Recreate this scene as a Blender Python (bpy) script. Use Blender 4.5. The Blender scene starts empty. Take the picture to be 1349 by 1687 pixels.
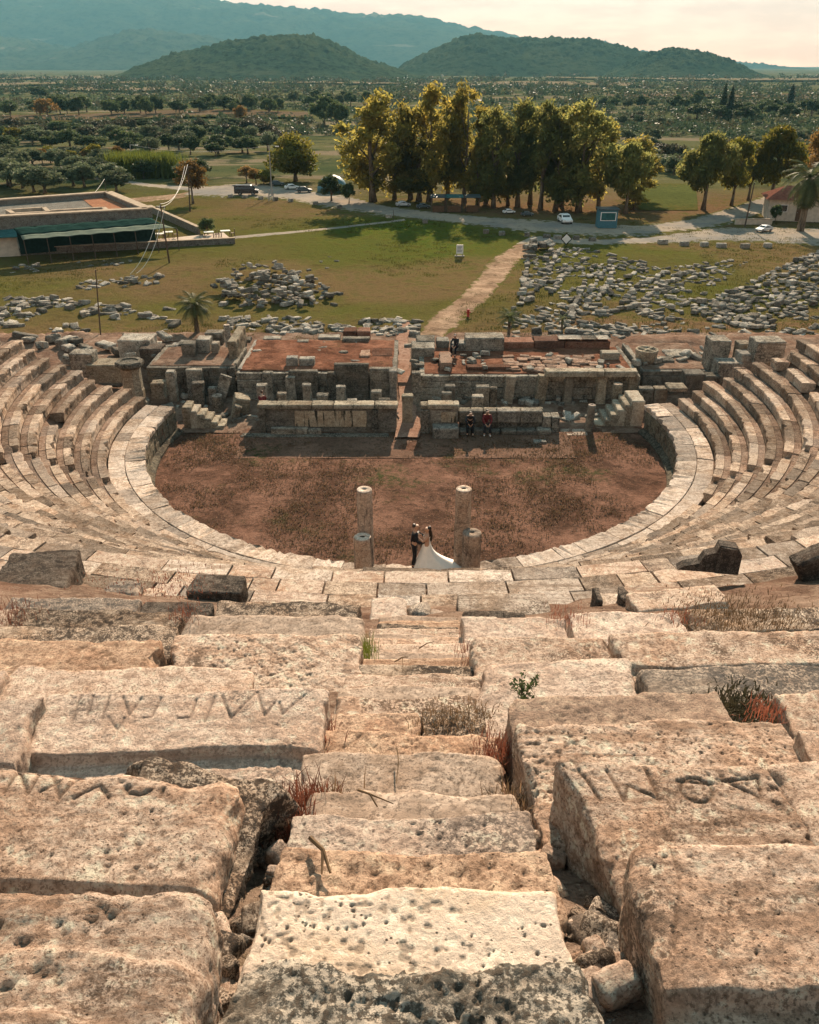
import bpy, math, random
import numpy as np
from mathutils import Vector, Matrix

random.seed(11)
SC = bpy.context.scene
C = SC.collection
R_ = math.radians
PI = math.pi

# ------------------------------------------------------------------ camera
H = 17.5
FPX = 1350.0
PITCH = math.atan((843.5 - 107) / FPX)
cam_d = bpy.data.cameras.new('camera')
cam = bpy.data.objects.new('camera', cam_d)
C.objects.link(cam)
cam.location = (0, 0, H)
cam.rotation_euler = (PI / 2 - PITCH, 0, 0)
cam_d.sensor_fit = 'HORIZONTAL'
cam_d.sensor_width = 36
cam_d.lens = 36 * FPX / 1349
cam_d.clip_start = 0.05
cam_d.clip_end = 60000
SC.camera = cam

# ------------------------------------------------------------------ world, sun, exposure
SUN_EL, SUN_AZ = R_(27), R_(7)          # azimuth measured from +Y (straight ahead) towards +X
w = bpy.data.worlds.new('World')
SC.world = w
w.use_nodes = True
wn, wl = w.node_tree.nodes, w.node_tree.links
wn.clear()
w_out = wn.new('ShaderNodeOutputWorld')
w_bg = wn.new('ShaderNodeBackground')
w_sky = wn.new('ShaderNodeTexSky')
w_sky.sky_type = 'NISHITA'
w_sky.sun_disc = False
w_sky.sun_elevation = SUN_EL
w_sky.sun_rotation = SUN_AZ
w_sky.altitude = 50
w_sky.air_density = 1.0
w_sky.dust_density = 0.6
w_sky.ozone_density = 1.0
w_tint = wn.new('ShaderNodeMix')
w_tint.data_type = 'RGBA'
w_tint.blend_type = 'MULTIPLY'
w_tint.inputs[0].default_value = 1.0
w_tint.inputs[7].default_value = (1.0, 0.93, 0.86, 1)
wl.new(w_sky.outputs[0], w_tint.inputs[6])
# thin clouds low over the horizon
w_tc = wn.new('ShaderNodeTexCoord')
w_map = wn.new('ShaderNodeMapping')
w_map.inputs['Scale'].default_value = (9, 9, 48)
wl.new(w_tc.outputs['Generated'], w_map.inputs[0])
w_n = wn.new('ShaderNodeTexNoise')
w_n.inputs['Scale'].default_value = 1.6
w_n.inputs['Detail'].default_value = 7
w_n.inputs['Roughness'].default_value = 0.6
wl.new(w_map.outputs[0], w_n.inputs['Vector'])
w_r = wn.new('ShaderNodeMapRange')
w_r.inputs[1].default_value = 0.42
w_r.inputs[2].default_value = 0.60
w_r.inputs[3].default_value = 0.0
w_r.inputs[4].default_value = 0.55
wl.new(w_n.outputs[0], w_r.inputs[0])
w_cl = wn.new('ShaderNodeMix')
w_cl.data_type = 'RGBA'
w_cl.blend_type = 'MULTIPLY'
w_cl.inputs[7].default_value = (0.74, 0.70, 0.70, 1)
wl.new(w_r.outputs[0], w_cl.inputs[0])
wl.new(w_tint.outputs[2], w_cl.inputs[6])
wl.new(w_cl.outputs[2], w_bg.inputs[0])
w_bg.inputs[1].default_value = 0.05
# high thin overcast veil: peach near the horizon, grey-teal overhead
w_sep = wn.new('ShaderNodeSeparateXYZ')
wl.new(w_tc.outputs['Generated'], w_sep.inputs[0])
w_ramp = wn.new('ShaderNodeValToRGB')
els = w_ramp.color_ramp.elements
els[0].position, els[0].color = 0.0, (1.10, .55, .33, 1)
els[1].position, els[1].color = 0.55, (.19, .28, .31, 1)
e_ = els.new(0.06); e_.color = (1.0, .60, .43, 1)
e_ = els.new(0.2); e_.color = (.38, .36, .33, 1)
wl.new(w_sep.outputs['Z'], w_ramp.inputs[0])
w_veil = wn.new('ShaderNodeMix')
w_veil.data_type = 'RGBA'
w_veil.blend_type = 'MULTIPLY'
w_veil.inputs[7].default_value = (.70, .63, .62, 1)
wl.new(w_r.outputs[0], w_veil.inputs[0])
wl.new(w_ramp.outputs[0], w_veil.inputs[6])
w_bg2 = wn.new('ShaderNodeBackground')
wl.new(w_veil.outputs[2], w_bg2.inputs[0])
w_bg2.inputs[1].default_value = 0.8
w_mx = wn.new('ShaderNodeMixShader')
w_mx.inputs[0].default_value = 0.88
wl.new(w_bg.outputs[0], w_mx.inputs[1])
wl.new(w_bg2.outputs[0], w_mx.inputs[2])
wl.new(w_mx.outputs[0], w_out.inputs[0])

sun_d = bpy.data.lights.new('sun', 'SUN')
sun_d.energy = 5.0
sun_d.angle = R_(0.6)
sun_d.color = (1.0, 0.79, 0.59)
sun = bpy.data.objects.new('sun', sun_d)
C.objects.link(sun)
sdir = Vector((math.sin(SUN_AZ) * math.cos(SUN_EL), math.cos(SUN_AZ) * math.cos(SUN_EL), math.sin(SUN_EL)))
sun.rotation_euler = sdir.to_track_quat('Z', 'Y').to_euler()

SC.view_settings.view_transform = 'Standard'
SC.view_settings.look = 'None'
SC.view_settings.gamma = 1
SC.view_settings.use_curve_mapping = False
SC.view_settings.exposure = 1.45
SC.render.engine = 'CYCLES'
SC.cycles.use_denoising = True
SC.cycles.max_bounces = 6
SC.cycles.diffuse_bounces = 4
SC.cycles.glossy_bounces = 2
SC.cycles.transmission_bounces = 3
SC.cycles.transparent_max_bounces = 6
SC.cycles.volume_bounces = 0
SC.cycles.sample_clamp_indirect = 6

# ------------------------------------------------------------------ measuring the photograph
CP, SP = math.cos(PITCH), math.sin(PITCH)
def at(px, py, z):
    "point of the horizontal plane z seen at a photograph pixel"
    a, b = (px - 674.5) / FPX, (843.5 - py) / FPX
    d = (a, CP + b * SP, -SP + b * CP)
    t = (z - H) / d[2]
    return Vector((d[0] * t, d[1] * t, z))
def atY(px, py, Y):
    "point of the upright plane y=Y seen at a photograph pixel"
    a, b = (px - 674.5) / FPX, (843.5 - py) / FPX
    d = (a, CP + b * SP, -SP + b * CP)
    t = Y / d[1]
    return Vector((d[0] * t, Y, H + d[2] * t))
def proj(p):
    x, y, z = p[0], p[1], p[2] - H
    zc = y * CP - z * SP
    return (674.5 + FPX * x / zc, 843.5 - FPX * (y * SP + z * CP) / zc)
def tand(py):
    return math.tan(PITCH + math.atan((py - 843.5) / FPX))

# ------------------------------------------------------------------ noise
def _hash(ix, iy, iz, seed):
    h = (ix * 374761393 + iy * 668265263 + iz * 1440662683 + seed * 974634777) & 0xffffffff
    h = ((h ^ (h >> 13)) * 1274126177) & 0xffffffff
    h = ((h ^ (h >> 16)) * 2246822519) & 0xffffffff
    return ((h ^ (h >> 15)) & 0xffffff) / float(0x7fffff) - 1.0
def vnoise(P, seed=0):
    P = np.asarray(P, float)
    i = np.floor(P).astype(np.int64)
    f = P - i
    f = f * f * f * (f * (f * 6 - 15) + 10)
    x, y, z = i[..., 0], i[..., 1], i[..., 2]
    fx, fy, fz = f[..., 0], f[..., 1], f[..., 2]
    def L(a, b, t): return a + (b - a) * t
    c = [[[_hash(x + a, y + b, z + d, seed) for d in (0, 1)] for b in (0, 1)] for a in (0, 1)]
    return L(L(L(c[0][0][0], c[1][0][0], fx), L(c[0][1][0], c[1][1][0], fx), fy),
             L(L(c[0][0][1], c[1][0][1], fx), L(c[0][1][1], c[1][1][1], fx), fy), fz)
def fbm(P, octv=4, seed=0, gain=0.5):
    P = np.asarray(P, float)
    s, a, t = 0, 1.0, 0
    for o in range(octv):
        s = s + a * vnoise(P * (2.03 ** o) + 17.3 * o, seed + o * 31)
        t += a
        a *= gain
    return s / t
def n1(x, seed=0):
    return float(vnoise(np.array([[x, 0.37, 0.71]]), seed)[0])
def sstep(a, b, x):
    t = np.clip((np.asarray(x, float) - a) / (b - a), 0, 1)
    return t * t * (3 - 2 * t)

# ------------------------------------------------------------------ objects
def tag(o, label=None, cat=None, group=None, kind=None):
    if label: o['label'] = label
    if cat: o['category'] = cat
    if group: o['group'] = group
    if kind: o['kind'] = kind
    elif cat: o['kind'] = 'thing'
    return o
def empty(name, loc, rz=0, label=None, cat=None, group=None):
    o = bpy.data.objects.new(name, None)
    C.objects.link(o)
    o.location = loc
    o.rotation_euler = (0, 0, rz)
    o.empty_display_size = 0.1
    return tag(o, label, cat, group)
class MB:
    def __init__(s):
        s.v, s.f, s.m = [], [], []
    def add(s, verts, faces, mi=0):
        n = len(s.v)
        s.v.extend([tuple(p) for p in verts])
        s.f.extend([tuple(i + n for i in f) for f in faces])
        s.m.extend([mi] * len(faces))
        return s
    def box(s, x0, x1, y0, y1, z0, z1, mi=0, M=None, j=0.0, bev=0.0):
        "box, edges cut by bev, corners shifted by up to j"
        if bev > 0:
            b = min(bev, (x1 - x0) * .45, (y1 - y0) * .45, (z1 - z0) * .45)
            ps, fs = [], []
            for z, i in ((z0, b), (z0 + b, 0), (z1 - b, 0), (z1, b)):
                ax, bx, ay, by = x0 + i, x1 - i, y0 + i, y1 - i
                c = b if i == 0 else b * .4
                ps += [(ax + c, ay, z), (bx - c, ay, z), (bx, ay + c, z), (bx, by - c, z),
                       (bx - c, by, z), (ax + c, by, z), (ax, by - c, z), (ax, ay + c, z)]
            fs.append(tuple(range(7, -1, -1)))
            for r in range(3):
                for k in range(8):
                    a, c2 = r * 8 + k, r * 8 + (k + 1) % 8
                    fs.append((a, c2, c2 + 8, a + 8))
            fs.append(tuple(range(24, 32)))
        else:
            ps = [(x, y, z) for z in (z0, z1) for (x, y) in ((x0, y0), (x1, y0), (x1, y1), (x0, y1))]
            fs = [(3, 2, 1, 0), (4, 5, 6, 7), (0, 1, 5, 4), (1, 2, 6, 5), (2, 3, 7, 6), (3, 0, 4, 7)]
        if j:
            if bev > 0:
                A = np.array(ps)
                sd = random.randint(0, 9999)
                A = A + j * np.stack([vnoise(A * 1.7 + 5.1 * k, sd + k) for k in range(3)], -1) * 1.6
                ps = [tuple(q) for q in A]
            else:
                ps = [(p[0] + random.uniform(-j, j), p[1] + random.uniform(-j, j), p[2] + random.uniform(-j, j)) for p in ps]
        if M is not None:
            ps = [tuple(M @ Vector(p)) for p in ps]
        return s.add(ps, fs, mi)
    def tube(s, pts, rad, n=8, mi=0, caps=True):
        pts = [Vector(p) for p in pts]
        if not isinstance(rad, (list, tuple)): rad = [rad] * len(pts)
        vs, fs = [], []
        for i, p in enumerate(pts):
            d = (pts[min(i + 1, len(pts) - 1)] - pts[max(i - 1, 0)])
            if d.length < 1e-9: d = Vector((0, 0, 1))
            d.normalize()
            u = d.cross(Vector((0, 1, 0.02)) if abs(d.y) < .9 else Vector((1, 0, 0))).normalized()
            v = d.cross(u)
            for k in range(n):
                a = 2 * PI * k / n
                vs.append(tuple(p + (u * math.cos(a) + v * math.sin(a)) * rad[i]))
        for i in range(len(pts) - 1):
            for k in range(n):
                a, b = i * n + k, i * n + (k + 1) % n
                fs.append((a, b, b + n, a + n))
        if caps:
            fs.append(tuple(range(n - 1, -1, -1)))
            fs.append(tuple((len(pts) - 1) * n + k for k in range(n)))
        return s.add(vs, fs, mi)
    def lathe(s, prof, n=20, mi=0, M=None):
        "prof: (radius, z) from bottom to top"
        vs, fs = [], []
        for r, z in prof:
            for k in range(n):
                a = 2 * PI * k / n
                vs.append((r * math.cos(a), r * math.sin(a), z))
        for i in range(len(prof) - 1):
            for k in range(n):
                a, b = i * n + k, i * n + (k + 1) % n
                fs.append((a, b, b + n, a + n))
        fs.append(tuple(range(n - 1, -1, -1)))
        fs.append(tuple((len(prof) - 1) * n + k for k in range(n)))
        if M is not None: vs = [tuple(M @ Vector(p)) for p in vs]
        return s.add(vs, fs, mi)
    def prism(s, poly, z0, z1, mi=0, M=None):
        n = len(poly)
        vs = [(x, y, z0) for x, y in poly] + [(x, y, z1) for x, y in poly]
        fs = [tuple(range(n - 1, -1, -1)), tuple(range(n, 2 * n))]
        fs += [(k, (k + 1) % n, (k + 1) % n + n, k + n) for k in range(n)]
        if M is not None: vs = [tuple(M @ Vector(p)) for p in vs]
        return s.add(vs, fs, mi)
    def build(s, name, mats, parent=None, smooth=False, loc=None, seeds=None):
        me = bpy.data.meshes.new(name)
        me.from_pydata(s.v, [], s.f)
        if not isinstance(mats, (list, tuple)): mats = [mats]
        for m in mats: me.materials.append(m)
        if len(mats) > 1: me.polygons.foreach_set('material_index', s.m)
        if smooth: me.polygons.foreach_set('use_smooth', [True] * len(s.f))
        if seeds is not None:
            a = me.attributes.new('seed', 'FLOAT', 'POINT')
            a.data.foreach_set('value', seeds)
        me.update()
        o = bpy.data.objects.new(name, me)
        C.objects.link(o)
        if parent is not None: o.parent = parent
        if loc is not None: o.location = loc
        return o
def np_mesh(name, V, F, mats, smooth=True, mi=None, parent=None, loc=None, seeds=None):
    "fast mesh from arrays; F is (n,4) or (n,3)"
    V = np.asarray(V, np.float32)
    F = np.asarray(F, np.int32)
    me = bpy.data.meshes.new(name)
    me.vertices.add(len(V))
    me.vertices.foreach_set('co', V.ravel())
    k = F.shape[1]
    me.loops.add(F.size)
    me.loops.foreach_set('vertex_index', F.ravel())
    me.polygons.add(len(F))
    me.polygons.foreach_set('loop_start', np.arange(0, F.size, k, dtype=np.int32))
    me.polygons.foreach_set('loop_total', np.full(len(F), k, np.int32))
    if not isinstance(mats, (list, tuple)): mats = [mats]
    for m in mats: me.materials.append(m)
    if mi is not None: me.polygons.foreach_set('material_index', np.asarray(mi, np.int32))
    if smooth: me.polygons.foreach_set('use_smooth', np.ones(len(F), bool))
    if seeds is not None:
        a = me.attributes.new('seed', 'FLOAT', 'POINT')
        a.data.foreach_set('value', np.asarray(seeds, np.float32))
    me.update(calc_edges=True)
    me.validate()
    o = bpy.data.objects.new(name, me)
    C.objects.link(o)
    if parent is not None: o.parent = parent
    if loc is not None: o.location = loc
    return o
def copy_tree(o, parent=None):
    c = o.copy()
    C.objects.link(c)
    if parent is not None: c.parent = parent
    for ch in list(o.children): copy_tree(ch, c)
    return c

# ------------------------------------------------------------------ materials
class NT:
    def __init__(s, name):
        s.mat = bpy.data.materials.new(name)
        s.mat.use_nodes = True
        s.t = s.mat.node_tree
        s.n, s.l = s.t.nodes, s.t.links
        s.n.clear()
        s.out = s.n.new('ShaderNodeOutputMaterial')
        s.b = s.n.new('ShaderNodeBsdfPrincipled')
        s.l.new(s.b.outputs[0], s.out.inputs[0])
        s.b.inputs['Roughness'].default_value = 0.9
        s.b.inputs['Specular IOR Level'].default_value = 0.0
    def put(s, inp, v):
        if isinstance(v, bpy.types.NodeSocket): s.l.new(v, inp)
        elif isinstance(v, (tuple, list)) and len(v) == 3 and inp.type == 'RGBA': inp.default_value = (*v, 1)
        else: inp.default_value = v
    def coord(s, kind='Object', seeded=True, scale=(1, 1, 1)):
        tc = s.n.new('ShaderNodeTexCoord').outputs[kind]
        if seeded:
            sd = s.seed()
            v = s.n.new('ShaderNodeVectorMath')
            v.operation = 'MULTIPLY_ADD'
            s.l.new(sd, v.inputs[0])
            v.inputs[1].default_value = (61.0, 37.0, 83.0)
            s.l.new(tc, v.inputs[2])
            tc = v.outputs[0]
        if scale != (1, 1, 1):
            m = s.n.new('ShaderNodeMapping')
            m.inputs['Scale'].default_value = scale
            s.l.new(tc, m.inputs[0])
            tc = m.outputs[0]
        return tc
    def seed(s):
        if not hasattr(s, '_seed'):
            oi = s.n.new('ShaderNodeObjectInfo').outputs['Random']
            at_ = s.n.new('ShaderNodeAttribute')
            at_.attribute_name = 'seed'
            s._seed = s.math('ADD', oi, at_.outputs['Fac'])
        return s._seed
    def math(s, op, a, b=0.0, clamp=False):
        m = s.n.new('ShaderNodeMath')
        m.operation = op
        m.use_clamp = clamp
        s.put(m.inputs[0], a)
        s.put(m.inputs[1], b)
        return m.outputs[0]
    def white(s, k=1.0):
        wn_ = s.n.new('ShaderNodeTexWhiteNoise')
        wn_.noise_dimensions = '1D'
        s.l.new(s.math('MULTIPLY', s.seed(), 913.7 * k), wn_.inputs['W'])
        return wn_.outputs['Value']
    def noise(s, co, scale, detail=5, rough=0.6, dist=0.0, off=0.0):
        n = s.n.new('ShaderNodeTexNoise')
        if off:
            v = s.n.new('ShaderNodeVectorMath')
            s.l.new(co, v.inputs[0])
            v.inputs[1].default_value = (off, off * 1.7, off * .6)
            co = v.outputs[0]
        s.l.new(co, n.inputs['Vector'])
        n.inputs['Scale'].default_value = scale
        n.inputs['Detail'].default_value = detail
        n.inputs['Roughness'].default_value = rough
        n.inputs['Distortion'].default_value = dist
        return n.outputs[0]
    def voro(s, co, scale, feature='F1', rnd=1.0):
        n = s.n.new('ShaderNodeTexVoronoi')
        n.feature = feature
        s.l.new(co, n.inputs['Vector'])
        n.inputs['Scale'].default_value = scale
        n.inputs['Randomness'].default_value = rnd
        return n.outputs['Distance']
    def ramp(s, v, a, b, lo=0.0, hi=1.0):
        m = s.n.new('ShaderNodeMapRange')
        m.interpolation_type = 'SMOOTHSTEP'
        s.put(m.inputs[0], v)
        m.inputs[1].default_value, m.inputs[2].default_value = a, b
        m.inputs[3].default_value, m.inputs[4].default_value = lo, hi
        return m.outputs[0]
    def mix(s, f, a, b, mode='MIX'):
        m = s.n.new('ShaderNodeMix')
        m.data_type = 'RGBA'
        m.blend_type = mode
        s.put(m.inputs[0], f)
        s.put(m.inputs[6], a)
        s.put(m.inputs[7], b)
        return m.outputs[2]
    def bump(s, h, strength=0.5, dist=0.02, prev=None):
        b = s.n.new('ShaderNodeBump')
        b.inputs['Strength'].default_value = strength
        b.inputs['Distance'].default_value = dist
        s.put(b.inputs['Height'], h)
        if prev is not None: s.l.new(prev, b.inputs['Normal'])
        return b.outputs[0]
    def done(s, col, nrm=None, rough=None):
        s.put(s.b.inputs['Base Color'], col)
        if nrm is not None: s.l.new(nrm, s.b.inputs['Normal'])
        if rough is not None: s.put(s.b.inputs['Roughness'], rough)
        return s.mat

def plain(name, col, rough=0.6, spec=0.3, metal=0.0, var=0.12, sc=6.0):
    t = NT(name)
    co = t.coord()
    n = t.noise(co, sc, 4)
    c2 = tuple(min(1, c * (1 + var)) for c in col)
    c1 = tuple(c * (1 - var) for c in col)
    t.b.inputs['Specular IOR Level'].default_value = spec
    t.b.inputs['Metallic'].default_value = metal
    return t.done(t.mix(t.ramp(n, .3, .7), c1, c2), None, rough)

def stone(name, light, warm, dark, sc=1.0, warm_amt=(.42, .66), lichen=(.60, .70), lichen_amt=.8, pit=26.0, pit_r=.16,
          bump=.7, tone=.3, pit_amt=.75, mott=.5, streak=None, speck=.7, gate=(.44, .56)):
    t = NT(name)
    vs_ = t.n.new('ShaderNodeVectorMath'); vs_.operation = 'SCALE'
    t.l.new(t.coord(), vs_.inputs[0])
    t.l.new(t.ramp(t.white(3.7), 0, 1, .72, 1.45), vs_.inputs['Scale'])
    co = vs_.outputs[0]
    a = t.noise(co, 1.6 * sc, 6, .62, .4)
    b = t.noise(co, 11.0 * sc, 8, .74, .3, off=3.1)
    c = t.noise(co, 58.0 * sc, 6, .75, 0, off=7.7)
    patch = t.noise(co, 1.3 * sc, 5, .65, .6, off=11.0)
    col = t.mix(t.ramp(a, *warm_amt), light, warm)
    col = t.mix(t.ramp(b, .49, .60, 0, mott + .15), col, tuple(x * .50 for x in warm))
    col = t.mix(t.ramp(b, .48, .36, 0, .8), col, tuple(min(.74, x * 1.42) for x in light))
    # bedding lines, stronger in some stones than in others
    bed = t.noise(t.coord(scale=(.7, 7.5, 7.5)), 1.7 * sc, 6, .66, .5, off=16)
    col = t.mix(t.math('MULTIPLY', t.ramp(bed, .50, .60), t.ramp(t.white(5.1), .25, 1, 0, .75)), col, tuple(x * .62 for x in warm))
    # lichen specks, gathered in patches
    lf = t.math('MULTIPLY', t.ramp(c, .47, .53), t.ramp(patch, *lichen))
    lf2 = t.math('MULTIPLY', t.ramp(b, .50, .55), t.ramp(patch, lichen[0] + .02, lichen[1] + .05))
    lf = t.math('MAXIMUM', lf, lf2)
    col = t.mix(t.math('MULTIPLY', lf, lichen_amt), col, dark)
    col = t.mix(t.math('MULTIPLY', t.ramp(c, .52, .58), speck), col, tuple(x * .32 for x in warm))
    # solution pits
    dis = t.noise(co, 3.5 * sc, 3)
    v = t.voro(co, pit, 'F1')
    pits = t.math('MULTIPLY', t.ramp(v, pit_r * .45, pit_r, 1, 0), t.ramp(dis, *gate))
    col = t.mix(t.math('MULTIPLY', pits, pit_amt), col, tuple(x * .16 for x in warm))
    # hairline cracks
    cr = t.voro(t.coord(scale=(.55 * sc, .8 * sc, .6 * sc)), 1.6, 'DISTANCE_TO_EDGE')
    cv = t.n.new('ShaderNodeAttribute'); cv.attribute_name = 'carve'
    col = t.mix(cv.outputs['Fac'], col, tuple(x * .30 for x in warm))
    # tone of the whole stone
    tn = t.ramp(t.white(), 0, 1, 1 - tone, 1 + tone * .5)
    sat = t.ramp(t.white(2.3), 0.5, 1, 0, .35)
    g = sum(light) / 3
    col = t.mix(sat, col, t.mix(.55, col, (g * .92, g * .9, g * .86)))
    if streak:
        sc_ = t.coord(scale=(3.2, 3.2, .35))
        sn = t.noise(sc_, 1.5, 5, .6, off=4.0)
        col = t.mix(t.ramp(sn, *streak), col, dark)
    mul = t.n.new('ShaderNodeVectorMath')
    mul.operation = 'SCALE'
    t.l.new(col, mul.inputs[0])
    t.l.new(tn, mul.inputs['Scale'])
    nb = t.bump(b, bump, .055)
    nb = t.bump(c, bump, .02, nb)
    nb = t.bump(t.math('SUBTRACT', 1.0, pits), min(1, bump * 1.1), .022, nb)
    return t.done(mul.outputs[0], nb, .88)

M = {}
M['seat'] = stone('seat_limestone', (.64, .49, .385), (.55, .355, .245), (.085, .064, .05), lichen=(.52, .63), tone=.12, warm_amt=(.45, .70), pit=42, pit_r=.2)
M['seat_lichen'] = stone('lichened_limestone', (.50, .40, .31), (.40, .275, .19), (.050, .044, .04), lichen=(.34, .47), lichen_amt=.92, tone=.22, pit=42)
M['pitted'] = stone('pitted_white_limestone', (.60, .49, .395), (.54, .41, .30), (.12, .09, .06), lichen=(.76, .86), pit=22, pit_r=.19, bump=.45, mott=-.1, speck=.12, pit_amt=.95, tone=.02)
M['orange'] = stone('ochre_limestone', (.57, .40, .285), (.48, .295, .195), (.10, .065, .05), lichen=(.58, .70), tone=.12, pit=40)
M['smooth'] = stone('smooth_grey_limestone', (.40, .315, .25), (.34, .245, .18), (.10, .08, .07), lichen=(.72, .84), bump=.3, mott=.3, tone=.1, pit_amt=.6, pit=20)
M['dark'] = stone('dark_lichen_stone', (.20, .165, .135), (.15, .11, .085), (.035, .034, .032), lichen=(.36, .5), tone=.2)
M['greystep'] = stone('grey_lichen_step', (.42, .36, .29), (.33, .24, .17), (.045, .048, .042), lichen=(.28, .44), lichen_amt=.88, tone=.05, sc=.8)
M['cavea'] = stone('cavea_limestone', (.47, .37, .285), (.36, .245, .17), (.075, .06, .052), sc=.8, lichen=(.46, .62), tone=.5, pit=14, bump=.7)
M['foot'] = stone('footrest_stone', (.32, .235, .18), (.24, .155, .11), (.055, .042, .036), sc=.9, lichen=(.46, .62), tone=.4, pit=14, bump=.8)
M['walk'] = stone('walkway_limestone', (.55, .45, .37), (.42, .31, .23), (.10, .08, .065), sc=.7, lichen=(.50, .64), tone=.42, pit=12, bump=.6)
M['podium'] = stone('podium_stone', (.24, .21, .155), (.18, .135, .095), (.042, .042, .038), sc=.7, lichen=(.42, .58), tone=.35, streak=(.54, .7))
M['stage'] = stone('stage_stone', (.34, .31, .26), (.235, .195, .15), (.036, .04, .04), sc=.7, lichen=(.40, .56), tone=.45)
M['stage_pale'] = stone('stage_pale_stone', (.40, .35, .27), (.31, .24, .17), (.05, .05, .044), sc=.7, lichen=(.48, .62), tone=.3)
M['plasterface'] = stone('stained_plaster', (.46, .39, .29), (.38, .28, .19), (.05, .048, .04), sc=.7, lichen=(.6, .74), tone=.1, streak=(.55, .62))
M['rubble'] = stone('rubble_marble', (.40, .37, .315), (.29, .24, .19), (.05, .052, .05), sc=.8, lichen=(.42, .58), tone=.55)
M['red_rubble'] = stone('red_rubble_masonry', (.25, .145, .105), (.19, .095, .065), (.05, .036, .03), sc=1.0, lichen=(.48, .64), tone=.4)
M['column'] = stone('column_marble', (.46, .36, .285), (.36, .25, .185), (.075, .062, .055), sc=1.2, lichen=(.50, .64), tone=.12, streak=(.56, .68))
M['pave'] = stone('pavement_stone', (.36, .255, .195), (.29, .18, .125), (.085, .065, .052), sc=1.0, lichen=(.52, .66), tone=.4)

def earth(name, c1, c2, c3, sc=1.0, green=None, green_r=(.56, .68), bump=.6, litter=None):
    t = NT(name)
    co = t.coord('Object', False)
    a = t.noise(co, .35 * sc, 6, .62)
    b = t.noise(co, 3.0 * sc, 7, .7, off=5)
    c = t.noise(co, 16.0 * sc, 5, .7, off=9)
    col = t.mix(t.ramp(a, .38, .62), c1, c2)
    col = t.mix(t.ramp(b, .46, .66, 0, .85), col, c3)
    if green:
        g = t.noise(co, .16 * sc, 6, .7, off=21)
        col = t.mix(t.math('MULTIPLY', t.ramp(g, *green_r), t.ramp(b, .38, .6)), col, green)
    col = t.mix(t.ramp(c, .5, .66, 0, .6), col, tuple(x * .42 for x in c3))
    if green:
        dk = t.noise(co, .55 * sc, 7, .72, .4, off=33)
        col = t.mix(t.ramp(dk, .50, .60, 0, .6), col, tuple(x * .62 for x in c3))
        col = t.mix(t.ramp(dk, .46, .36, 0, .5), col, tuple(x * 1.35 for x in c1))
    if litter:
        v = t.voro(co, 9 * sc)
        col = t.mix(t.math('MULTIPLY', t.ramp(v, .10, .2, 1, 0), t.ramp(b, .4, .55)), col, litter)
    ed = t.n.new('ShaderNodeAttribute'); ed.attribute_name = 'edge'
    en = t.noise(co, .9, 6, .7, off=41)
    ef = t.ramp(t.math('ADD', ed.outputs['Fac'], t.math('MULTIPLY', t.math('SUBTRACT', en, .5), 1.9)), .66, .92)
    col = t.mix(ef, col, t.mix(t.ramp(en, .4, .6), (.055, .06, .016), (.095, .085, .028)))
    nb = t.bump(b, bump, .10)
    nb = t.bump(c, bump, .05, nb)
    return t.done(col, nb, .95)
M['orch'] = earth('orchestra_earth', (.195, .108, .076), (.125, .068, .047), (.068, .042, .030), .9, green=(.052, .056, .024), green_r=(.52, .62), litter=(.30, .18, .12), bump=1.0)
M['dirt'] = earth('hillside_dirt', (.25, .18, .135), (.19, .115, .082), (.13, .08, .058), 1.6, green=(.10, .09, .045), green_r=(.6, .7), litter=(.36, .29, .22), bump=.9)
M['redearth'] = earth('red_earth', (.235, .115, .075), (.165, .075, .048), (.09, .045, .03), 1.2, green=(.09, .075, .035), green_r=(.56, .68), litter=(.32, .19, .13), bump=.9)
M['shadow_earth'] = earth('shadow_grey_earth', (.195, .118, .085), (.135, .082, .058), (.085, .055, .04), 1.4)  # greyer orchestra earth, the stage walls' shadow put into its colour
M['ochre_path'] = earth('footpath_dirt', (.32, .225, .155), (.25, .165, .11), (.15, .10, .065), .8, green=(.12, .10, .045), green_r=(.56, .66))
M['pinkpave'] = earth('passage_pavement', (.33, .22, .165), (.27, .16, .115), (.18, .1, .07), 1.2)

# ================================================================== THE SETTING
CX, CY = 0.06, 38.24                     # centre of the orchestra
R_ORCH, Z_POD, R_WALK = 12.9, 1.5, 14.5
NROW, T_ROW, H_ROW = 17, .63, .43
Z_DIAZ, R_DIAZ = 9.2, R_WALK + NROW * T_ROW
def end_y(R):                            # where the wings of the cavea stop
    return 41.5 - .2 * (R - R_WALK) / T_ROW

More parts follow.
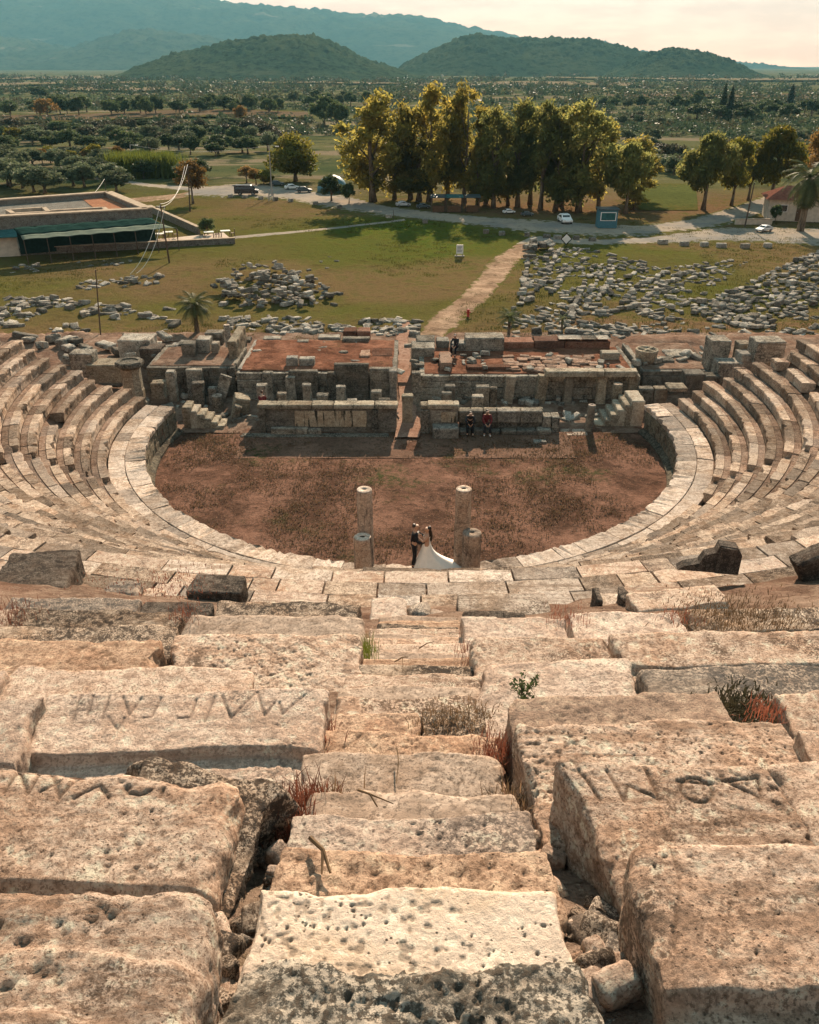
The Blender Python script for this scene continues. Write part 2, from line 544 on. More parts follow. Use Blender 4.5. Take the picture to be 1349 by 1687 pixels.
def ground_mat():
    t = NT('plain_ground')
    co = t.coord('Object', False)
    at_ = t.n.new('ShaderNodeAttribute'); at_.attribute_name = 'zone'
    sep = t.n.new('ShaderNodeSeparateColor')
    t.l.new(at_.outputs['Color'], sep.inputs[0])
    gz, fz, bz = sep.outputs[0], sep.outputs[1], sep.outputs[2]     # lush, far, bare
    a = t.noise(co, .09, 7, .65)
    b = t.noise(co, .8, 7, .7, off=5)
    c = t.noise(co, 7.0, 5, .7, off=9)
    dry = t.mix(t.ramp(a, .38, .64), (.088, .084, .024), (.105, .080, .034))
    lush = t.mix(t.ramp(b, .35, .65), (.052, .082, .014), (.10, .108, .018))
    col = t.mix(t.math('MULTIPLY', gz, t.ramp(a, .3, .6, .45, 1)), dry, lush)
    col = t.mix(t.math('MULTIPLY', bz, t.ramp(b, .3, .6)), col, (.17, .10, .06))
    col = t.mix(t.ramp(b, .50, .70, 0, .7), col, (.055, .045, .018))
    col = t.mix(t.ramp(c, .5, .7, 0, .6), col, (.045, .042, .014))
    # far plain: strips of field, scrub and bare earth
    fs = t.noise(t.coord('Object', False, (.0035, .02, 1)), 1.0, 5, .6, off=2)
    fs2 = t.noise(t.coord('Object', False, (.012, .05, 1)), 1.0, 6, .7, off=8)
    far = t.mix(t.ramp(fs, .42, .56), (.052, .066, .030), (.098, .096, .045))
    far = t.mix(t.ramp(fs2, .53, .58, 0, .85), far, (.185, .145, .10))
    far = t.mix(t.ramp(t.noise(co, .12, 6, .75, off=31), .5, .62, 0, .85), far, (.030, .042, .022))
    col = t.mix(fz, col, far)
    nb = t.bump(b, .8, .35)
    nb = t.bump(c, .8, .10, nb)
    return t.done(col, nb, .95)
M['ground'] = ground_mat()

def ground_z(x, y):
    x, y = np.asarray(x, float), np.asarray(y, float)
    P = np.stack([x, y, 0 * x], -1)
    z = .35 * fbm(P * .06, 3, 3) * sstep(56, 70, y) * (1 - sstep(200, 400, y) * .0)
    z = z * (1 - .75 * sstep(85, 100, y) * (1 - sstep(150, 220, y)))
    z = z + 1.5 * fbm(P * .011, 3, 9) * sstep(190, 420, y)
    z = z - .06
    r = np.hypot(x - CX, y - CY)
    z = np.where((y < 56) & (r < 60), -.25 - .0 * r, z)
    return z
def gz(x, y): return float(ground_z(np.array([x]), np.array([y]))[0])

yy = np.concatenate([np.linspace(-40, 56, 25), np.linspace(57, 160, 130), np.geomspace(161, 9000, 150)])
uu = np.linspace(-1, 1, 201)
uu = np.sign(uu) * np.abs(uu) ** 1.25
GX = uu[None, :] * (70 + np.maximum(yy, 0)[:, None] * .75)
GY = np.repeat(yy[:, None], len(uu), 1)
GZ = ground_z(GX, GY)
nv, nu = GX.shape
ids = np.arange(nv * nu).reshape(nv, nu)
F = np.stack([ids[:-1, :-1], ids[:-1, 1:], ids[1:, 1:], ids[1:, :-1]], -1).reshape(-1, 4)
ground = np_mesh('ground', np.stack([GX, GY, GZ], -1).reshape(-1, 3), F, M['ground'])
tag(ground, kind='structure')
P = np.stack([GX, GY, 0 * GX], -1).reshape(-1, 3)
gp = at(690, 400, 0)
lush = np.exp(-(((P[:, 0] - gp.x) / 16) ** 2 + ((P[:, 1] - 97) / 17) ** 2)) + .45 * sstep(-.1, .4, fbm(P * .035, 4, 44)) * (P[:, 1] < 118)
lush = lush + .35 * (P[:, 0] > 20) * (P[:, 1] < 75)
far = sstep(118, 160, P[:, 1] + 14 * fbm(P * .03, 3, 12))
bare = sstep(.08, .35, fbm(P * .05, 4, 70)) * .6 + np.exp(-((P[:, 1] - 58) / 5.0) ** 2) * .9
bare = bare + .8 * sstep(112, 122, P[:, 1]) * (1 - sstep(132, 150, P[:, 1])) * sstep(-5, 10, P[:, 0])
ca = ground.data.color_attributes.new('zone', 'FLOAT_COLOR', 'POINT')
ca.data.foreach_set('color', np.stack([np.clip(lush, 0, 1), far, np.clip(bare, 0, 1), 0 * far + 1], -1).astype(np.float32).ravel())

# sheets laid on the ground (roads, paths)
def sheet(name, pts_a, pts_b, mat, lift=.03, n=50, cross=8, wob=.35, seed=1, z=None):
    "ribbon between two polylines given as photograph pixels on the ground"
    def res(pts):
        W = np.array([tuple(at(px, py, 0))[:2] for px, py in pts])
        d = np.r_[0, np.cumsum(np.hypot(*np.diff(W, axis=0).T))]
        s = np.linspace(0, d[-1], n)
        return np.stack([np.interp(s, d, W[:, 0]), np.interp(s, d, W[:, 1])], -1)
    A, B = res(pts_a), res(pts_b)
    t = np.linspace(0, 1, cross)[None, :, None]
    G = A[:, None] * (1 - t) + B[:, None] * t
    e = (np.abs(t[..., 0] - .5) * 2) ** 2
    off = fbm(np.dstack([G * .22, 0 * G[..., :1]]), 4, seed) * wob * 3
    G[..., 1] += off * e
    G[..., 0] += off * e * .5
    zz = ground_z(G[..., 0], G[..., 1]) + lift - .05 * (np.abs(t[..., 0] - .5) > .49)
    ids = np.arange(n * cross).reshape(n, cross)
    F = np.stack([ids[:-1, :-1], ids[:-1, 1:], ids[1:, 1:], ids[1:, :-1]], -1).reshape(-1, 4)
    V = np.dstack([G, zz]).reshape(-1, 3)
    a, b, c = V[F[0][0]], V[F[0][1]], V[F[0][2]]
    if np.cross(b - a, c - a)[2] < 0: F = F[:, ::-1]
    o = np_mesh(name, V, F, mat)
    ea = o.data.attributes.new('edge', 'FLOAT', 'POINT')
    ea.data.foreach_set('value', np.repeat(np.abs(np.linspace(0, 1, cross) - .5)[None] * 2, n, 0).astype(np.float32).ravel())
    return tag(o, kind='structure')

def road_mat():
    t = NT('gravel_road')
    co = t.coord('Object', False)
    a = t.noise(co, .12, 6, .65)
    b = t.noise(co, 1.4, 6, .7, off=4)
    col = t.mix(t.ramp(a, .36, .6), (.19, .18, .165), (.30, .25, .195))
    col = t.mix(t.ramp(b, .5, .7, 0, .6), col, (.125, .105, .08))
    ed = t.n.new('ShaderNodeAttribute'); ed.attribute_name = 'edge'
    en = t.noise(co, .9, 6, .7, off=41)
    ef = t.ramp(t.math('ADD', ed.outputs['Fac'], t.math('MULTIPLY', t.math('SUBTRACT', en, .5), 1.9)), .66, .92)
    col = t.mix(ef, col, t.mix(t.ramp(en, .4, .6), (.055, .06, .016), (.095, .085, .028)))
    return t.done(col, t.bump(b, .5, .1), .92)
M['road'] = road_mat()
road = sheet('road', [(330, 306), (420, 300), (560, 320), (640, 339), (750, 351), (850, 359), (960, 367), (1040, 371), (1130, 361), (1190, 345), (1250, 325)],
      [(300, 322), (470, 329), (560, 345), (640, 358), (760, 370), (900, 385), (1000, 391), (1080, 388), (1180, 374), (1260, 352), (1330, 325)], M['road'], .05, 90, 14, .3, 5)
lot = sheet('car_park', [(880, 388), (1000, 393), (1080, 388), (1180, 373), (1290, 372), (1420, 378)],
      [(850, 402), (960, 404), (1060, 401), (1200, 397), (1300, 402), (1420, 410)], M['road'], .035, 60, 10, .4, 8)
tag(sheet('footpath', [(683, 551), (712, 520), (745, 500), (775, 470), (792, 445), (815, 420), (850, 402)],
      [(742, 551), (768, 525), (800, 500), (828, 470), (846, 448), (862, 425), (905, 404)], M['ochre_path'], .03, 90, 16, .95, 3), kind='structure')
sheet('grass_path', [(385, 388), (470, 381), (560, 372), (640, 363), (665, 359)],
      [(385, 394), (470, 386), (560, 376), (640, 367), (668, 363)], M['road'], .03, 50, 5, .15, 6)
sheet('sand_path', [(200, 326), (290, 318), (345, 308)], [(205, 336), (290, 327), (345, 318)], M['ochre_path'], .03, 30, 6, .3, 7)
sheet('far_track', [(100, 288), (180, 293), (250, 302), (330, 308)], [(100, 292), (180, 298), (250, 308), (330, 316)], M['road'], .05, 30, 5, .3, 9)

M['stubble'] = earth('stubble_field', (.22, .175, .12), (.17, .13, .085), (.11, .09, .055), .25)
M['ploughed'] = earth('ploughed_field', (.145, .105, .07), (.115, .08, .052), (.075, .06, .036), .3)
M['meadow'] = earth('green_meadow', (.085, .095, .03), (.07, .08, .026), (.05, .055, .02), .4)
for nm_, m_, a_, b_, l_ in (
    ('stubble_field', 'stubble', [(-40, 130), (160, 127)], [(-40, 134), (175, 130)], 1.6), ('stubble_field', 'stubble', [(-40, 140), (120, 137), (215, 137)], [(-40, 144), (120, 141), (235, 140)], 1.4),
    ('stubble_field', 'stubble', [(-40, 149), (160, 147), (290, 148)], [(-40, 154), (160, 152), (310, 151)], 1.2), ('ploughed_field', 'ploughed', [(-40, 193), (140, 192), (300, 186), (500, 187)], [(-40, 206), (140, 203), (300, 197), (520, 196)], .7),
    ('stubble_field', 'stubble', [(350, 137), (520, 136), (660, 138)], [(350, 140), (520, 139), (660, 141)], 1.4), ('stubble_field', 'stubble', [(690, 140), (860, 137), (1060, 140)], [(690, 144), (860, 142), (1060, 144)], 1.4),
    ('stubble_field', 'stubble', [(900, 129), (1150, 131), (1400, 131)], [(900, 131), (1150, 134), (1400, 135)], 1.8), ('ploughed_field', 'ploughed', [(1000, 158), (1200, 156), (1400, 158)], [(1000, 164), (1200, 163), (1400, 166)], .9),
    ('green_meadow', 'meadow', [(1060, 304), (1145, 302)], [(1050, 348), (1150, 346)], .12)):
    sheet(nm_, a_, b_, M[m_], l_, 60, 9, 1.2 if l_ > .2 else .5, 11)
# ------------------------------------------------------------------ hills
def hill_mat(name, c1, c2, c3, sc):
    t = NT(name)
    co = t.coord('Object', False)
    a = t.noise(co, .004 * sc, 6, .65)
    b = t.noise(co, .035 * sc, 6, .75, off=4)
    col = t.mix(t.ramp(a, .4, .62), c1, c2)
    col = t.mix(t.ramp(b, .47, .62, 0, .8), col, tuple(x * .35 for x in c1))
    sp = t.noise(t.coord('Object', False, (.0022 * sc, .006 * sc, .004 * sc)), 1.0, 4, .6, off=12)
    col = t.mix(t.ramp(sp, .64, .70, 0, .8), col, c3)
    return t.done(col, t.bump(b, 1.0, 6.0), .95)
M['hill'] = hill_mat('wooded_hill', (.040, .062, .036), (.058, .074, .040), (.07, .08, .045), 2.2)
M['mount'] = hill_mat('far_mountain', (.040, .055, .035), (.060, .070, .042), (.16, .135, .10), .8)
def ridge(name, Yd, prof, depth, mat, seed, rough, py_base=128, nx=420, ny=80, zoff=-3):
    "hill whose crest, seen from the camera, follows the pixels in prof at distance Yd"
    W = np.array([tuple(atY(px, py, Yd)) for px, py in prof])
    xs = np.linspace(W[0, 0], W[-1, 0], nx)
    crest = np.interp(xs, W[:, 0], W[:, 2])
    k = np.ones(9) / 9
    crest = np.convolve(np.pad(crest, 4, mode='edge'), k, 'valid')
    v = np.linspace(-1, 1, ny)
    X = np.repeat(xs[:, None], ny, 1)
    Y = Yd + v[None, :] * depth + 0 * X
    sh = np.cos(np.clip(v, -1, 1) * PI / 2)[None, :] ** 1.15
    P = np.stack([X, Y, 0 * X], -1) / depth
    gul = fbm(P * 2.2, 4, seed)
    Z = crest[:, None] * np.clip(sh * (1 + .32 * gul * (1 - sh)), 0, 2) + zoff * (1 - sh)
    Z = Z + rough * (1.3 * fbm(P * 22, 2, seed + 5) + .9 * fbm(P * 60, 2, seed + 6)) * sh * np.clip(crest[:, None] / 20, 0, 1)
    ids = np.arange(nx * ny).reshape(nx, ny)
    F = np.stack([ids[:-1, :-1], ids[1:, :-1], ids[1:, 1:], ids[:-1, 1:]], -1).reshape(-1, 4)
    return tag(np_mesh(name, np.stack([X, Y, Z], -1).reshape(-1, 3), F, mat), kind='structure')
ridge('hill', 1500, [(205, 131), (235, 122), (265, 104), (300, 88), (350, 78), (385, 68), (430, 63), (470, 61), (515, 60), (545, 70), (570, 82), (600, 97), (640, 110), (690, 124), (730, 131)], 300, M['hill'], 4, 4.0)
ridge('hill', 1900, [(600, 132), (650, 118), (682, 97), (720, 80), (760, 62), (785, 57), (830, 64), (900, 65), (960, 65), (1000, 72), (1040, 84), (1080, 92), (1120, 108), (1180, 124), (1210, 131)], 330, M['hill'], 14, 4.5)
ridge('hill', 1600, [(970, 132), (1020, 112), (1060, 92), (1090, 83), (1120, 82), (1160, 88), (1190, 100), (1215, 115), (1240, 126), (1260, 132)], 200, M['hill'], 24, 4.0)
ridge('mountain', 6400, [(-900, 40), (-500, 0), (-200, -30), (0, -22), (150, -12), (250, -14), (340, 0), (400, 9), (470, 15), (560, 24), (600, 30), (640, 27), (690, 30), (750, 43), (800, 52), (830, 62), (880, 74), (950, 95), (1050, 112)], 1900, M['mount'], 34, 22, nx=420, ny=70)
ridge('mountain', 4300, [(-700, 30), (-300, 20), (-60, 55), (0, 62), (80, 76), (140, 82), (190, 66), (235, 50), (290, 55), (340, 62), (390, 74), (450, 90), (520, 104), (600, 112), (700, 122)], 900, M['mount'], 44, 14, nx=320, ny=50)
ridge('mountain', 5200, [(900, 112), (950, 90), (975, 68), (1000, 72), (1040, 86), (1070, 88), (1100, 100), (1150, 107), (1210, 104), (1260, 110), (1330, 114)], 700, M['mount'], 54, 12)

# ------------------------------------------------------------------ orchestra and the earth of the hillside
def disc(name, mat, r, z, yc, y_max, n=120, m=40, amp=.03):
    rr = np.linspace(0, 1, m)
    th = np.linspace(0, 2 * PI, n, endpoint=False)
    X = rr[:, None] * r * np.cos(th)[None] + CX
    Y = rr[:, None] * r * np.sin(th)[None] + yc
    Y = np.minimum(Y, y_max)
    Z = z + amp * fbm(np.stack([X, Y, 0 * X], -1) * .5, 4, 5)
    ids = np.arange(m * n).reshape(m, n)
    nx = np.roll(ids, -1, 1)
    F = np.stack([ids[:-1], ids[1:], nx[1:], nx[:-1]], -1).reshape(-1, 4)
    return tag(np_mesh(name, np.stack([X, Y, Z], -1).reshape(-1, 3), F, mat), kind='structure')
disc('orchestra_floor', M['orch'], 14.2, -.02, CY + .5, 45.0)
def flat(name, x0, x1, y0, y1, z, mat, amp=.03, n=40, sd=3):
    X, Y = np.meshgrid(np.linspace(x0, x1, n), np.linspace(y0, y1, n))
    Z = z + amp * fbm(np.stack([X, Y, 0 * X], -1) * .8, 4, sd)
    ids = np.arange(n * n).reshape(n, n)
    F = np.stack([ids[:-1, :-1], ids[:-1, 1:], ids[1:, 1:], ids[1:, :-1]], -1).reshape(-1, 4)
    return tag(np_mesh(name, np.stack([X, Y, Z], -1).reshape(-1, 3), F, mat), kind='structure')

def cav_z(R):
    "earth under the seats as a function of the radius"
    lower = Z_POD + (R - R_WALK) * (H_ROW / T_ROW) - .30
    up = H - 1.62 - .566 * (38.24 - R)
    return np.where(R < R_DIAZ, lower, np.maximum(Z_DIAZ - .12, up))
rr = np.concatenate([np.linspace(14.3, 25.2, 24), np.linspace(25.4, 41, 130), np.linspace(42, 62, 12)])
th = np.linspace(R_(-140), R_(140), 420)
RR, TH = np.meshgrid(rr, th, indexing='ij')
HX, HY = CX + RR * np.sin(TH), CY - RR * np.cos(TH)
HZ = cav_z(RR)
HZ = np.minimum(HZ, 17.6)
PP = np.stack([HX, HY, 0 * HX], -1)
HZ = HZ + (.10 * fbm(PP * 1.6, 4, 77) + .05 * fbm(PP * 7, 3, 78)) * (RR > 26)
drop = sstep(0, 3.2, HY - end_y(np.minimum(RR, 25)) + .3)
HZ = HZ * (1 - drop) + ((.55 + .35 * fbm(PP * .5, 3, 21)) * sstep(17.2, 19.5, RR) - .5 * (1 - sstep(16.6, 17.6, RR))) * drop
HZ = np.where((HY > 58), -.4, HZ)
ids = np.arange(RR.size).reshape(RR.shape)
F = np.stack([ids[:-1, :-1], ids[1:, :-1], ids[1:, 1:], ids[:-1, 1:]], -1).reshape(-1, 4)
tag(np_mesh('hillside', np.stack([HX, HY, HZ], -1).reshape(-1, 3), F[:, ::-1], M['dirt']), kind='structure')
def hill_z(x, y):
    R = math.hypot(x - CX, y - CY)
    return float(min(cav_z(np.array([R]))[0], 17.6))

# ================================================================== THE CAVEA
def arc_pt(R, a): return (CX + R * math.sin(a), CY - R * math.cos(a))

def arc_block(prof, R0, a0, a1, seg, seed, jit=.012, nose_jit=.03, mids=None):
    """stone cut to an arc: prof is a list of (radial offset outwards, z); returns verts, faces, material index per face"""
    n = len(prof)
    vs, fs, mi = [], [], []
    rnd = random.Random(seed)
    tilt = rnd.uniform(-1, 1) * jit
    lift = rnd.uniform(-1, 1) * jit
    for i in range(seg + 1):
        a = a0 + (a1 - a0) * i / seg
        e = rnd.uniform(0, 1) ** 3 * nose_jit * 2.2 + rnd.uniform(-.2, .3) * nose_jit
        if i in (0, seg): e += rnd.uniform(0, 1) ** 2 * nose_jit
        for k, (u, z) in enumerate(prof):
            uu_ = u + (e if z > -.3 and u < .25 else 0)
            zz_ = z + (lift + tilt * (i / seg - .5) * 2) * (1 if z > -.25 else 0)
            if k in (2, 3): zz_ -= rnd.uniform(0, 1) ** 4 * nose_jit * 1.5
            x, y = arc_pt(R0 + uu_, a)
            vs.append((x, y, zz_))
    for i in range(seg):
        for k in range(n - 1):
            a, b = i * n + k, i * n + k + 1
            fs.append((a, a + n, b + n, b))
            mi.append(mids[k] if mids else 0)
    fs.append(tuple(range(n)))
    mi.append(0)
    fs.append(tuple(seg * n + k for k in range(n - 1, -1, -1)))
    mi.append(0)
    return vs, fs, mi

STAIRS = [-62, -19.5, 19.5, 62]
cand = []                                    # all seat blocks of the lower cavea
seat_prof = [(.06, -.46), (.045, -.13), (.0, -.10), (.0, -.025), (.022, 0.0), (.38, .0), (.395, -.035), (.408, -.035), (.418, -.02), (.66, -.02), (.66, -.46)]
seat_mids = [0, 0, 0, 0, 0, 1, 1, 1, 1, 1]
rb = random.Random(5)
y17 = {}
for i in range(-900, 901):
    a = R_(i / 10)
    q = proj((*arc_pt(R_DIAZ - .05, a), Z_DIAZ + .02))
    y17[int(q[0] // 8)] = min(y17.get(int(q[0] // 8), 9999), q[1])
for k in range(NROW):
    R0 = R_WALK + k * T_ROW
    z0 = Z_POD + (k + 1) * H_ROW
    cut = math.acos(max(-1, min(1, (CY - end_y(R0)) / R0)))       # angle of the wing's end
    lim = math.degrees(cut)
    half = math.degrees(.38 / R0)
    stops = [-lim] + STAIRS + [lim]
    for wdg in range(5):
        A0 = stops[wdg] + (half if wdg > 0 else rb.uniform(-1.6, 1.6))
        A1 = stops[wdg + 1] - (half if wdg < 4 else rb.uniform(-1.6, 1.6))
        a = A0
        while a < A1 - .3:
            ln = math.degrees(rb.uniform(.75, 1.6) / R0)
            if A1 - a < ln * 1.35: ln = A1 - a
            b = a + ln
            q = [proj((*arc_pt(R0 + u, R_(t_)), z0)) for t_, u in ((a, 0), (b, 0), (b, .6), (a, .6))]
            area = .5 * abs(sum(q[i][0] * q[(i + 1) % 4][1] - q[(i + 1) % 4][0] * q[i][1] for i in range(4)))
            cxp, cyp = sum(p[0] for p in q) / 4, sum(p[1] for p in q) / 4
            vis = -15 < cxp < 1364 and cyp < y17.get(int(cxp // 8), 0) + 1
            gone = rb.random() < (.035 if k > 2 else .01)
            if not gone:
                cand.append((area if vis else 0, k, wdg, a + .045 / R0 * 10, b - .045 / R0 * 10, z0, R0))
            a = b
cand.sort(key=lambda c_: -c_[0])
WEDGE = ['left wing of the theatre', 'left wedge between the two stairways', 'middle wedge behind the columns', 'right wedge between the two stairways', 'right wing of the theatre']
ORD = ['first', 'second', 'third', 'fourth', 'fifth', 'sixth', 'seventh', 'eighth', 'ninth', 'tenth', 'eleventh', 'twelfth', 'thirteenth', 'fourteenth', 'fifteenth', 'sixteenth', 'seventeenth', 'eighteenth']
N_SEAT = 246
rest = MB(); rest_seed = []
for n_, (area, k, wdg, a, b, z0, R0) in enumerate(cand):
    mid = R_((a + b) / 2)
    pr = [(u, z0 + z) for u, z in seat_prof]
    rz_ = random.Random(n_ * 7 + 1)
    seg = max(3, int((b - a) / 57.3 * R0 / .22))
    vs, fs, mi = arc_block(seat_prof, R0, R_(a), R_(b), seg, n_ + 100, mids=seat_mids, nose_jit=.035 if rz_.random() < .75 else .10)
    vs = [(x, y, z + z0) for x, y, z in vs]
    if n_ < N_SEAT and area > 0:
        ox, oy = arc_pt(R0 + .3, mid)
        m = MB()
        m.add([(x - ox, y - oy, z - z0 + .43) for x, y, z in vs], fs)
        m.m = mi
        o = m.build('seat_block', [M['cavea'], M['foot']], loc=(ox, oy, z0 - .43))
        tag(o, 'worn seat block in the %s row above the walkway, %s' % (ORD[k], WEDGE[wdg]), 'seat block',
            'seat blocks of row %d, %s' % (k + 1, WEDGE[wdg]))
    else:
        rest.add(vs, fs)
        rest.m[-len(fs):] = mi
        rest_seed += [rz_.random() * 10] * len(vs)
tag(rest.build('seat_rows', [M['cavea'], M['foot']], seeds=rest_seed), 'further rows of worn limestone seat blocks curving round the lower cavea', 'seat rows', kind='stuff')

# stairways of the lower cavea
NAMES = ['between the left wing and its neighbour', 'left of the middle wedge', 'right of the middle wedge', 'between the right wing and its neighbour']
for s_, ang in enumerate(STAIRS):
    ox, oy = arc_pt(R_WALK, R_(ang))
    root = empty('stairway', (ox, oy, Z_POD), 0, 'flight of worn steps through the lower seats, ' + NAMES[s_], 'stairway', 'stairways of the lower cavea')
    for k in range(NROW * 2):
        R0 = R_WALK + k * T_ROW / 2
        z0 = (k + 1) * H_ROW / 2 - .03
        ha = .40 / R0
        vs, fs, mi = arc_block([(.0, -.3), (.0, -.02), (.02, 0), (.3, 0), (.36, -.01), (.36, -.3)], R0, R_(ang) - ha, R_(ang) + ha, 4, 9000 + s_ * 50 + k, .015, .03)
        m = MB().add([(x - ox, y - oy, z + z0) for x, y, z in vs], fs)
        m.build('step', M['foot'], root)

# the walkway round the orchestra: two courses of slabs, each slab a stone of its own
wk = random.Random(3)
lim = 103
for course, (u0, u1) in enumerate(((0, .86), (.875, 1.6))):
    a = -lim + wk.uniform(0, 2)
    while a < lim:
        ln = math.degrees(wk.uniform(.9, 1.9) / (R_ORCH + u0))
        b = min(a + ln, lim + 1)
        R0 = R_ORCH + u0
        mid = R_((a + b) / 2)
        ox, oy = arc_pt(R0 + .4, mid)
        wdt = u1 - u0
        pr = [(.0, -.3), (.0, -.03), (.025, .0), (wdt - .02, .0), (wdt, -.025), (wdt, -.3)]
        if course == 0: pr = [(.06, -.3), (-.05, -.22), (-.06, -.03), (-.03, .0), (wdt - .02, .0), (wdt, -.025), (wdt, -.3)]
        vs, fs, mi = arc_block(pr, R0, R_(a + .05), R_(b - .05), 7, int(a * 10) + 5000 + course, .012, .07 if course == 0 else .015)
        m = MB().add([(x - ox, y - oy, z + .3) for x, y, z in vs], fs)
        o = m.build('paving_slab', M['walk'], loc=(ox, oy, Z_POD - .3))
        side = 'left of the columns' if a < -14 else ('right of the columns' if a > 14 else 'near the columns')
        tag(o, 'pale slab of the %s course of the orchestra walkway, %s' % ('inner' if course == 0 else 'outer', side), 'paving slab',
            'paving slabs of the walkway, %s, %s' % ('inner' if course == 0 else 'outer', side))
        a = b

# podium wall of the orchestra
pw = empty('podium_wall', (CX, CY, 0), 0, 'curved stone wall round the reddish orchestra floor, with a base moulding', 'wall')
m = MB()
for i, (zb, zt) in enumerate(((.24, .58), (.60, .90), (.92, 1.19))):
    a = -lim
    while a < lim:
        b = min(lim, a + math.degrees(random.uniform(.7, 1.3) / R_ORCH))
        vs, fs, mi = arc_block([(.30, zb), (.02, zb), (.0, zb + .02), (.0, zt - .02), (.02, zt), (.30, zt)], R_ORCH, R_(a + .07), R_(b - .07), 4, random.randint(0, 99999), .004, .03)
        m.add([(x - CX, y - CY, z) for x, y, z in vs], fs)
        a = b
m.build('wall_courses', M['podium'], pw)
m = MB()
vs, fs, mi = arc_block([(.3, -.1), (-.28, -.1), (-.28, .10), (-.20, .14), (-.06, .22), (-.02, .238), (.3, .238)], R_ORCH, R_(-lim), R_(lim), 120, 4, .004, .02)
m.add([(x - CX, y - CY, z) for x, y, z in vs], fs).build('base_moulding', M['podium'], pw)
m = MB()
vs, fs, mi = arc_block([(.30, -.1), (.06, -.1), (.06, 1.2), (.30, 1.2)], R_ORCH, R_(-lim), R_(lim), 120, 4, .0, .0)
m.add([(x - CX, y - CY, z) for x, y, z in vs], fs).build('core', M['dirt'], pw)

# diazoma: two courses of slabs between the tiers
for course, (u0, u1, zt) in enumerate(((.0, .46, Z_DIAZ - .06), (.50, .98, Z_DIAZ + .02), (1.03, 1.75, Z_DIAZ + .11))):
    a = -48.0
    while a < 48:
        R0 = R_DIAZ + u0
        b = a + math.degrees(wk.uniform(.5, 1.6) / R0)
        mid = R_((a + b) / 2)
        ox, oy = arc_pt(R0 + .4, mid)
        wdt = u1 - u0
        nose = [(.09, -.45), (.07, -.12), (.0, -.10), (.0, -.03), (.03, .0)]
        vs, fs, mi = arc_block(nose + [(wdt - .03, .0), (wdt, -.03), (wdt, -.45)], R0, R_(a + .04), R_(b - .04), 6, int(a * 31) + 777 + course, .015, .02)
        m = MB().add([(x - ox, y - oy, z + .45) for x, y, z in vs], fs)
        o = m.build('paving_slab', M['walk'] if wk.random() < .5 else (M['seat'] if wk.random() < .6 else M['cavea']), loc=(ox, oy, zt - .45))
        side = 'left of the couple' if a < -4 else ('right of the couple' if a > 4 else 'straight below the couple')
        tag(o, 'flat slab in the %s course of the ledge between tiers, %s' % (('front', 'middle', 'rear')[course], side), 'paving slab',
            'slabs of the ledge between the tiers, %s, %s' % (('front', 'middle', 'rear')[course], side))
        a = b

# ================================================================== THE UPPER TIER, UNDER THE CAMERA
def seg_dist(X, Y, a, b):
    ax, ay = a; bx, by = b
    dx, dy = bx - ax, by - ay
    t = np.clip(((X - ax) * dx + (Y - ay) * dy) / max(dx * dx + dy * dy, 1e-9), 0, 1)
    return np.hypot(X - ax - t * dx, Y - ay - t * dy)

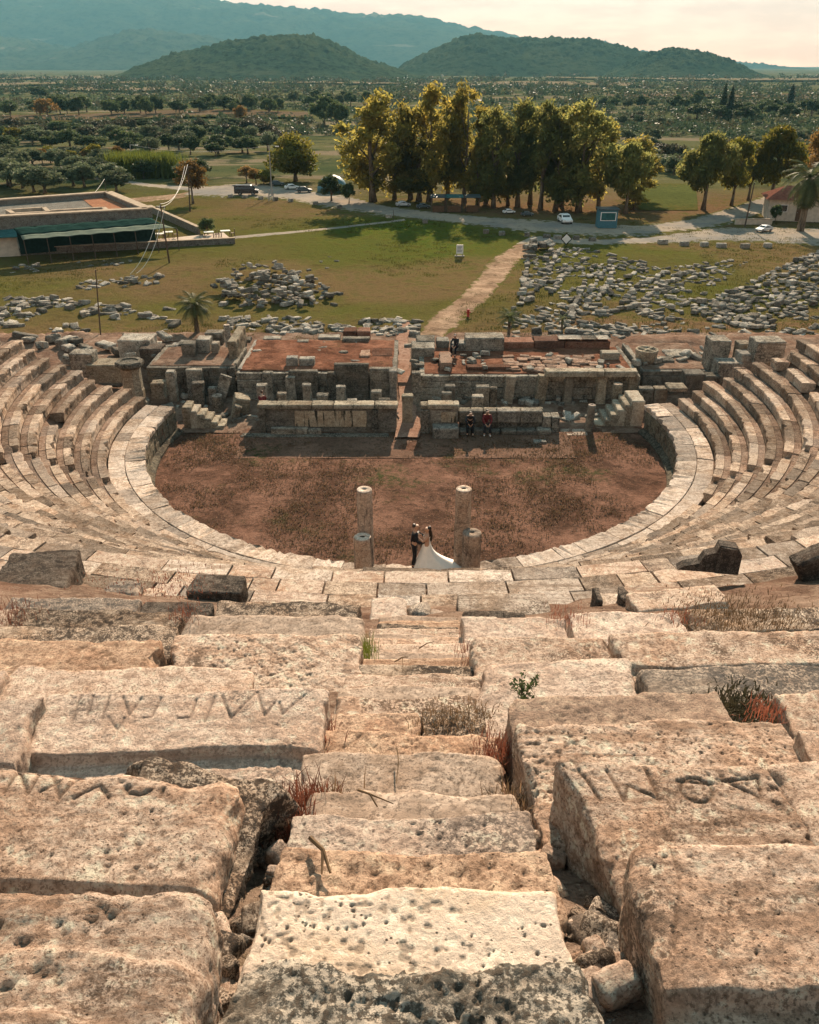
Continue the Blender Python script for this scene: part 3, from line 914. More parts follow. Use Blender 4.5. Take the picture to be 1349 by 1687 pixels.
def big_block(name, label, cat, L, D, Ht, res, seed, mat, rnd=.05, rough=1.0, chan=None, nose=.03, strokes=None, sw=.0085, sd=.016,
              loc=(0, 0, 0), rot=(0, 0, 0), group=None, skew=0.0, chip=1.0, broken=None, cracks=None, ends=.03, holes=0):
    """weathered stone: x along its length, y from -D (towards the steps above) to 0 (its front edge), z from 0 to Ht.
    strokes: carved letters on top, as pairs of local (x, y)."""
    nx, ny, nz = max(6, int(L / res)), max(5, int(D / res)), max(4, int(Ht / res))
    gx, gy, gz_ = np.linspace(-L / 2, L / 2, nx + 1), np.linspace(-D, 0, ny + 1), np.linspace(0, Ht, nz + 1)
    Vs, Fs = [], []
    n0 = 0
    def face(A, B, fun, flip):
        nonlocal n0
        a, b = np.meshgrid(A, B, indexing='ij')
        V = np.stack(fun(a, b), -1).reshape(-1, 3)
        ids = np.arange(V.shape[0]).reshape(a.shape) + n0
        F = np.stack([ids[:-1, :-1], ids[1:, :-1], ids[1:, 1:], ids[:-1, 1:]], -1).reshape(-1, 4)
        Vs.append(V); Fs.append(F[:, ::-1] if flip else F)
        n0 += len(V)
    face(gx, gy, lambda a, b: (a, b, a * 0 + Ht), False)
    face(gx, gz_, lambda a, b: (a, a * 0, b), True)
    face(gx, gz_, lambda a, b: (a, a * 0 - D, b), False)
    face(gy, gz_, lambda a, b: (a * 0 - L / 2, a, b), True)
    face(gy, gz_, lambda a, b: (a * 0 + L / 2, a, b), False)
    V, F = np.concatenate(Vs), np.concatenate(Fs)
    key = np.round(V * 1e4).astype(np.int64)
    _, first, inv = np.unique(key, axis=0, return_index=True, return_inverse=True)
    V, F = V[first], inv.reshape(-1)[F]
    V0 = V.copy()
    so = np.array([seed * 3.17 % 50, seed * 7.3 % 50, seed * 1.9 % 50])
    Q = V0 + so
    # rounded, chipped edges
    r = rnd * (1.0 + .9 * chip * np.clip(fbm(Q * 3.1, 3, seed + 3), -.6, 1))
    r = r + chip * .045 * sstep(.18, .42, fbm(Q * 2.4, 3, seed + 31)) * (res < .05)
    r = np.clip(r, .012, min(L, D, Ht) * .45)[:, None]
    lo, hi = np.array([-L / 2, -D, -.5]), np.array([L / 2, 0, Ht])
    q = np.minimum(np.maximum(V, lo + r), hi - r)
    d = V - q
    ln = np.linalg.norm(d, axis=1, keepdims=True)
    nrm = np.where(ln > 1e-6, d / np.maximum(ln, 1e-6), 0)
    m3 = (np.abs(d) > r * .999).sum(1)
    V = np.where(ln > r, q + nrm * r, V)
    flatn = np.where(V0[:, 2:3] > Ht - 1e-4, (0, 0, 1.), np.where(V0[:, 1:2] > -1e-4, (0, 1., 0), np.where(V0[:, 1:2] < -D + 1e-4, (0, -1., 0), np.sign(V0[:, 0:1]) * (1., 0, 0))))
    nn = np.where(ln > 1e-6, nrm, flatn)
    # large waves, mounds and pocks
    disp = rough * (.011 * fbm(Q * 2.3, 3, seed) + .008 * fbm(Q * 7.5, 4, seed + 1) + .0068 * fbm(Q * 30, 3, seed + 2, .65))
    pock = fbm(Q * 38, 2, seed + 9)
    disp = disp - rough * .008 * sstep(.22, .5, pock) * sstep(-.1, .25, fbm(Q * 2.1, 3, seed + 15))
    V = V + nn * disp[:, None]
    top = np.clip(V0[:, 2] / Ht, 0, 1) ** 2
    # wavy front edge and ends
    fy = np.clip((V0[:, 1] + D) / D, 0, 1) ** 3
    V[:, 1] += fy * nose * 2.0 * fbm(np.stack([V0[:, 0] * 1.9 + so[0], V0[:, 2] * .8, 0 * V0[:, 0]], -1), 4, seed + 5)
    ex = (2 * np.abs(V0[:, 0]) / L) ** 8 * np.sign(V0[:, 0])
    V[:, 0] += ex * ends * 2.0 * fbm(np.stack([V0[:, 1] * 2.5 + so[1], V0[:, 2] * 2, 0 * V0[:, 0]], -1), 4, seed + 6)
    V[:, 0] += skew * V0[:, 1]
    if chan:
        fr, dep = chan
        edge = -D * fr + .05 * fbm(np.stack([V0[:, 0] * 2.2, 0 * V0[:, 0], 0 * V0[:, 0] + seed], -1), 3, seed + 8)
        V[:, 2] -= dep * sstep(.0, .045, edge - V0[:, 1]) * top
    if broken is not None:                  # a flake missing from the top: (side axis value, amount, slope)
        V[:, 2] -= broken(V0[:, 0], V0[:, 1], seed) * top
    if strokes:
        dd = np.full(len(V), 9.0)
        for a, b in strokes: dd = np.minimum(dd, seg_dist(V0[:, 0], V0[:, 1], a, b))
        on = V0[:, 2] > Ht - 1e-4
        V[:, 2] -= sd * np.clip(1 - dd / (sw * 1.45), 0, 1) * on * (.8 + .5 * fbm(Q * 9, 2, seed + 12))
    if cracks:
        ckv = np.zeros(len(V))
        for a, b in cracks:
            wob = .035 * fbm(Q * 9, 4, seed + 14)
            dc = seg_dist(V0[:, 0] + wob, V0[:, 1] + wob, a, b)
            ckv = np.maximum(ckv, np.exp(-(dc / .0055) ** 2) * (V0[:, 2] > Ht - 1e-4))
        V[:, 2] -= .008 * ckv
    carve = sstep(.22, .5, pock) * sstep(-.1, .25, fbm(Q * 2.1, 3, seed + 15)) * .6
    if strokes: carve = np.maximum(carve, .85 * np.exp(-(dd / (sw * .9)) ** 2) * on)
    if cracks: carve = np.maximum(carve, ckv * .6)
    if holes:
        hr = np.random.default_rng(seed + 50)
        on_ = V0[:, 2] > Ht - 1e-4
        hv_ = np.zeros(len(V))
        cl = hr.uniform((-L * .46, -D * .95), (L * .46, -D * .04), (holes, 2))
        keep = fbm(np.c_[cl * 3.0, np.full(holes, seed * .37)], 2, seed + 51) > -.12
        for hx, hy in cl[keep]:
            rr_ = hr.uniform(.003, .0064)
            hv_ = np.maximum(hv_, sstep(1.25, .7, np.hypot(V0[:, 0] - hx, V0[:, 1] - hy) / rr_) * on_)
        V[:, 2] -= .011 * hv_
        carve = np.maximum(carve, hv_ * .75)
    o = np_mesh(name, V, F, mat)
    if res < .05:
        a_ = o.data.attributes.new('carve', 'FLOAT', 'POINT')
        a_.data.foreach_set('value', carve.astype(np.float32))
    o.location = loc
    o.rotation_euler = rot
    return tag(o, label, cat, group)

S_UP = .566
def seat_plane(py, h):
    Y = h / (tand(py) - S_UP)
    return Y, H - h - S_UP * Y
SEED = [100]
def seat(xL, yL, xR, yR, label, mat='seat', D=.72, Ht=.5, res=.02, h=1.12, chan=(.64, .045), strokes=None, cat='seat block', name='seat_block',
         tilt=(0, 0), rnd=.022, rough=.9, nose=.024, dz=0.0, group=None, cracks=None, broken=None, skew=0.0, ends=.03, chip=1.0, holes=0):
    SEED[0] += 1
    Y, z = seat_plane((yL + yR) / 2, h)
    z += dz
    A, B = at(xL, yL, z), at(xR, yR, z)
    L = (B - A).length
    mid = (A + B) / 2
    yaw = math.atan2(B.y - A.y, B.x - A.x)
    ca_, sa_ = math.cos(yaw), math.sin(yaw)
    def loc_(px, py):
        p = at(px, py, z) - mid
        return (p.x * ca_ + p.y * sa_, -p.x * sa_ + p.y * ca_)
    st = [(loc_(*a), loc_(*b)) for a, b in strokes] if strokes else None
    ck = [(loc_(*a), loc_(*b)) for a, b in cracks] if cracks else None
    return big_block(name, label, cat, L, D, Ht, res, SEED[0], M[mat], rnd, rough, chan, nose, st, loc=(mid.x, mid.y, z - Ht), rot=(tilt[0], tilt[1], yaw),
                     group=group, cracks=ck, broken=broken, skew=skew, ends=ends, chip=chip, holes=holes)
def zz(pts, f):                              # polyline in a zoomed picture -> list of strokes in photograph pixels
    P = [f(*p) for p in pts]
    return list(zip(P[:-1], P[1:]))
fA = lambda x, y: (x / 2.409, 1100 + y / 2.41)
fB = lambda x, y: (850 + x / 2.703, 1150 + y / 2.703)

# letters cut into the two seats on the left and one on the right
let_L2 = (zz([(325, 100), (285, 205)], fA) + zz([(372, 108), (345, 185)], fA) + zz([(438, 100), (405, 195)], fA) + zz([(490, 108), (512, 180), (562, 108)], fA)
          + zz([(430, 190), (465, 240), (495, 190)], fA) + zz([(640, 110), (600, 188), (568, 190)], fA) + zz([(780, 115), (755, 190), (705, 193)], fA)
          + zz([(850, 110), (812, 210)], fA) + zz([(880, 108), (915, 195), (1022, 88), (1048, 186), (1090, 138)], fA) + zz([(1108, 135), (1120, 182), (1205, 105)], fA))
let_L1 = (zz([(15, 495), (80, 392), (112, 492), (165, 398)], fA) + zz([(-40, 400), (25, 395)], fA) + zz([(212, 395), (236, 508), (315, 425)], fA) + zz([(158, 486), (240, 445)], fA)
          + zz([(300, 508), (395, 460), (432, 512)], fA) + zz([(498, 468), (512, 490), (560, 492), (600, 470)], fA) + zz([(655, 458), (640, 492)], fA))
circ = [(765 + 72 * math.cos(t / 10 * 2 * PI), 405 + 56 * math.sin(t / 10 * 2 * PI)) for t in range(11)]
let_R1 = (zz([(262, 325), (315, 455)], fB) + zz([(388, 325), (425, 458), (460, 390), (585, 452), (568, 330)], fB) + zz(circ, fB) + zz([(690, 366), (840, 372)], fB)
          + zz([(895, 355), (1055, 350), (1045, 442), (895, 355)], fB) + zz([(1190, 310), (1250, 418)], fB))

def slope_break(x0, x1, depth, lines=((.10, .05), (.26, .05))):
    def f(x, y, seed):
        wob = .06 * fbm(np.stack([x * 3, y * 3, 0 * x + seed], -1), 3, seed + 20)
        t = 0 * x
        for off, dp in lines: t = t + dp * sstep(0, .04, off * -1 - (y + wob))
        return -t + depth * sstep(x0, x1, x + wob)
    return f

# --- right of the steps, from the nearest down
seat(1036, 1376, 1720, 1376, 'huge pale seat block with a lengthwise crack, nearest on the right', Ht=.52, D=.80, res=.0075, holes=110, rnd=.05, cracks=[((1098, 1378), (1122, 1470)), ((1122, 1470), (1124, 1560))], chan=(.60, .05))
seat(912, 1249, 1262, 1252, 'seat block carved with large Greek letters, right of the steps', Ht=.62, D=.86, res=.007, strokes=let_R1, chan=None, rnd=.04, skew=-.22)
seat(1275, 1252, 1800, 1256, 'seat block right of the letter-carved block at the picture edge', D=.85, chan=(.66, .05))
seat(851, 1191, 1288, 1184, 'greyish pock-marked seat block just below the letter-carved block', mat='seat', Ht=.60, D=.78, res=.0075, holes=260, rough=1.1, chan=None)
seat(1306, 1200, 1760, 1196, 'small weathered seat block right of the pock-marked block', D=.7, dz=.03)
seat(829, 1139, 1188, 1137, 'smooth ochre seat block with a short crack, below the pock-marked block', mat='orange', Ht=.6, D=.70, res=.015, chan=None, cracks=[((952, 1142), (962, 1186))])
seat(1268, 1133, 1800, 1131, 'seat block beyond a dark weedy gap on the right', D=.75)
seat(790, 1084, 1042, 1082, 'rounded seat block with a weed growing at its left end', Ht=.6, D=.9, res=.018, chan=None, rnd=.08, skew=.1)
seat(1046, 1095, 1600, 1091, 'long seat block darkened by lichen along its back', mat='seat_lichen', D=.85, res=.02, chan=(.5, .05))
seat(770, 1046, 1001, 1046, 'seat block with a black hole near its bleached end', Ht=.55, D=.8, res=.011, strokes=[((862, 1058), (877, 1063)), ((864, 1061), (874, 1066)), ((867, 1067), (873, 1073))],  chan=(.75, .04), rnd=.06)
seat(1005, 1041, 1500, 1034, 'long straight seat block with a dark shadow line behind it', D=.80, res=.022, chan=(.6, .05), rnd=.04)
seat(762, 1014, 930, 1017, 'low worn seat block at the foot of the steps on the right', mat='seat', D=.9, res=.025, chan=None)
seat(932, 1009, 1118, 1006, 'broken seat block beside a red tuft, right of the stair foot', D=.9, res=.025, rough=1.5, chan=None)
seat(1122, 1003, 1600, 994, 'seat block overgrown with dry brown moss on the right', mat='seat_lichen', D=.9, res=.025, rough=1.4, chan=(.5, .05))
seat(1030, 975, 1176, 962, 'pale seat block beside two upright slabs', D=1.0, res=.03, chan=(.5, .06))
seat(1180, 957, 1600, 928, 'long pale seat block under the broken upright stone', D=1.0, res=.03, chan=(.5, .06))

# --- left of the steps
seat(-420, 1444, 346, 1452, 'huge layered seat block with broken ledges, nearest on the left', mat='seat', Ht=.55, D=.95, res=.011, chan=None, rough=1.5, rnd=.06,
     broken=slope_break(-9, -8, -.0, ((.20, .028), (.40, .035))), skew=-.05)
seat(-420, 1250, 412, 1272, 'big ochre seat block with large carved letters on its ragged edge', mat='seat', Ht=.6, D=1.0, res=.008, holes=120, strokes=let_L1, chan=(.52, .05), rnd=.07, nose=.06, ends=.05)
seat(215, 1222, 462, 1240, 'cracked slab lying tilted between two seats left of the steps', mat='seat_lichen', Ht=.35, D=.72, res=.014, chan=None, tilt=(.05, .20), rough=1.5, nose=.12, ends=.1, rnd=.07, dz=.06, name='broken_slab', cat='broken slab')
seat(84, 1141, 541, 1127, 'long seat block cut with a zigzag of carved letters', mat='seat', Ht=.62, D=.9, res=.008, strokes=let_L2, chan=(.55, .06), rnd=.035)
seat(-420, 1147, 80, 1145, 'seat block left of the zigzag-carved block', D=.9, chan=(.55, .06))
seat(25, 1102, 420, 1096, 'long narrow seat block above the zigzag-carved block', D=.6, Ht=.6, res=.02, nose=.05)
seat(-300, 1108, 20, 1104, 'seat block at the left picture edge above a dark slot', D=.6)
seat(288, 1044, 592, 1040, 'broad seat block with an etched net of cracks, left of the steps', mat='seat', Ht=.6, D=1.15, res=.011, cracks=[((400, 1050), (440, 1075)), ((440, 1075), (430, 1112)), ((440, 1075), (500, 1060)), ((500, 1060), (545, 1092)), ((375, 1088), (440, 1075)), ((430, 1112), (500, 1100))], chan=None, rough=1.3, rnd=.06, skew=-.1)
seat(-300, 1052, 284, 1050, 'smooth salmon seat block with a curved broken end', mat='orange', D=.95, Ht=.55, res=.02, chan=None, nose=.06, dz=-.03, ends=.1)
seat(-100, 1030, 298, 1031, 'thin pale seat block above the salmon one', D=.8, res=.025, mat='seat_lichen', nose=.05, chan=None)
seat(306, 1008, 606, 1011, 'grey seat block with rounded end at the head of the lower steps', mat='smooth', D=.9, Ht=.6, res=.022, chan=(.7, .05), rnd=.08)
seat(32, 1002, 304, 1007, 'long grey seat block with a red tuft at its end', mat='seat_lichen', D=.9, res=.025, nose=.05, rough=1.3)
seat(-320, 1003, 28, 1003, 'worn seat block at the left edge with a red tuft', D=.9, res=.03)
seat(18, 982, 236, 986, 'low grey seat block below the big dark block', mat='seat_lichen', D=.9, res=.03, rough=1.4)
seat(240, 990, 352, 992, 'short dark seat block left of the black cube', mat='dark', D=.9, res=.03)
seat(356, 991, 596, 990, 'dark lichened seat block right of the black cube', mat='seat_lichen', D=.9, res=.03, nose=.05)

# --- the steps down the middle
def stp(xL, xR, py, label, mat='seat', D=.52, res=.014, h=1.38, **k):
    seat(xL, py, xR, py, label, mat, D, .32, res, h, None, cat='step', name='stair_step', **k)
stp(380, 972, 1578, 'rough dark lichened step at the bottom edge of the picture', 'greystep', D=.75, res=.008, rough=1.9, nose=.06, rnd=.035)
stp(415, 930, 1460, 'white step pierced with small round holes', 'pitted', D=.50, res=.005, holes=130, rough=.55, nose=.012, rnd=.03, skew=0)
stp(468, 898, 1396, 'ochre brown step with a twig, just below the white step', 'orange', res=.012, rough=1.2)
stp(486, 868, 1341, 'pale pitted step beside the red grass', 'seat', res=.008, holes=70, nose=.03)
stp(512, 846, 1300, 'narrow step with a forked twig on it', 'smooth', res=.014)
stp(497, 830, 1239, 'smooth grey step with a pale straw down its middle', 'smooth', D=.6, res=.009, holes=14, nose=.04, rough=.6)
stp(528, 826, 1205, 'orange step split by a crack', 'orange', res=.010, cracks=[((602, 1205), (590, 1218)), ((590, 1218), (560, 1236))], nose=.03)
stp(535, 690, 1171, 'small orange step stone with a dark crack', 'orange', res=.010, cracks=[((636, 1172), (648, 1182)), ((648, 1182), (650, 1196))])
stp(690, 800, 1166, 'rough step stone under dry weeds', 'seat_lichen', res=.016, rough=1.8)
for k in range(13):
    d_ = 4.45 + .365 * k
    tn_ = S_UP + 1.38 / d_
    py_ = 843.5 + FPX * math.tan(math.atan(tn_) - PITCH)
    z_ = d_ * (CP + tn_ * SP)
    hw_ = (.52 + .02 * n1(k * 1.7, 5)) * FPX / z_
    xm_ = 676 + 1.2 * k + 4 * n1(k * 2.3, 8)
    stp(xm_ - hw_, xm_ + hw_, py_, '%s step of the middle flight, counted downhill from the weedy rough stone' % ORD[k], ('seat', 'smooth', 'seat', 'seat_lichen', 'orange', 'smooth', 'seat')[k % 7], res=.02, D=.44, nose=.02, rough=.8)

# --- single stones on the ledge and at the foot of the steps
def loose(px, py_top_mid, wpx, z0, Ht, D, label, mat='seat', rough=1.4, rnd=.06, yaw=0.0, tilt=(0, 0), res=.03, name='fallen_block', cat='stone block', nose=.04, lift=0):
    SEED[0] += 1
    p = at(px, py_top_mid, z0 + Ht)
    zc = p.y * CP - (p.z - H) * SP
    L = wpx / FPX * zc
    return big_block(name, label, cat, L, D, Ht, res, SEED[0], M[mat], rnd, rough, None, nose, loc=(p.x, p.y + D / 2, z0 + lift), rot=(tilt[0], tilt[1], yaw))
loose(52, 936, 118, Z_DIAZ, .62, 1.25, 'big dark cut block with flat lichened top on the left ledge', 'dark', .5, .03, yaw=.12, tilt=(.03, .02), cat='stone block')
loose(359, 961, 86, Z_DIAZ + .05, .48, .55, 'black weathered cube of stone at the left edge of the ledge', 'dark', .8, .03, yaw=-.06)
loose(200, 967, 62, Z_DIAZ + .05, .28, .5, 'rounded brown boulder between the dark block and the black cube', 'seat_lichen', 2.2, .14)
loose(250, 977, 34, Z_DIAZ, .22, .4, 'small pale boulder on the red dirt left of the black cube', 'seat', 2.0, .1)
loose(130, 985, 50, Z_DIAZ + .1, .22, .35, 'pale wedge of stone beside the big dark block', 'walk', .8, .03, yaw=.4)
loose(640, 1004, 62, Z_DIAZ + .62, .34, .7, 'grooved corner block at the foot of the steps', 'seat', .7, .03)
loose(690, 1001, 38, Z_DIAZ + .55, .30, .42, 'cracked boulder beside the grooved corner block', 'seat_lichen', 2.2, .12)
loose(720, 1009, 20, Z_DIAZ + .6, .22, .3, 'small grey boulder right of the cracked boulder', 'smooth', 2.0, .09)
loose(830, 997, 150, Z_DIAZ + .5, .30, .7, 'long grooved slab right of the stair foot', 'walk', .6, .03)
loose(815, 1022, 110, Z_DIAZ + .8, .26, .5, 'dark lichened slab behind the grooved slab', 'dark', 1.3, .06)
loose(985, 978, 13, Z_DIAZ + .2, .62, .42, 'thin upright slab on the right, left one of a pair', 'dark', .8, .03)
loose(1027, 975, 9, Z_DIAZ + .25, .55, .42, 'thin upright slab on the right, right one of a pair', 'dark', .8, .03)
loose(1005, 990, 40, Z_DIAZ + .2, .25, .5, 'low pale stone between the pair of upright slabs', 'walk', .8, .04)
gs = np.random.default_rng(9)
gproto = []
for i in range(7):
    o = big_block('gutter_stone', None, None, gs.uniform(.12, .22), gs.uniform(.09, .15), gs.uniform(.07, .12), .018, 700 + i, M['seat' if i % 2 else 'seat_lichen'], .03, .9, None, .02, ends=.02)
    gproto.append(o.data); bpy.data.objects.remove(o)
for side, (xa_, xb_, ya_, yb_), n_ in (('in the right-hand gutter beside the steps', (932, 1018, 1462, 1720), 30), ('in the right-hand gutter beside the steps', (866, 912, 1350, 1460), 16),
                                       ('in the left-hand gutter beside the steps', (345, 412, 1480, 1720), 26), ('in the left-hand gutter beside the steps', (425, 470, 1340, 1470), 18)):
    for _ in range(n_):
        py = gs.uniform(ya_, yb_); f_ = (py - ya_) / (yb_ - ya_)
        px = gs.uniform(xa_, xb_) + (f_ * 20 if xa_ > 900 else (-f_ * 30 if xa_ < 420 else 0))
        Y_ = 1.60 / (tand(py) - S_UP)
        x_ = (px - 674.5) / FPX * (Y_ * CP + (1.6 + S_UP * Y_) * SP)
        o = bpy.data.objects.new('gutter_stone', gproto[gs.integers(0, 7)])
        C.objects.link(o)
        o.location = (x_, Y_, hill_z(x_, Y_) + gs.uniform(-.04, .03))
        o.rotation_euler = (gs.normal(0, .3), gs.normal(0, .3), gs.uniform(0, 6.28))
        k_ = gs.uniform(.3, .8); o.scale = (k_, k_, k_)
        tag(o, 'small loose stone lying ' + side, 'loose stone', 'loose stones ' + side)
# the broken upright stone on the right: a moulded block whose left side has come away
pz = at(1185, 948, Z_DIAZ + .3)
m = MB()
m.prism([(-1.0, 0), (-.15, 0), (.42, 0), (.42, .52), (.28, .72), (-.12, .76), (-.18, .55), (-.42, .46), (-.52, .22), (-.85, .12)], -.28, .0, M=Matrix.Scale(.74, 4) @ Matrix.Rotation(PI / 2, 4, 'X'))
m.prism([(-.14, .02), (.40, .02), (.40, .50), (.27, .70), (-.10, .74)], .0, .06, M=Matrix.Scale(.74, 4) @ Matrix.Rotation(PI / 2, 4, 'X'))
o = m.build('broken_orthostat', M['dark'], loc=(pz.x, pz.y, Z_DIAZ + .35))
o.rotation_euler = (0, 0, -.15)
tag(o, 'dark broken upright stone with a smooth pale face on the right ledge', 'upright stone')
loose(1352, 915, 52, Z_DIAZ + .25, .5, .4, 'dark sharp-edged block at the right picture edge', 'dark', .6, .03, tilt=(0, -.5), lift=.1)

# ================================================================== THE STAGE RUINS
flat('stage_ground', -27, 27, 41.0, 60, .0, M['dirt'], .07, 90, 8)
flat('wall_shadow_sheet', -8.9, 8.5, 37.8, 41.3, -.006, M['shadow_earth'], .03, 60, 9)  # floor sheet sized to the stage walls' shadow, painted slightly greyer
m = MB()
n = 34
ys_ = np.linspace(40.2, 62.5, n)
P0 = [at(x_, y_, 0) for x_, y_ in ((650, 727), (655, 712), (655, 655), (655, 600), (655, 560), (655, 540))]
P1 = [at(x_, y_, 0) for x_, y_ in ((692, 727), (693, 712), (680, 655), (674, 600), (672, 560), (676, 540))]
xa = np.interp(ys_, [p.y for p in P0], [p.x for p in P0])
xb = np.interp(ys_, [p.y for p in P1], [p.x for p in P1])
V, F = [], []
for i in range(n):
    zt = .10
    xa[i] += .18 * n1(ys_[i] * 1.1, 3); xb[i] += .18 * n1(ys_[i] * 1.1, 9)
    V += [(xa[i], ys_[i], zt), ((xa[i] + xb[i]) / 2, ys_[i], zt + .02), (xb[i], ys_[i], zt)]
for i in range(n - 1):
    for k in range(2):
        a = i * 3 + k
        F.append((a, a + 1, a + 4, a + 3))
tag(np_mesh('passage_path', np.array(V), np.array(F), M['pinkpave']), kind='structure')

def sb(px0, px1, pyt, Y, D, label=None, mat='stage', z0=0.0, name='standing_stone', cat='standing stone', rot=(0, 0, 0), res=.07, rough=1.2, rnd=.045,
       parent=None, group=None, nose=.03, build=True):
    "stone whose front top edge is seen at pyt between px0 and px1, standing at distance Y on z0"
    SEED[0] += 1
    a, b = atY(px0, pyt, Y), atY(px1, pyt, Y)
    Ht, L = a.z - z0, b.x - a.x
    loc = Vector(((a.x + b.x) / 2, Y + D, z0))
    o = big_block(name, label if parent is None else None, cat if parent is None else None, L, D, Ht, min(res, L / 5, D / 4, Ht / 4), SEED[0], M[mat], min(rnd, L * .2, D * .2), rough, None, nose,
                  loc=loc, rot=rot, group=group)
    if parent is not None:
        o.parent = parent
        o.location = loc - parent.location
    return o

# left front wall of the stage: body, plaster face, coping slabs, plinth
wl_ = empty('stage_wall', atY(539, 712, 41.1) * 1.0, 0, 'low front wall of the stage with a patch of pale plaster, left of the passage', 'wall')
wl_.location.z = 0
def part(px0, px1, pyt, Y, D, name, mat, z0=0.0, par=None, **k):
    return sb(px0, px1, pyt, Y, D, None, mat, z0, name, None, parent=par, **k)
part(425, 653, 672, 41.15, .55, 'wall_body', 'stage', 0, wl_, res=.1)
zc_ = atY(500, 672, 41.1).z
for a, b in ((423, 472), (473, 512), (513, 548), (549, 616), (617, 655)):
    part(a, b, 667.5, 41.02, .72, 'coping_slab', 'stage_pale', zc_ - .02, wl_, rough=.7)
part(484, 604, 677, 41.12, .1, 'plaster_face', 'plasterface', .32, wl_, rough=.5)
part(446, 506, 706, 40.75, .3, 'plinth_slab', 'stage', 0, wl_)
part(507, 529, 708, 40.75, .3, 'plinth_slab', 'stage', 0, wl_)
part(425, 436, 672, 40.98, .2, 'pilaster', 'stage', 0, wl_)
part(612, 622, 676, 41.0, .2, 'pilaster', 'stage', 0, wl_)
part(396, 640, 719, 40.45, .5, 'floor_ledge', 'stage', -.1, wl_, rough=.5)

wr_ = empty('stage_wall', atY(724, 712, 41.1), 0, 'tall end of the stage front wall with a stone bench block, right of the passage', 'wall')
wr_.location.z = 0
part(693, 755, 672, 41.1, .6, 'wall_body', 'stage', 0, wr_, res=.1)
zc_ = atY(700, 672, 41.1).z
part(692, 704, 668.5, 41.02, .72, 'coping_slab', 'stage_pale', zc_ - .02, wr_, rough=.7)
part(705, 747, 667, 41.02, .72, 'coping_slab', 'stage_pale', zc_ - .02, wr_, rough=.7)
part(748, 756, 667.5, 41.02, .72, 'coping_slab', 'stage_pale', zc_ - .02, wr_, rough=.7)
part(693, 707, 676, 40.98, .2, 'pilaster', 'stage', 0, wr_)
part(727, 752, 679, 41.06, .1, 'plaster_face', 'plasterface', .6, wr_, rough=.5)
part(713, 756, 706, 40.25, .75, 'bench_block', 'stage', 0, wr_)
wr2 = empty('stage_wall', atY(836, 712, 41.1), 0, 'long lower stage wall with a stone bench along its foot, behind the seated pair', 'wall')
wr2.location.z = 0
part(757, 922, 693, 41.3, .5, 'wall_body', 'stage', 0, wr2, res=.1)
zc_ = atY(800, 694, 41.3).z
for a, b in ((756, 796), (797, 819), (820, 858), (859, 894)):
    part(a, b, 678, 41.22, .5, 'parapet_block', 'stage', zc_ - .03, wr2)
for a, b in ((757, 775), (776, 796), (797, 843), (844, 863), (864, 894)):
    part(a, b, 673.5, 41.74, .28, 'rear_coping', 'stage_pale', zc_ - .3, wr2)
part(895, 909, 687, 41.2, .7, 'parapet_block', 'stage', 0, wr2)
part(910, 923, 688, 41.1, .8, 'parapet_block', 'stage', 0, wr2)
for a, b in ((757, 776), (777, 808), (809, 825), (826, 852), (853, 884), (885, 909)):
    part(a, b, 709 + (a % 3), 40.75, .55, 'bench_slab', 'stage', 0, wr2)
part(825, 845, 695, 41.24, .08, 'plaster_face', 'plasterface', .55, wr2, rough=.5)
part(853, 885, 695, 41.24, .08, 'plaster_face', 'plasterface', .55, wr2, rough=.5)
sb(926, 968, 717, 40.7, .9, 'pale threshold slab lying in the sun beside the right stair block', 'walk', -.05, 'threshold_slab', 'slab')
sb(879, 901, 728, 39.6, .35, 'flat dark stone lying in front of the stage wall', 'stage', -.02, 'fallen_block', 'stone block')

# the stage platforms with their retaining walls
def platform(label, px0, px1, pyt, Y, py_back, mat_top, floor_name):
    a, b = atY(px0, pyt, Y), atY(px1, pyt, Y)
    zt = (a.z + b.z) / 2
    yb = at(px0, py_back, zt).y
    root = empty('stage_platform', ((a.x + b.x) / 2, Y, 0), 0, label, 'platform')
    W = b.x - a.x
    m = MB()
    zi = 0
    while zi < zt - .05:
        h_ = min(random.uniform(.34, .46), zt - zi)
        x = -W / 2
        while x < W / 2 - .05:
            l = min(random.uniform(.6, 1.5), W / 2 - x)
            if W / 2 - x - l < .3: l = W / 2 - x
            m.box(x + .008, x + l - .008, random.uniform(-.02, .03), .6, zi + .006, zi + h_ - .006, bev=.025, j=.015)
            x += l
        zi += h_
    m.build('retaining_wall', M['stage'], root)
    n_ = 44
    X, Y_ = np.meshgrid(np.linspace(-W / 2, W / 2, n_), np.linspace(.25, yb - Y, n_))
    Z = zt + .03 + .07 * fbm(np.stack([X * 1.3, Y_ * 1.3, 0 * X + zt], -1), 4, 6)
    Z[0] = Z[-1] = zt - .3
    Z[:, 0] = Z[:, -1] = zt - .3
    ids = np.arange(n_ * n_).reshape(n_, n_)
    F = np.stack([ids[:-1, :-1], ids[:-1, 1:], ids[1:, 1:], ids[1:, :-1]], -1).reshape(-1, 4)
    np_mesh(floor_name, np.stack([X, Y_, Z], -1).reshape(-1, 3), F, M[mat_top], parent=root)
    mm = MB()
    d_ = yb - Y
    for sx in (-1, 1):
        MB().box(sx * W / 2 - .3 if sx > 0 else -W / 2, W / 2 if sx > 0 else -W / 2 + .3, .61, d_, 0, zt + .02, bev=.03, j=.03).build('side_wall', M['stage'], root)
    return root, zt, yb
pfL, ztL, ybL = platform('ruined platform of bare red earth behind the left stage wall', 388, 653, 614, 46.0, 560, 'redearth', 'earth_fill')
pfR, ztR, ybR = platform('ruined platform paved with broken reddish slabs behind the right stage wall', 692, 1056, 620, 46.0, 572, 'redearth', 'earth_fill')
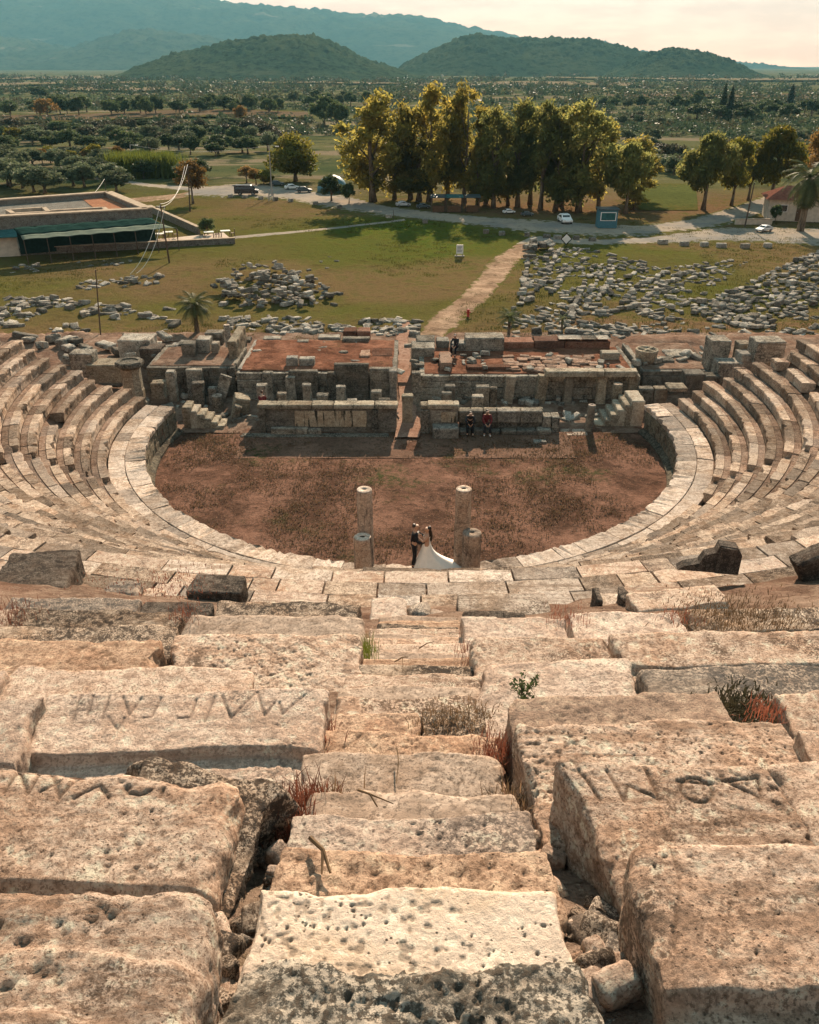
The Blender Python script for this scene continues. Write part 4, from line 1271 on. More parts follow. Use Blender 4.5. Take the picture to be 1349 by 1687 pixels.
pfW, ztW, ybW = platform('brown earth terrace beyond the left steps', 240, 386, 606, 46.6, 572, 'dirt', 'earth_fill')
pfE, ztE, ybE = platform('earth terrace with a few flat slabs beyond the right steps', 1060, 1180, 612, 46.8, 566, 'dirt', 'earth_fill')
PST = 'stones standing in the trough behind the stage wall'
# (x0, x1, top y, distance, depth, what)
for a, b, t_, Y_, d_, lab in (
    (421, 437, 636, 43.0, .5, 'square stone post behind the left end of the left stage wall'),
    (431, 448, 615, 45.5, .45, 'dark pilaster against the red-earth platform, far left one'),
    (469, 485, 622, 45.3, .45, 'dark pilaster against the red-earth platform, second from the left'),
    (497, 511, 635, 43.4, .45, 'slim upright post midway behind the left stage wall'),
    (456, 470, 649, 43.0, .4, 'low stump between two posts behind the left stage wall'),
    (521, 539, 652, 42.8, .5, 'low pale-topped stump right of the slim upright post'),
    (538, 554, 615, 45.4, .45, 'dark pilaster left of the big inscribed-looking slab'),
    (553, 568, 638, 43.6, .45, 'narrow post in front of the big dark slab'),
    (571, 587, 660, 42.4, .4, 'small flat-topped stone close behind the plaster wall'),
    (611, 628, 646, 43.2, .45, 'fluted-looking post near the passage, left side'),
    (623, 642, 659, 42.5, .45, 'tilted pale capstone behind the wall near the passage'),
    (641, 653, 612, 45.2, .6, 'corner pier of the red-earth platform beside the passage'),
    (678, 693, 615, 45.0, .5, 'corner pier of the paved platform beside the passage'),
    (733, 750, 637, 43.6, .5, 'stubby post behind the right stage wall, nearest the passage'),
    (728, 744, 648, 43.0, .45, 'low block in front of the stubby post'),
    (778, 797, 654, 42.6, .5, 'speckled square pedestal behind the seated pair'),
    (785, 806, 638, 43.6, .5, 'square stump behind the speckled pedestal'),
    (807, 820, 640, 43.9, .4, 'rounded reddish stone beside the square stump'),
): sb(a, b, t_, Y_, d_, lab, 'stage', 0, 'stone_post', 'stone post')
for a, b, t_, lab in ((550, 607, 601, 'big dark framed slab standing highest on the red-earth platform front'),
                      (608, 648, 608, 'broad dark slab next to the passage on the left'),
                      (475, 523, 612, 'wide dark slab between two pilasters of the left platform')):
    sb(a, b, t_, 45.6, .45, lab, 'stage', 0, 'wall_slab', 'wall slab', res=.1)
# leaning piers and lintels on the right
for a, b, t_, lean, lab in ((832, 847, 621, .07, 'leaning stone pier, leftmost of the row under the paved platform'), (884, 901, 620, .08, 'leaning stone pier, second from the left under the paved platform'),
                            (932, 946, 618, .02, 'upright stone pier carrying the left end of the lintel'), (987, 1002, 619, -.02, 'whitish stone pier under the middle of the lintel'),
                            (1038, 1053, 619, .0, 'dark stone pier carrying the right end of the lintel')):
    o = sb(a, b, t_, 45.3, .5, lab, 'stage_pale', 0, 'stone_pier', 'stone pier', rot=(0, lean, 0))
zl = atY(950, 620, 45.2).z
sb(900, 997, 612.5, 45.1, .7, 'long stone lintel lying on the piers, left half', 'stage_pale', zl, 'lintel', 'lintel')
sb(998, 1052, 612.5, 45.1, .7, 'long stone lintel lying on the piers, right half', 'stage_pale', zl, 'lintel', 'lintel')

def drum(px, pyt, wpx, Y, z0, label, mat='column', name='column_stump', cat='column', flutes=0, cap=False, tilt=(0, 0), n=28, hole=False, ztop=None, group=None):
    "round column standing at distance Y on z0"
    c_ = atY(px, pyt, Y)
    zc = Y * CP - (c_.z - H) * SP
    r = wpx / 2 / FPX * zc
    Ht = c_.z - z0
    SEED[0] += 1
    nz = max(6, int(Ht / .12))
    th_ = np.linspace(0, 2 * PI, n, endpoint=False)
    zs_ = np.concatenate([np.linspace(0, Ht - .02, nz), [Ht]])
    Rr = np.full((len(zs_), n), r) * (1 + .05 * (1 - zs_[:, None] / max(Ht, .1)) * .6)
    Rr[-1] -= .02
    if flutes: Rr = Rr - .016 * np.abs(np.sin(th_ * flutes / 2))[None]
    X, Y2 = Rr * np.cos(th_), Rr * np.sin(th_)
    Zg = np.repeat(zs_[:, None], n, 1)
    Q = np.stack([X, Y2, Zg], -1)
    nn_ = fbm(Q * 2.6 + SEED[0], 4, SEED[0])
    X, Y2 = X * (1 + .06 * nn_ - .05 * sstep(.25, .5, nn_)), Y2 * (1 + .06 * nn_ - .05 * sstep(.25, .5, nn_))
    V = np.stack([X, Y2, Zg], -1).reshape(-1, 3)
    ids = np.arange(V.shape[0]).reshape(len(zs_), n)
    nx_ = np.roll(ids, -1, 1)
    F = [tuple(f) for f in np.stack([ids[:-1], nx_[:-1], nx_[1:], ids[1:]], -1).reshape(-1, 4)]
    m = MB().add(V.tolist(), F)
    # top with a dowel hole
    base = len(m.v)
    top = ids[-1].tolist()
    for rr_, zt_ in ((.32, Ht + .004), (.26, Ht - .06)):
        for k in range(n): m.v.append((r * rr_ * math.cos(th_[k]) * .9, r * rr_ * math.sin(th_[k]) * .6, zt_))
    for k in range(n):
        k2 = (k + 1) % n
        m.f.append((top[k], top[k2], base + k2, base + k)); m.m.append(1)
        m.f.append((base + k, base + k2, base + n + k2, base + n + k)); m.m.append(2)
    m.f.append(tuple(base + n + k for k in range(n))); m.m.append(2)
    o = m.build(name, [M[mat], M['walk'], M['dark']], smooth=True, loc=(c_.x, Y, z0))
    o.rotation_euler = (tilt[0], tilt[1], 0)
    return tag(o, label, cat, group)
drum(1018, 632, 16, 44.3, 0, 'round stump of a column under the lintel', 'stage_pale')
o = drum(671, 658, 17, 42.4, 0, 'worn half-column standing in the passage between the stage walls', 'stage_pale')
sb(661, 681, 653, 42.1, .5, 'flat square capstone on the half-column in the passage', 'stage_pale', o.location.z + atY(671, 658, 42.4).z - .02, 'capstone', 'capstone')
drum(974, 667, 13, 41.4, 0, 'slender pale column at the foot of the right stair block', 'stage_pale', tilt=(0, .03))
drum(357, 651, 18, 44.5, 0, 'short drum standing below the left terrace', 'stage')
drum(373, 535, 10, 54.5, .6, 'small column fragment standing beyond the left terrace', 'rubble')

# stair blocks at both ends of the stage
def stair_block(label, pts, Y, D, mat):
    root = empty('stair_block', (atY(pts[0][0], 700, Y).x, Y, 0), 0, label, 'steps')
    for i, (a, b, t_) in enumerate(pts):
        p0, p1 = atY(a, t_, Y), atY(b, t_, Y)
        SEED[0] += 1
        o = big_block('step', None, None, p1.x - p0.x + .10, D, p0.z, .09, SEED[0], M[mat], .03, .9, None, .02, loc=((p0.x + p1.x) / 2 - root.location.x, D, 0))
        o.parent = root
    return root
stair_block('six dark steps rising to the right beside the pale slender column', [(982, 997, 700), (998, 1009, 692), (1009, 1020, 684), (1020, 1032, 676), (1032, 1043, 668), (1043, 1062, 661)], 41.9, 1.7, 'stage_pale')
stair_block('flight of pale steps going down from the left walkway into the orchestra', [(300, 311, 672), (311, 322, 678), (322, 334, 684), (334, 345, 690), (345, 356, 696), (356, 368, 702), (368, 378, 709)], 41.6, 1.1, 'stage_pale')

# pedestal at the left end of the rows
pd = atY(222, 650, 44.5)
zr = 1.5
root = empty('pedestal', (pd.x, 44.5, .3), 0, 'tall moulded stone pedestal at the end of the left seat rows', 'pedestal')
h_ = atY(222, 594, 44.5).z - .3
MM = Matrix.Rotation(PI / 8, 4, 'Z')
MB().lathe([(.60, 0), (.60, .9), (.56, 1.0), (.55, h_ - .45), (.58, h_ - .38)], 8, M=MM).build('shaft', M['stage_pale'], root)
MB().lathe([(.60, h_ - .40), (.70, h_ - .30), (.80, h_ - .24), (.80, h_ - .06), (.74, h_), (.52, h_), (.50, h_ - .06)], 8, M=MM).build('moulded_cap', M['stage'], root)
MB().lathe([(.82, -.3), (.82, .22), (.70, .30)], 8, M=MM).build('base', M['stage'], root)

# blocks and slabs on the platforms and terraces
for a, b, t_, Y_, d_, z0, mat, lab in (
    (470, 490, 590, 47.2, .6, ztL, 'stage', 'squarish dark block on the red earth, left of a pair'),
    (492, 517, 592, 47.2, .6, ztL, 'stage', 'squarish dark block on the red earth, right of a pair'),
    (565, 587, 546, 53.0, 1.0, ztL - .3, 'red_rubble', 'reddish lump of masonry at the back of the red earth, left half'),
    (588, 609, 546, 53.0, 1.0, ztL - .3, 'red_rubble', 'reddish lump of masonry at the back of the red earth, right half'),
    (564, 608, 558, 52.0, .6, ztL - .3, 'stage', 'dark step stone in front of the reddish masonry'),
    (523, 560, 556, 52.6, .8, ztL - .3, 'rubble', 'pale cracked block at the back edge of the red earth'),
    (488, 508, 563, 51.8, .6, ztL - .2, 'stage', 'small dark block at the back edge of the red earth'),
    (432, 462, 558, 53.0, .7, ztL - .3, 'stage', 'long dark block at the back left of the red earth'),
    (606, 645, 569, 51.5, .8, ztL - .1, 'rubble', 'pale slab at the back corner near the passage'),
    (612, 646, 586, 49.0, 1.6, ztL - .1, 'red_rubble', 'red rubble core beside the passage on the left'),
    (592, 609, 586, 48.8, 1.2, ztL, 'pave', 'pale flagstone on the red earth near the passage'),
    (678, 716, 574, 49.6, 1.6, 0, 'stage', 'dark cube-like pier right of the passage'),
    (686, 716, 562, 51.0, 1.4, 0, 'stage', 'dark block behind the cube-like pier'),
    (719, 740, 562, 51.5, 1.0, ztR, 'rubble', 'white-topped block beside the dark pier'),
    (767, 831, 557, 50.8, 1.3, ztR, 'stage', 'big rounded dark block lying at the back of the paved platform'),
    (742, 768, 566, 50.8, .9, ztR, 'stage', 'hollowed dark block left of the big rounded block'),
    (725, 745, 598, 47.0, 2.2, ztR, 'pave', 'long pale flagstone on the paved platform near its left end'),
    (769, 800, 605, 47.0, .6, ztR, 'red_rubble', 'broken reddish kerb on the paved platform, left piece'),
    (801, 842, 605, 47.0, .6, ztR, 'red_rubble', 'broken reddish kerb on the paved platform, right piece'),
    (780, 793, 588, 49.2, .5, ztR, 'rubble', 'small bluish flat stone on the paved platform'),
    (830, 880, 564, 51.3, 1.2, ztR, 'red_rubble', 'ruined red masonry wall behind the paved platform, left part'),
    (881, 930, 562, 51.3, 1.2, ztR, 'red_rubble', 'ruined red masonry wall behind the paved platform, middle part'),
    (931, 1006, 563, 51.3, 1.2, ztR, 'red_rubble', 'ruined red masonry wall behind the paved platform, right part'),
    (921, 960, 559, 51.2, 1.0, ztR + .7, 'rubble', 'grey block topping the ruined red wall, left one'),
    (961, 984, 559, 51.2, 1.0, ztR + .7, 'rubble', 'grey block topping the ruined red wall, middle one'),
    (985, 1005, 559, 51.2, 1.0, ztR + .7, 'rubble', 'grey block topping the ruined red wall, right one'),
    (992, 1022, 582, 49.0, .7, ztR, 'stage_pale', 'oblong grey block left of the round carved block'),
    (1090, 1112, 594, 48.4, .9, ztE, 'stage', 'rounded dark boulder right of the round carved block'),
    (1100, 1148, 586, 49.4, 1.4, 0, 'stage', 'square pit wall on the right terrace'),
    (1054, 1078, 641, 44.6, .6, .2, 'stage', 'coping block at the head of the right walkway, left one'),
    (1079, 1101, 641, 44.6, .6, .2, 'stage_pale', 'coping block at the head of the right walkway, right one'),
    (1103, 1134, 640, 43.6, 1.0, 1.4, 'stage_pale', 'square moulded block at the head of the right seat rows'),
    (1131, 1163, 617, 44.8, 1.0, .8, 'stage', 'large rounded dark stone at the end of the right seat rows'),
    (1164, 1188, 620, 44.6, .8, 1.3, 'stage', 'smaller dark stone beside the large rounded one'),
    (1185, 1226, 599, 45.2, 1.1, 1.3, 'stage', 'flat-topped dark block at the end of the right seat rows'),
    (1174, 1206, 562, 47.0, 1.3, .6, 'stage', 'tall dark trapezoid block beyond the right seat rows'),
    (1219, 1241, 567, 46.6, .9, 1.8, 'stage_pale', 'stack of two grey blocks beyond the right seat rows'),
    (1222, 1272, 584, 45.4, 1.0, 1.8, 'stage', 'long dark block leaning at the ends of the upper right rows'),
    (1248, 1297, 564, 45.0, 1.3, 2.6, 'stage', 'big dark upright block at the ends of the upper right rows'),
    (304, 331, 610, 46.1, .4, 0, 'stage', 'dark slab leaning against the left terrace wall'),
    (271, 286, 613, 45.6, .5, 0, 'stage', 'dark half-column against the left terrace wall'),
    (314, 333, 632, 44.9, .5, 0, 'stage', 'square post below the left terrace'),
    (341, 356, 640, 45.2, .5, 0, 'stage', 'low pale-topped post below the left terrace'),
    (298, 319, 567, 48.6, .9, ztW, 'stage', 'upright pale-edged block on the left terrace'),
    (322, 344, 560, 49.4, 1.0, ztW, 'stage', 'hollow ring-shaped block on the left terrace'),
    (336, 365, 549, 51.0, .9, ztW, 'stage', 'grey slab-topped block on the left terrace'),
    (347, 358, 566, 49.2, .6, ztW, 'stage_pale', 'small dark box-shaped block on the left terrace'),
    (374, 388, 563, 48.2, 3.4, ztW - .2, 'stage_pale', 'low wall of white stones running back beside the red earth'),
    (390, 412, 560, 51.5, .8, ztW, 'stage', 'dark lump of stone at the back of the left terrace'),
    (228, 264, 575, 49.6, 1.2, .8, 'dark', 'dark boulder behind the pedestal'),
    (192, 246, 561, 50.6, 1.6, .8, 'rubble', 'long slanting pale slab left of the dark boulder'),
    (140, 202, 602, 46.2, 1.4, 1.0, 'stage_pale', 'pale slab beside the pedestal at the row ends'),
    (112, 150, 583, 46.5, 1.0, 1.2, 'stage', 'dark block with a pale top at the ends of the upper left rows'),
    (246, 268, 632, 44.6, .7, .6, 'stage_pale', 'low pale block right of the pedestal'),
):
    o = sb(a, b, t_, Y_, d_, lab, mat, z0, 'fallen_block', 'stone block')
o = sb(346, 366, 617, 45.6, .22, 'thin slab leaning sideways below the left terrace', 'stage', .1, 'fallen_block', 'stone block', rot=(0, .35, 0))
o = sb(373, 398, 655, 43.8, .9, 'fallen greenish slab lying at the foot of the left terrace', 'stage_pale', 0, 'fallen_block', 'stone block', rot=(.1, .25, .3))
o = sb(375, 388, 670, 43.0, .5, 'tilted grey block left of the plaster wall', 'stage_pale', 0, 'fallen_block', 'stone block', rot=(0, .4, .2))
# round carved block
q_ = atY(1066, 575, 48.6)
root = empty('carved_block', (q_.x, 48.6, ztR), 0, 'round carved block with a ribbed cross on its top, on the right platform', 'carved block')
h_ = q_.z - ztR
MB().lathe([(.55, 0), (.62, .2), (.66, h_ * .7), (.70, h_ - .04), (.68, h_), (.56, h_ - .01), (.54, h_ - .09)], 24).build('drum', M['stage_pale'], root, True)
m = MB()
for r_ in (PI / 4, -PI / 4): m.box(-.6, .6, -.07, .07, h_ - .1, h_ + .0 + r_ * .004, bev=.02, M=Matrix.Rotation(r_, 4, 'Z'))
m.build('cross_ribs', M['stage_pale'], root)
# broken paving of the right platform: each flag a stone
pv = random.Random(8)
for i in range(90):
    x, y = pv.uniform(pfR.location.x - 1.2, pfR.location.x + 4.2), pv.uniform(46.7, 49.6)
    m = MB().box(-pv.uniform(.2, .38), pv.uniform(.2, .38), -pv.uniform(.15, .26), pv.uniform(.15, .26), 0, .12, bev=.03, j=.03)
    o = m.build('flagstone', M['pave'], loc=(x, y, ztR + .0 + pv.uniform(0, .04)))
    o.rotation_euler = (pv.uniform(-.04, .04), pv.uniform(-.04, .04), pv.gauss(0, .12))
    tag(o, 'broken reddish flagstone of the paved platform right of the passage', 'flagstone', 'broken flagstones of the right platform')

# the four columns of the place of honour
CLAB = ['tall column left of the couple', 'tall column right of the couple', 'short weathered stump in front of the left tall column', 'short pinkish stump in front of the right tall column']
Yc1 = 25.15
drum(600, 806, 26, 25.45, Z_POD - .02, CLAB[0] + ', standing on the walkway', name='column', n=32)
drum(764, 805, 26.5, 25.35, Z_POD - .02, CLAB[1] + ', standing on the walkway', name='column', n=32)
drum(597, 884, 30, 24.75, Z_POD - .02, CLAB[2], name='column_stump', n=36, flutes=22)
drum(777.5, 877, 31, 24.8, Z_POD - .02, CLAB[3], name='column_stump', n=32)

# ================================================================== FIELDS OF FALLEN STONES
rs = np.random.default_rng(21)
protos = []
for i in range(12):
    if i < 12:
        L, D, Ht = rs.uniform(.7, 1.25), rs.uniform(.45, .8), rs.uniform(.2, .42)
        o = big_block('fallen_block', None, None, L, D, Ht, .13, 300 + i, M['rubble'], .06, 1.8, None, .07, ends=.06)
        me = o.data
        co = np.empty(len(me.vertices) * 3, np.float32); me.vertices.foreach_get('co', co); co = co.reshape(-1, 3); co[:, 1] += D / 2
        me.vertices.foreach_set('co', co.ravel())
    else:
        o = drum(900, 500, 10, 60, 0, None, 'rubble', 'fallen_block', None, n=14)
        me = o.data
        co = np.empty(len(me.vertices) * 3, np.float32); me.vertices.foreach_get('co', co); co = co.reshape(-1, 3)
        co = co * np.array([.36 / np.abs(co[:, :2]).max()] * 2 + [.5 / np.abs(co[:, 2]).max()], np.float32)
        if i >= 11: co = np.stack([co[:, 2] * 1.2, co[:, 1], co[:, 0] + .3], -1)
        me.vertices.foreach_set('co', co.astype(np.float32).ravel())
    me.update()
    protos.append((me, co.astype(float).copy(), [tuple(p.vertices) for p in me.polygons]))
    bpy.data.objects.remove(o)

ZONES = {
 'P': ('tumbled marble block among the field of ruins right of the footpath', 'blocks in the ruin field right of the footpath'),
 'Q': ('grey block in the slanting rows of stones at the right picture edge', 'blocks in the slanting rows at the right edge'),
 'H': ('block in the big reddish heap of stones left of the footpath', 'blocks of the reddish heap'),
 'B': ('block in the line of stones behind the stage platforms', 'blocks in the line behind the stage'),
 'W': ('tumbled grey block left of the palm, above the left seat rows', 'blocks above the left seat rows'),
 'S': ('block in the small pile of stones below the restaurant terrace', 'blocks of the small piles in the grass'),
 'T': ('broken stone lying in the trough behind the stage walls', 'broken stones of the stage trough'),
 'U': ('broken stone lying on top of the stage platforms', 'broken stones on the stage platforms'),
 'E': ('fallen block among the debris behind the row ends', 'blocks behind the ends of the rows'),
}
stones = []      # zone, px, py, scale, yaw, lift
def poly_scatter(zone, poly, n, smin, smax, yaw=None, lift=0.0, avoid=None):
    P = np.array(poly, float)
    lo, hi = P.min(0), P.max(0)
    got = 0
    for _ in range(n * 40):
        p = rs.uniform(lo, hi)
        ins = False
        for i in range(len(P)):
            a, b = P[i], P[i - 1]
            if (a[1] > p[1]) != (b[1] > p[1]) and p[0] < (b[0] - a[0]) * (p[1] - a[1]) / (b[1] - a[1]) + a[0]: ins = not ins
        if not ins: continue
        wpt = at(p[0], p[1], 0)
        if vnoise(np.array([[wpt.x * .35, wpt.y * .35, 3.3]]), 61)[0] < (avoid if avoid is not None else -.35): continue
        stones.append((zone, p[0], p[1], rs.uniform(smin, smax), rs.uniform(-PI, PI) if yaw is None else rs.normal(yaw, .35), lift * rs.random()))
        got += 1
        if got >= n: break
def line_scatter(zone, pts, step, smin, smax, jit=2.0, yaw=None):
    W = [at(px, py, 0) for px, py in pts]
    for a, b in zip(W[:-1], W[1:]):
        L = (b - a).length
        t = 0
        while t < L:
            p = a + (b - a) * (t / L)
            q = proj((p.x, p.y, 0))
            ang = math.atan2(b.y - a.y, b.x - a.x)
            stones.append((zone, q[0] + rs.normal(0, jit), q[1] + rs.normal(0, jit * .35), rs.uniform(smin, smax), ang + rs.normal(0, .25) if yaw is None else yaw, rs.random() * .15))
            t += step * rs.uniform(.7, 1.5)
for pts in ([(922, 412), (905, 440), (890, 470), (870, 500)], [(965, 425), (930, 455), (905, 490)], [(980, 440), (962, 470), (950, 500), (935, 530)], [(1005, 436), (990, 458), (968, 488)], [(1012, 440), (1002, 470), (985, 500)],
            [(1060, 442), (1010, 470), (1000, 500)], [(1100, 448), (1050, 475), (1020, 505)], [(1150, 440), (1090, 470), (1060, 500)], [(870, 430), (865, 460), (860, 500), (835, 520)], [(850, 520), (900, 530), (960, 535), (1010, 540)],
            [(940, 520), (1000, 518), (1060, 505)], [(850, 548), (920, 548), (1000, 550)]):
    line_scatter('P', pts, 1.05, .5, .95)
poly_scatter('P', [(862, 412), (960, 408), (1100, 440), (1240, 425), (1180, 470), (1120, 520), (1135, 545), (1000, 560), (840, 556), (828, 525), (860, 480)], 800, .26, .8)
poly_scatter('P', [(868, 405), (912, 405), (915, 425), (862, 432)], 25, .6, 1.2, lift=.7)
for k in range(9):
    o_ = k * 11
    line_scatter('Q', [(1125 + o_ * 1.4, 515 + k * 3.2), (1230 + o_, 470 + k * 4.5), (1349 + o_ * .4, 415 + k * 9), (1420, 395 + k * 11)], 1.2, .45, .95, jit=2.5)
poly_scatter('Q', [(1150, 500), (1349, 415), (1420, 400), (1420, 520), (1349, 530), (1180, 530)], 400, .26, .75)
poly_scatter('Q', [(1120, 545), (1220, 530), (1349, 535), (1349, 560), (1250, 556), (1130, 558)], 35, .4, .9)
poly_scatter('H', [(352, 480), (400, 452), (440, 446), (490, 448), (550, 488), (530, 505), (470, 505), (380, 498)], 170, .4, .9, lift=1.0, avoid=-9)
poly_scatter('H', [(350, 478), (560, 478), (560, 510), (350, 505)], 35, .4, .9, avoid=-9)
poly_scatter('B', [(360, 522), (690, 530), (690, 556), (560, 548), (430, 552), (380, 545)], 170, .35, .9)
poly_scatter('W', [(-60, 478), (80, 490), (220, 505), (300, 530), (290, 562), (180, 556), (60, 540), (-60, 535)], 210, .35, 1.0)
poly_scatter('E', [(30, 545), (240, 552), (330, 560), (240, 600), (170, 618), (100, 590), (40, 566)], 46, .5, 1.2)
poly_scatter('S', [(125, 460), (265, 452), (262, 472), (130, 476)], 34, .4, .95, avoid=-9)
poly_scatter('S', [(120, 428), (215, 424), (215, 434), (130, 437)], 12, .3, .6, avoid=-9)
poly_scatter('S', [(20, 436), (62, 432), (62, 448), (20, 450)], 12, .4, .7, avoid=-9)
poly_scatter('S', [(525, 425), (560, 420), (560, 445), (525, 440)], 5, .3, .6, avoid=-9)
poly_scatter('B', [(270, 505), (330, 500), (330, 515), (270, 515)], 5, .6, 1.1, avoid=-9)
tr_zone = [(300, 668, 46), (440, 655, 30), (520, 655, 26), (600, 656, 26), (760, 658, 30), (860, 662, 30), (930, 664, 30), (950, 690, 20), (390, 690, 26), (270, 600, 24), (340, 575, 24)]
for cx_, cy_, wd_ in tr_zone:
    for _ in range(8):
        stones.append(('T', cx_ + rs.normal(0, wd_), cy_ + rs.normal(0, 4), rs.uniform(.3, .75), rs.uniform(-PI, PI), 0))
for cx_, cy_ in ((430, 590), (520, 580), (600, 572), (720, 600), (800, 596), (900, 600), (990, 598), (1090, 590), (1130, 585), (270, 590)):
    for _ in range(8):
        stones.append(('U', cx_ + rs.normal(0, 30), cy_ + rs.normal(0, 8), rs.uniform(.22, .7), rs.uniform(-PI, PI), 0))
stones.sort(key=lambda s_: -s_[3] / at(s_[1], s_[2], 0).y)
N_STONE = 235
rV, rF, rS = [], [], []
nb_ = 0
for i, (zn, px, py, scl, yaw, lift) in enumerate(stones):
    me, co, fs = protos[rs.integers(0, 12)]
    z0 = {'E': .75, 'U': (ztL + ztR) / 2 + .02, 'T': .03}.get(zn, 0)
    p = at(px, py, z0)
    z = (gz(p.x, p.y) if zn not in 'ETU' and p.y > 57 else z0) + lift
    tl = rs.normal(0, .13, 2)
    sc3 = (scl * rs.uniform(.8, 1.2), scl * rs.uniform(.8, 1.15), scl * rs.uniform(.7, 1.2))
    if i < N_STONE:
        o = bpy.data.objects.new('fallen_block', me)
        C.objects.link(o)
        o.location = (p.x, p.y, z - .06)
        o.rotation_euler = (tl[0], tl[1], yaw)
        o.scale = sc3
        tag(o, ZONES[zn][0], 'stone block', ZONES[zn][1])
    else:
        Mx = np.array((Matrix.Translation((p.x, p.y, z - .06)) @ Matrix.Rotation(yaw, 4, 'Z') @ Matrix.Rotation(tl[0], 4, 'X') @ Matrix.Rotation(tl[1], 4, 'Y') @ Matrix.Diagonal((*sc3, 1))))
        v = co @ Mx[:3, :3].T + Mx[:3, 3]
        rV.extend(v.tolist())
        rF.extend([tuple(q + nb_ for q in f) for f in fs])
        nb_ += len(v)
        rS += [rs.random() * 10] * len(v)
mm = MB(); mm.v = rV; mm.f = rF; mm.m = [0] * len(rF)
tag(mm.build('rubble', M['rubble'], smooth=True, seeds=rS), 'smaller fallen stones strewn over the grass between the larger blocks', 'rubble', kind='stuff')

# ================================================================== TREES AND PLANTS
def leaf_mat(name, cols, trans=.35, sc=.55, rough=.6):
    t = NT(name)
    co = t.coord()
    n = t.noise(co, sc, 5, .7)
    w_ = t.noise(co, 6.0, 3, .6, off=8)
    col = t.mix(t.ramp(n, .36, .52), cols[0], cols[1])
    col = t.mix(t.ramp(n, .52, .68), col, cols[2])
    col = t.mix(t.ramp(w_, .35, .65, 0, .4), col, tuple(c * .45 for c in cols[0]))
    tn = t.ramp(t.white(), 0, 1, .75, 1.25)
    mul = t.n.new('ShaderNodeVectorMath'); mul.operation = 'SCALE'
    t.l.new(col, mul.inputs[0]); t.l.new(tn, mul.inputs['Scale'])
    t.put(t.b.inputs['Base Color'], mul.outputs[0])
    t.b.inputs['Roughness'].default_value = rough
    t.b.inputs['Specular IOR Level'].default_value = 0.05
    tr = t.n.new('ShaderNodeBsdfTranslucent')
    t.l.new(mul.outputs[0], tr.inputs[0])
    mx = t.n.new('ShaderNodeMixShader')
    mx.inputs[0].default_value = trans
    t.l.new(t.b.outputs[0], mx.inputs[1]); t.l.new(tr.outputs[0], mx.inputs[2])
    t.l.new(mx.outputs[0], t.out.inputs[0])
    return t.mat
M['euc_gold'] = leaf_mat('golden_eucalyptus_leaves', ((.19, .175, .045), (.27, .225, .05), (.40, .29, .06)), .7)
M['euc_green'] = leaf_mat('dark_eucalyptus_leaves', ((.16, .18, .06), (.22, .215, .065), (.32, .26, .07)), .7)
M['olive'] = leaf_mat('olive_leaves', ((.085, .108, .06), (.125, .148, .082), (.17, .185, .105)), .42, 1.0)
M['darkleaf'] = leaf_mat('dark_green_leaves', ((.050, .076, .034), (.082, .108, .045), (.125, .148, .055)), .45)
M['yellow'] = leaf_mat('yellow_green_leaves', ((.10, .115, .022), (.19, .17, .03), (.30, .22, .04)), .55, .7)
M['autumn'] = leaf_mat('autumn_leaves', ((.14, .09, .035), (.22, .13, .038), (.29, .16, .045)), .5, .8)
M['brush'] = leaf_mat('brown_brush', ((.055, .055, .032), (.085, .072, .042), (.06, .068, .034)), .25, .8)
M['reed'] = leaf_mat('reed_leaves', ((.11, .14, .025), (.16, .19, .032), (.22, .23, .045)), .5, .6)
M['palm'] = leaf_mat('palm_fronds', ((.065, .085, .035), (.10, .115, .048), (.15, .135, .055)), .4, 1.2)
M['drygrass'] = leaf_mat('dry_grass_blades', ((.15, .10, .06), (.23, .15, .085), (.11, .075, .045)), .3, 2.0)
M['redgrass'] = leaf_mat('red_dry_grass', ((.20, .065, .04), (.27, .10, .06), (.14, .05, .035)), .3, 2.0)
M['cypress'] = leaf_mat('cypress_leaves', ((.028, .042, .022), (.038, .052, .026), (.046, .058, .028)), .2)
M['scrub_a'] = leaf_mat('scrub_dark_leaves', ((.038, .060, .034), (.056, .080, .042), (.082, .100, .050)), .25, .3)
M['scrub_b'] = leaf_mat('scrub_brown_leaves', ((.062, .068, .040), (.082, .080, .046), (.098, .086, .048)), .25, .3)
M['field'] = leaf_mat('field_grass_blades', ((.085, .088, .022), (.12, .115, .028), (.075, .095, .02)), .4, .2)
def bark_mat():
    t = NT('tree_bark')
    co = t.coord(scale=(1, 1, .25))
    n = t.noise(co, 4, 6, .7)
    return t.done(t.mix(t.ramp(n, .35, .65), (.07, .055, .04), (.21, .165, .12)), t.bump(n, .6, .05), .9)
M['bark'] = bark_mat()

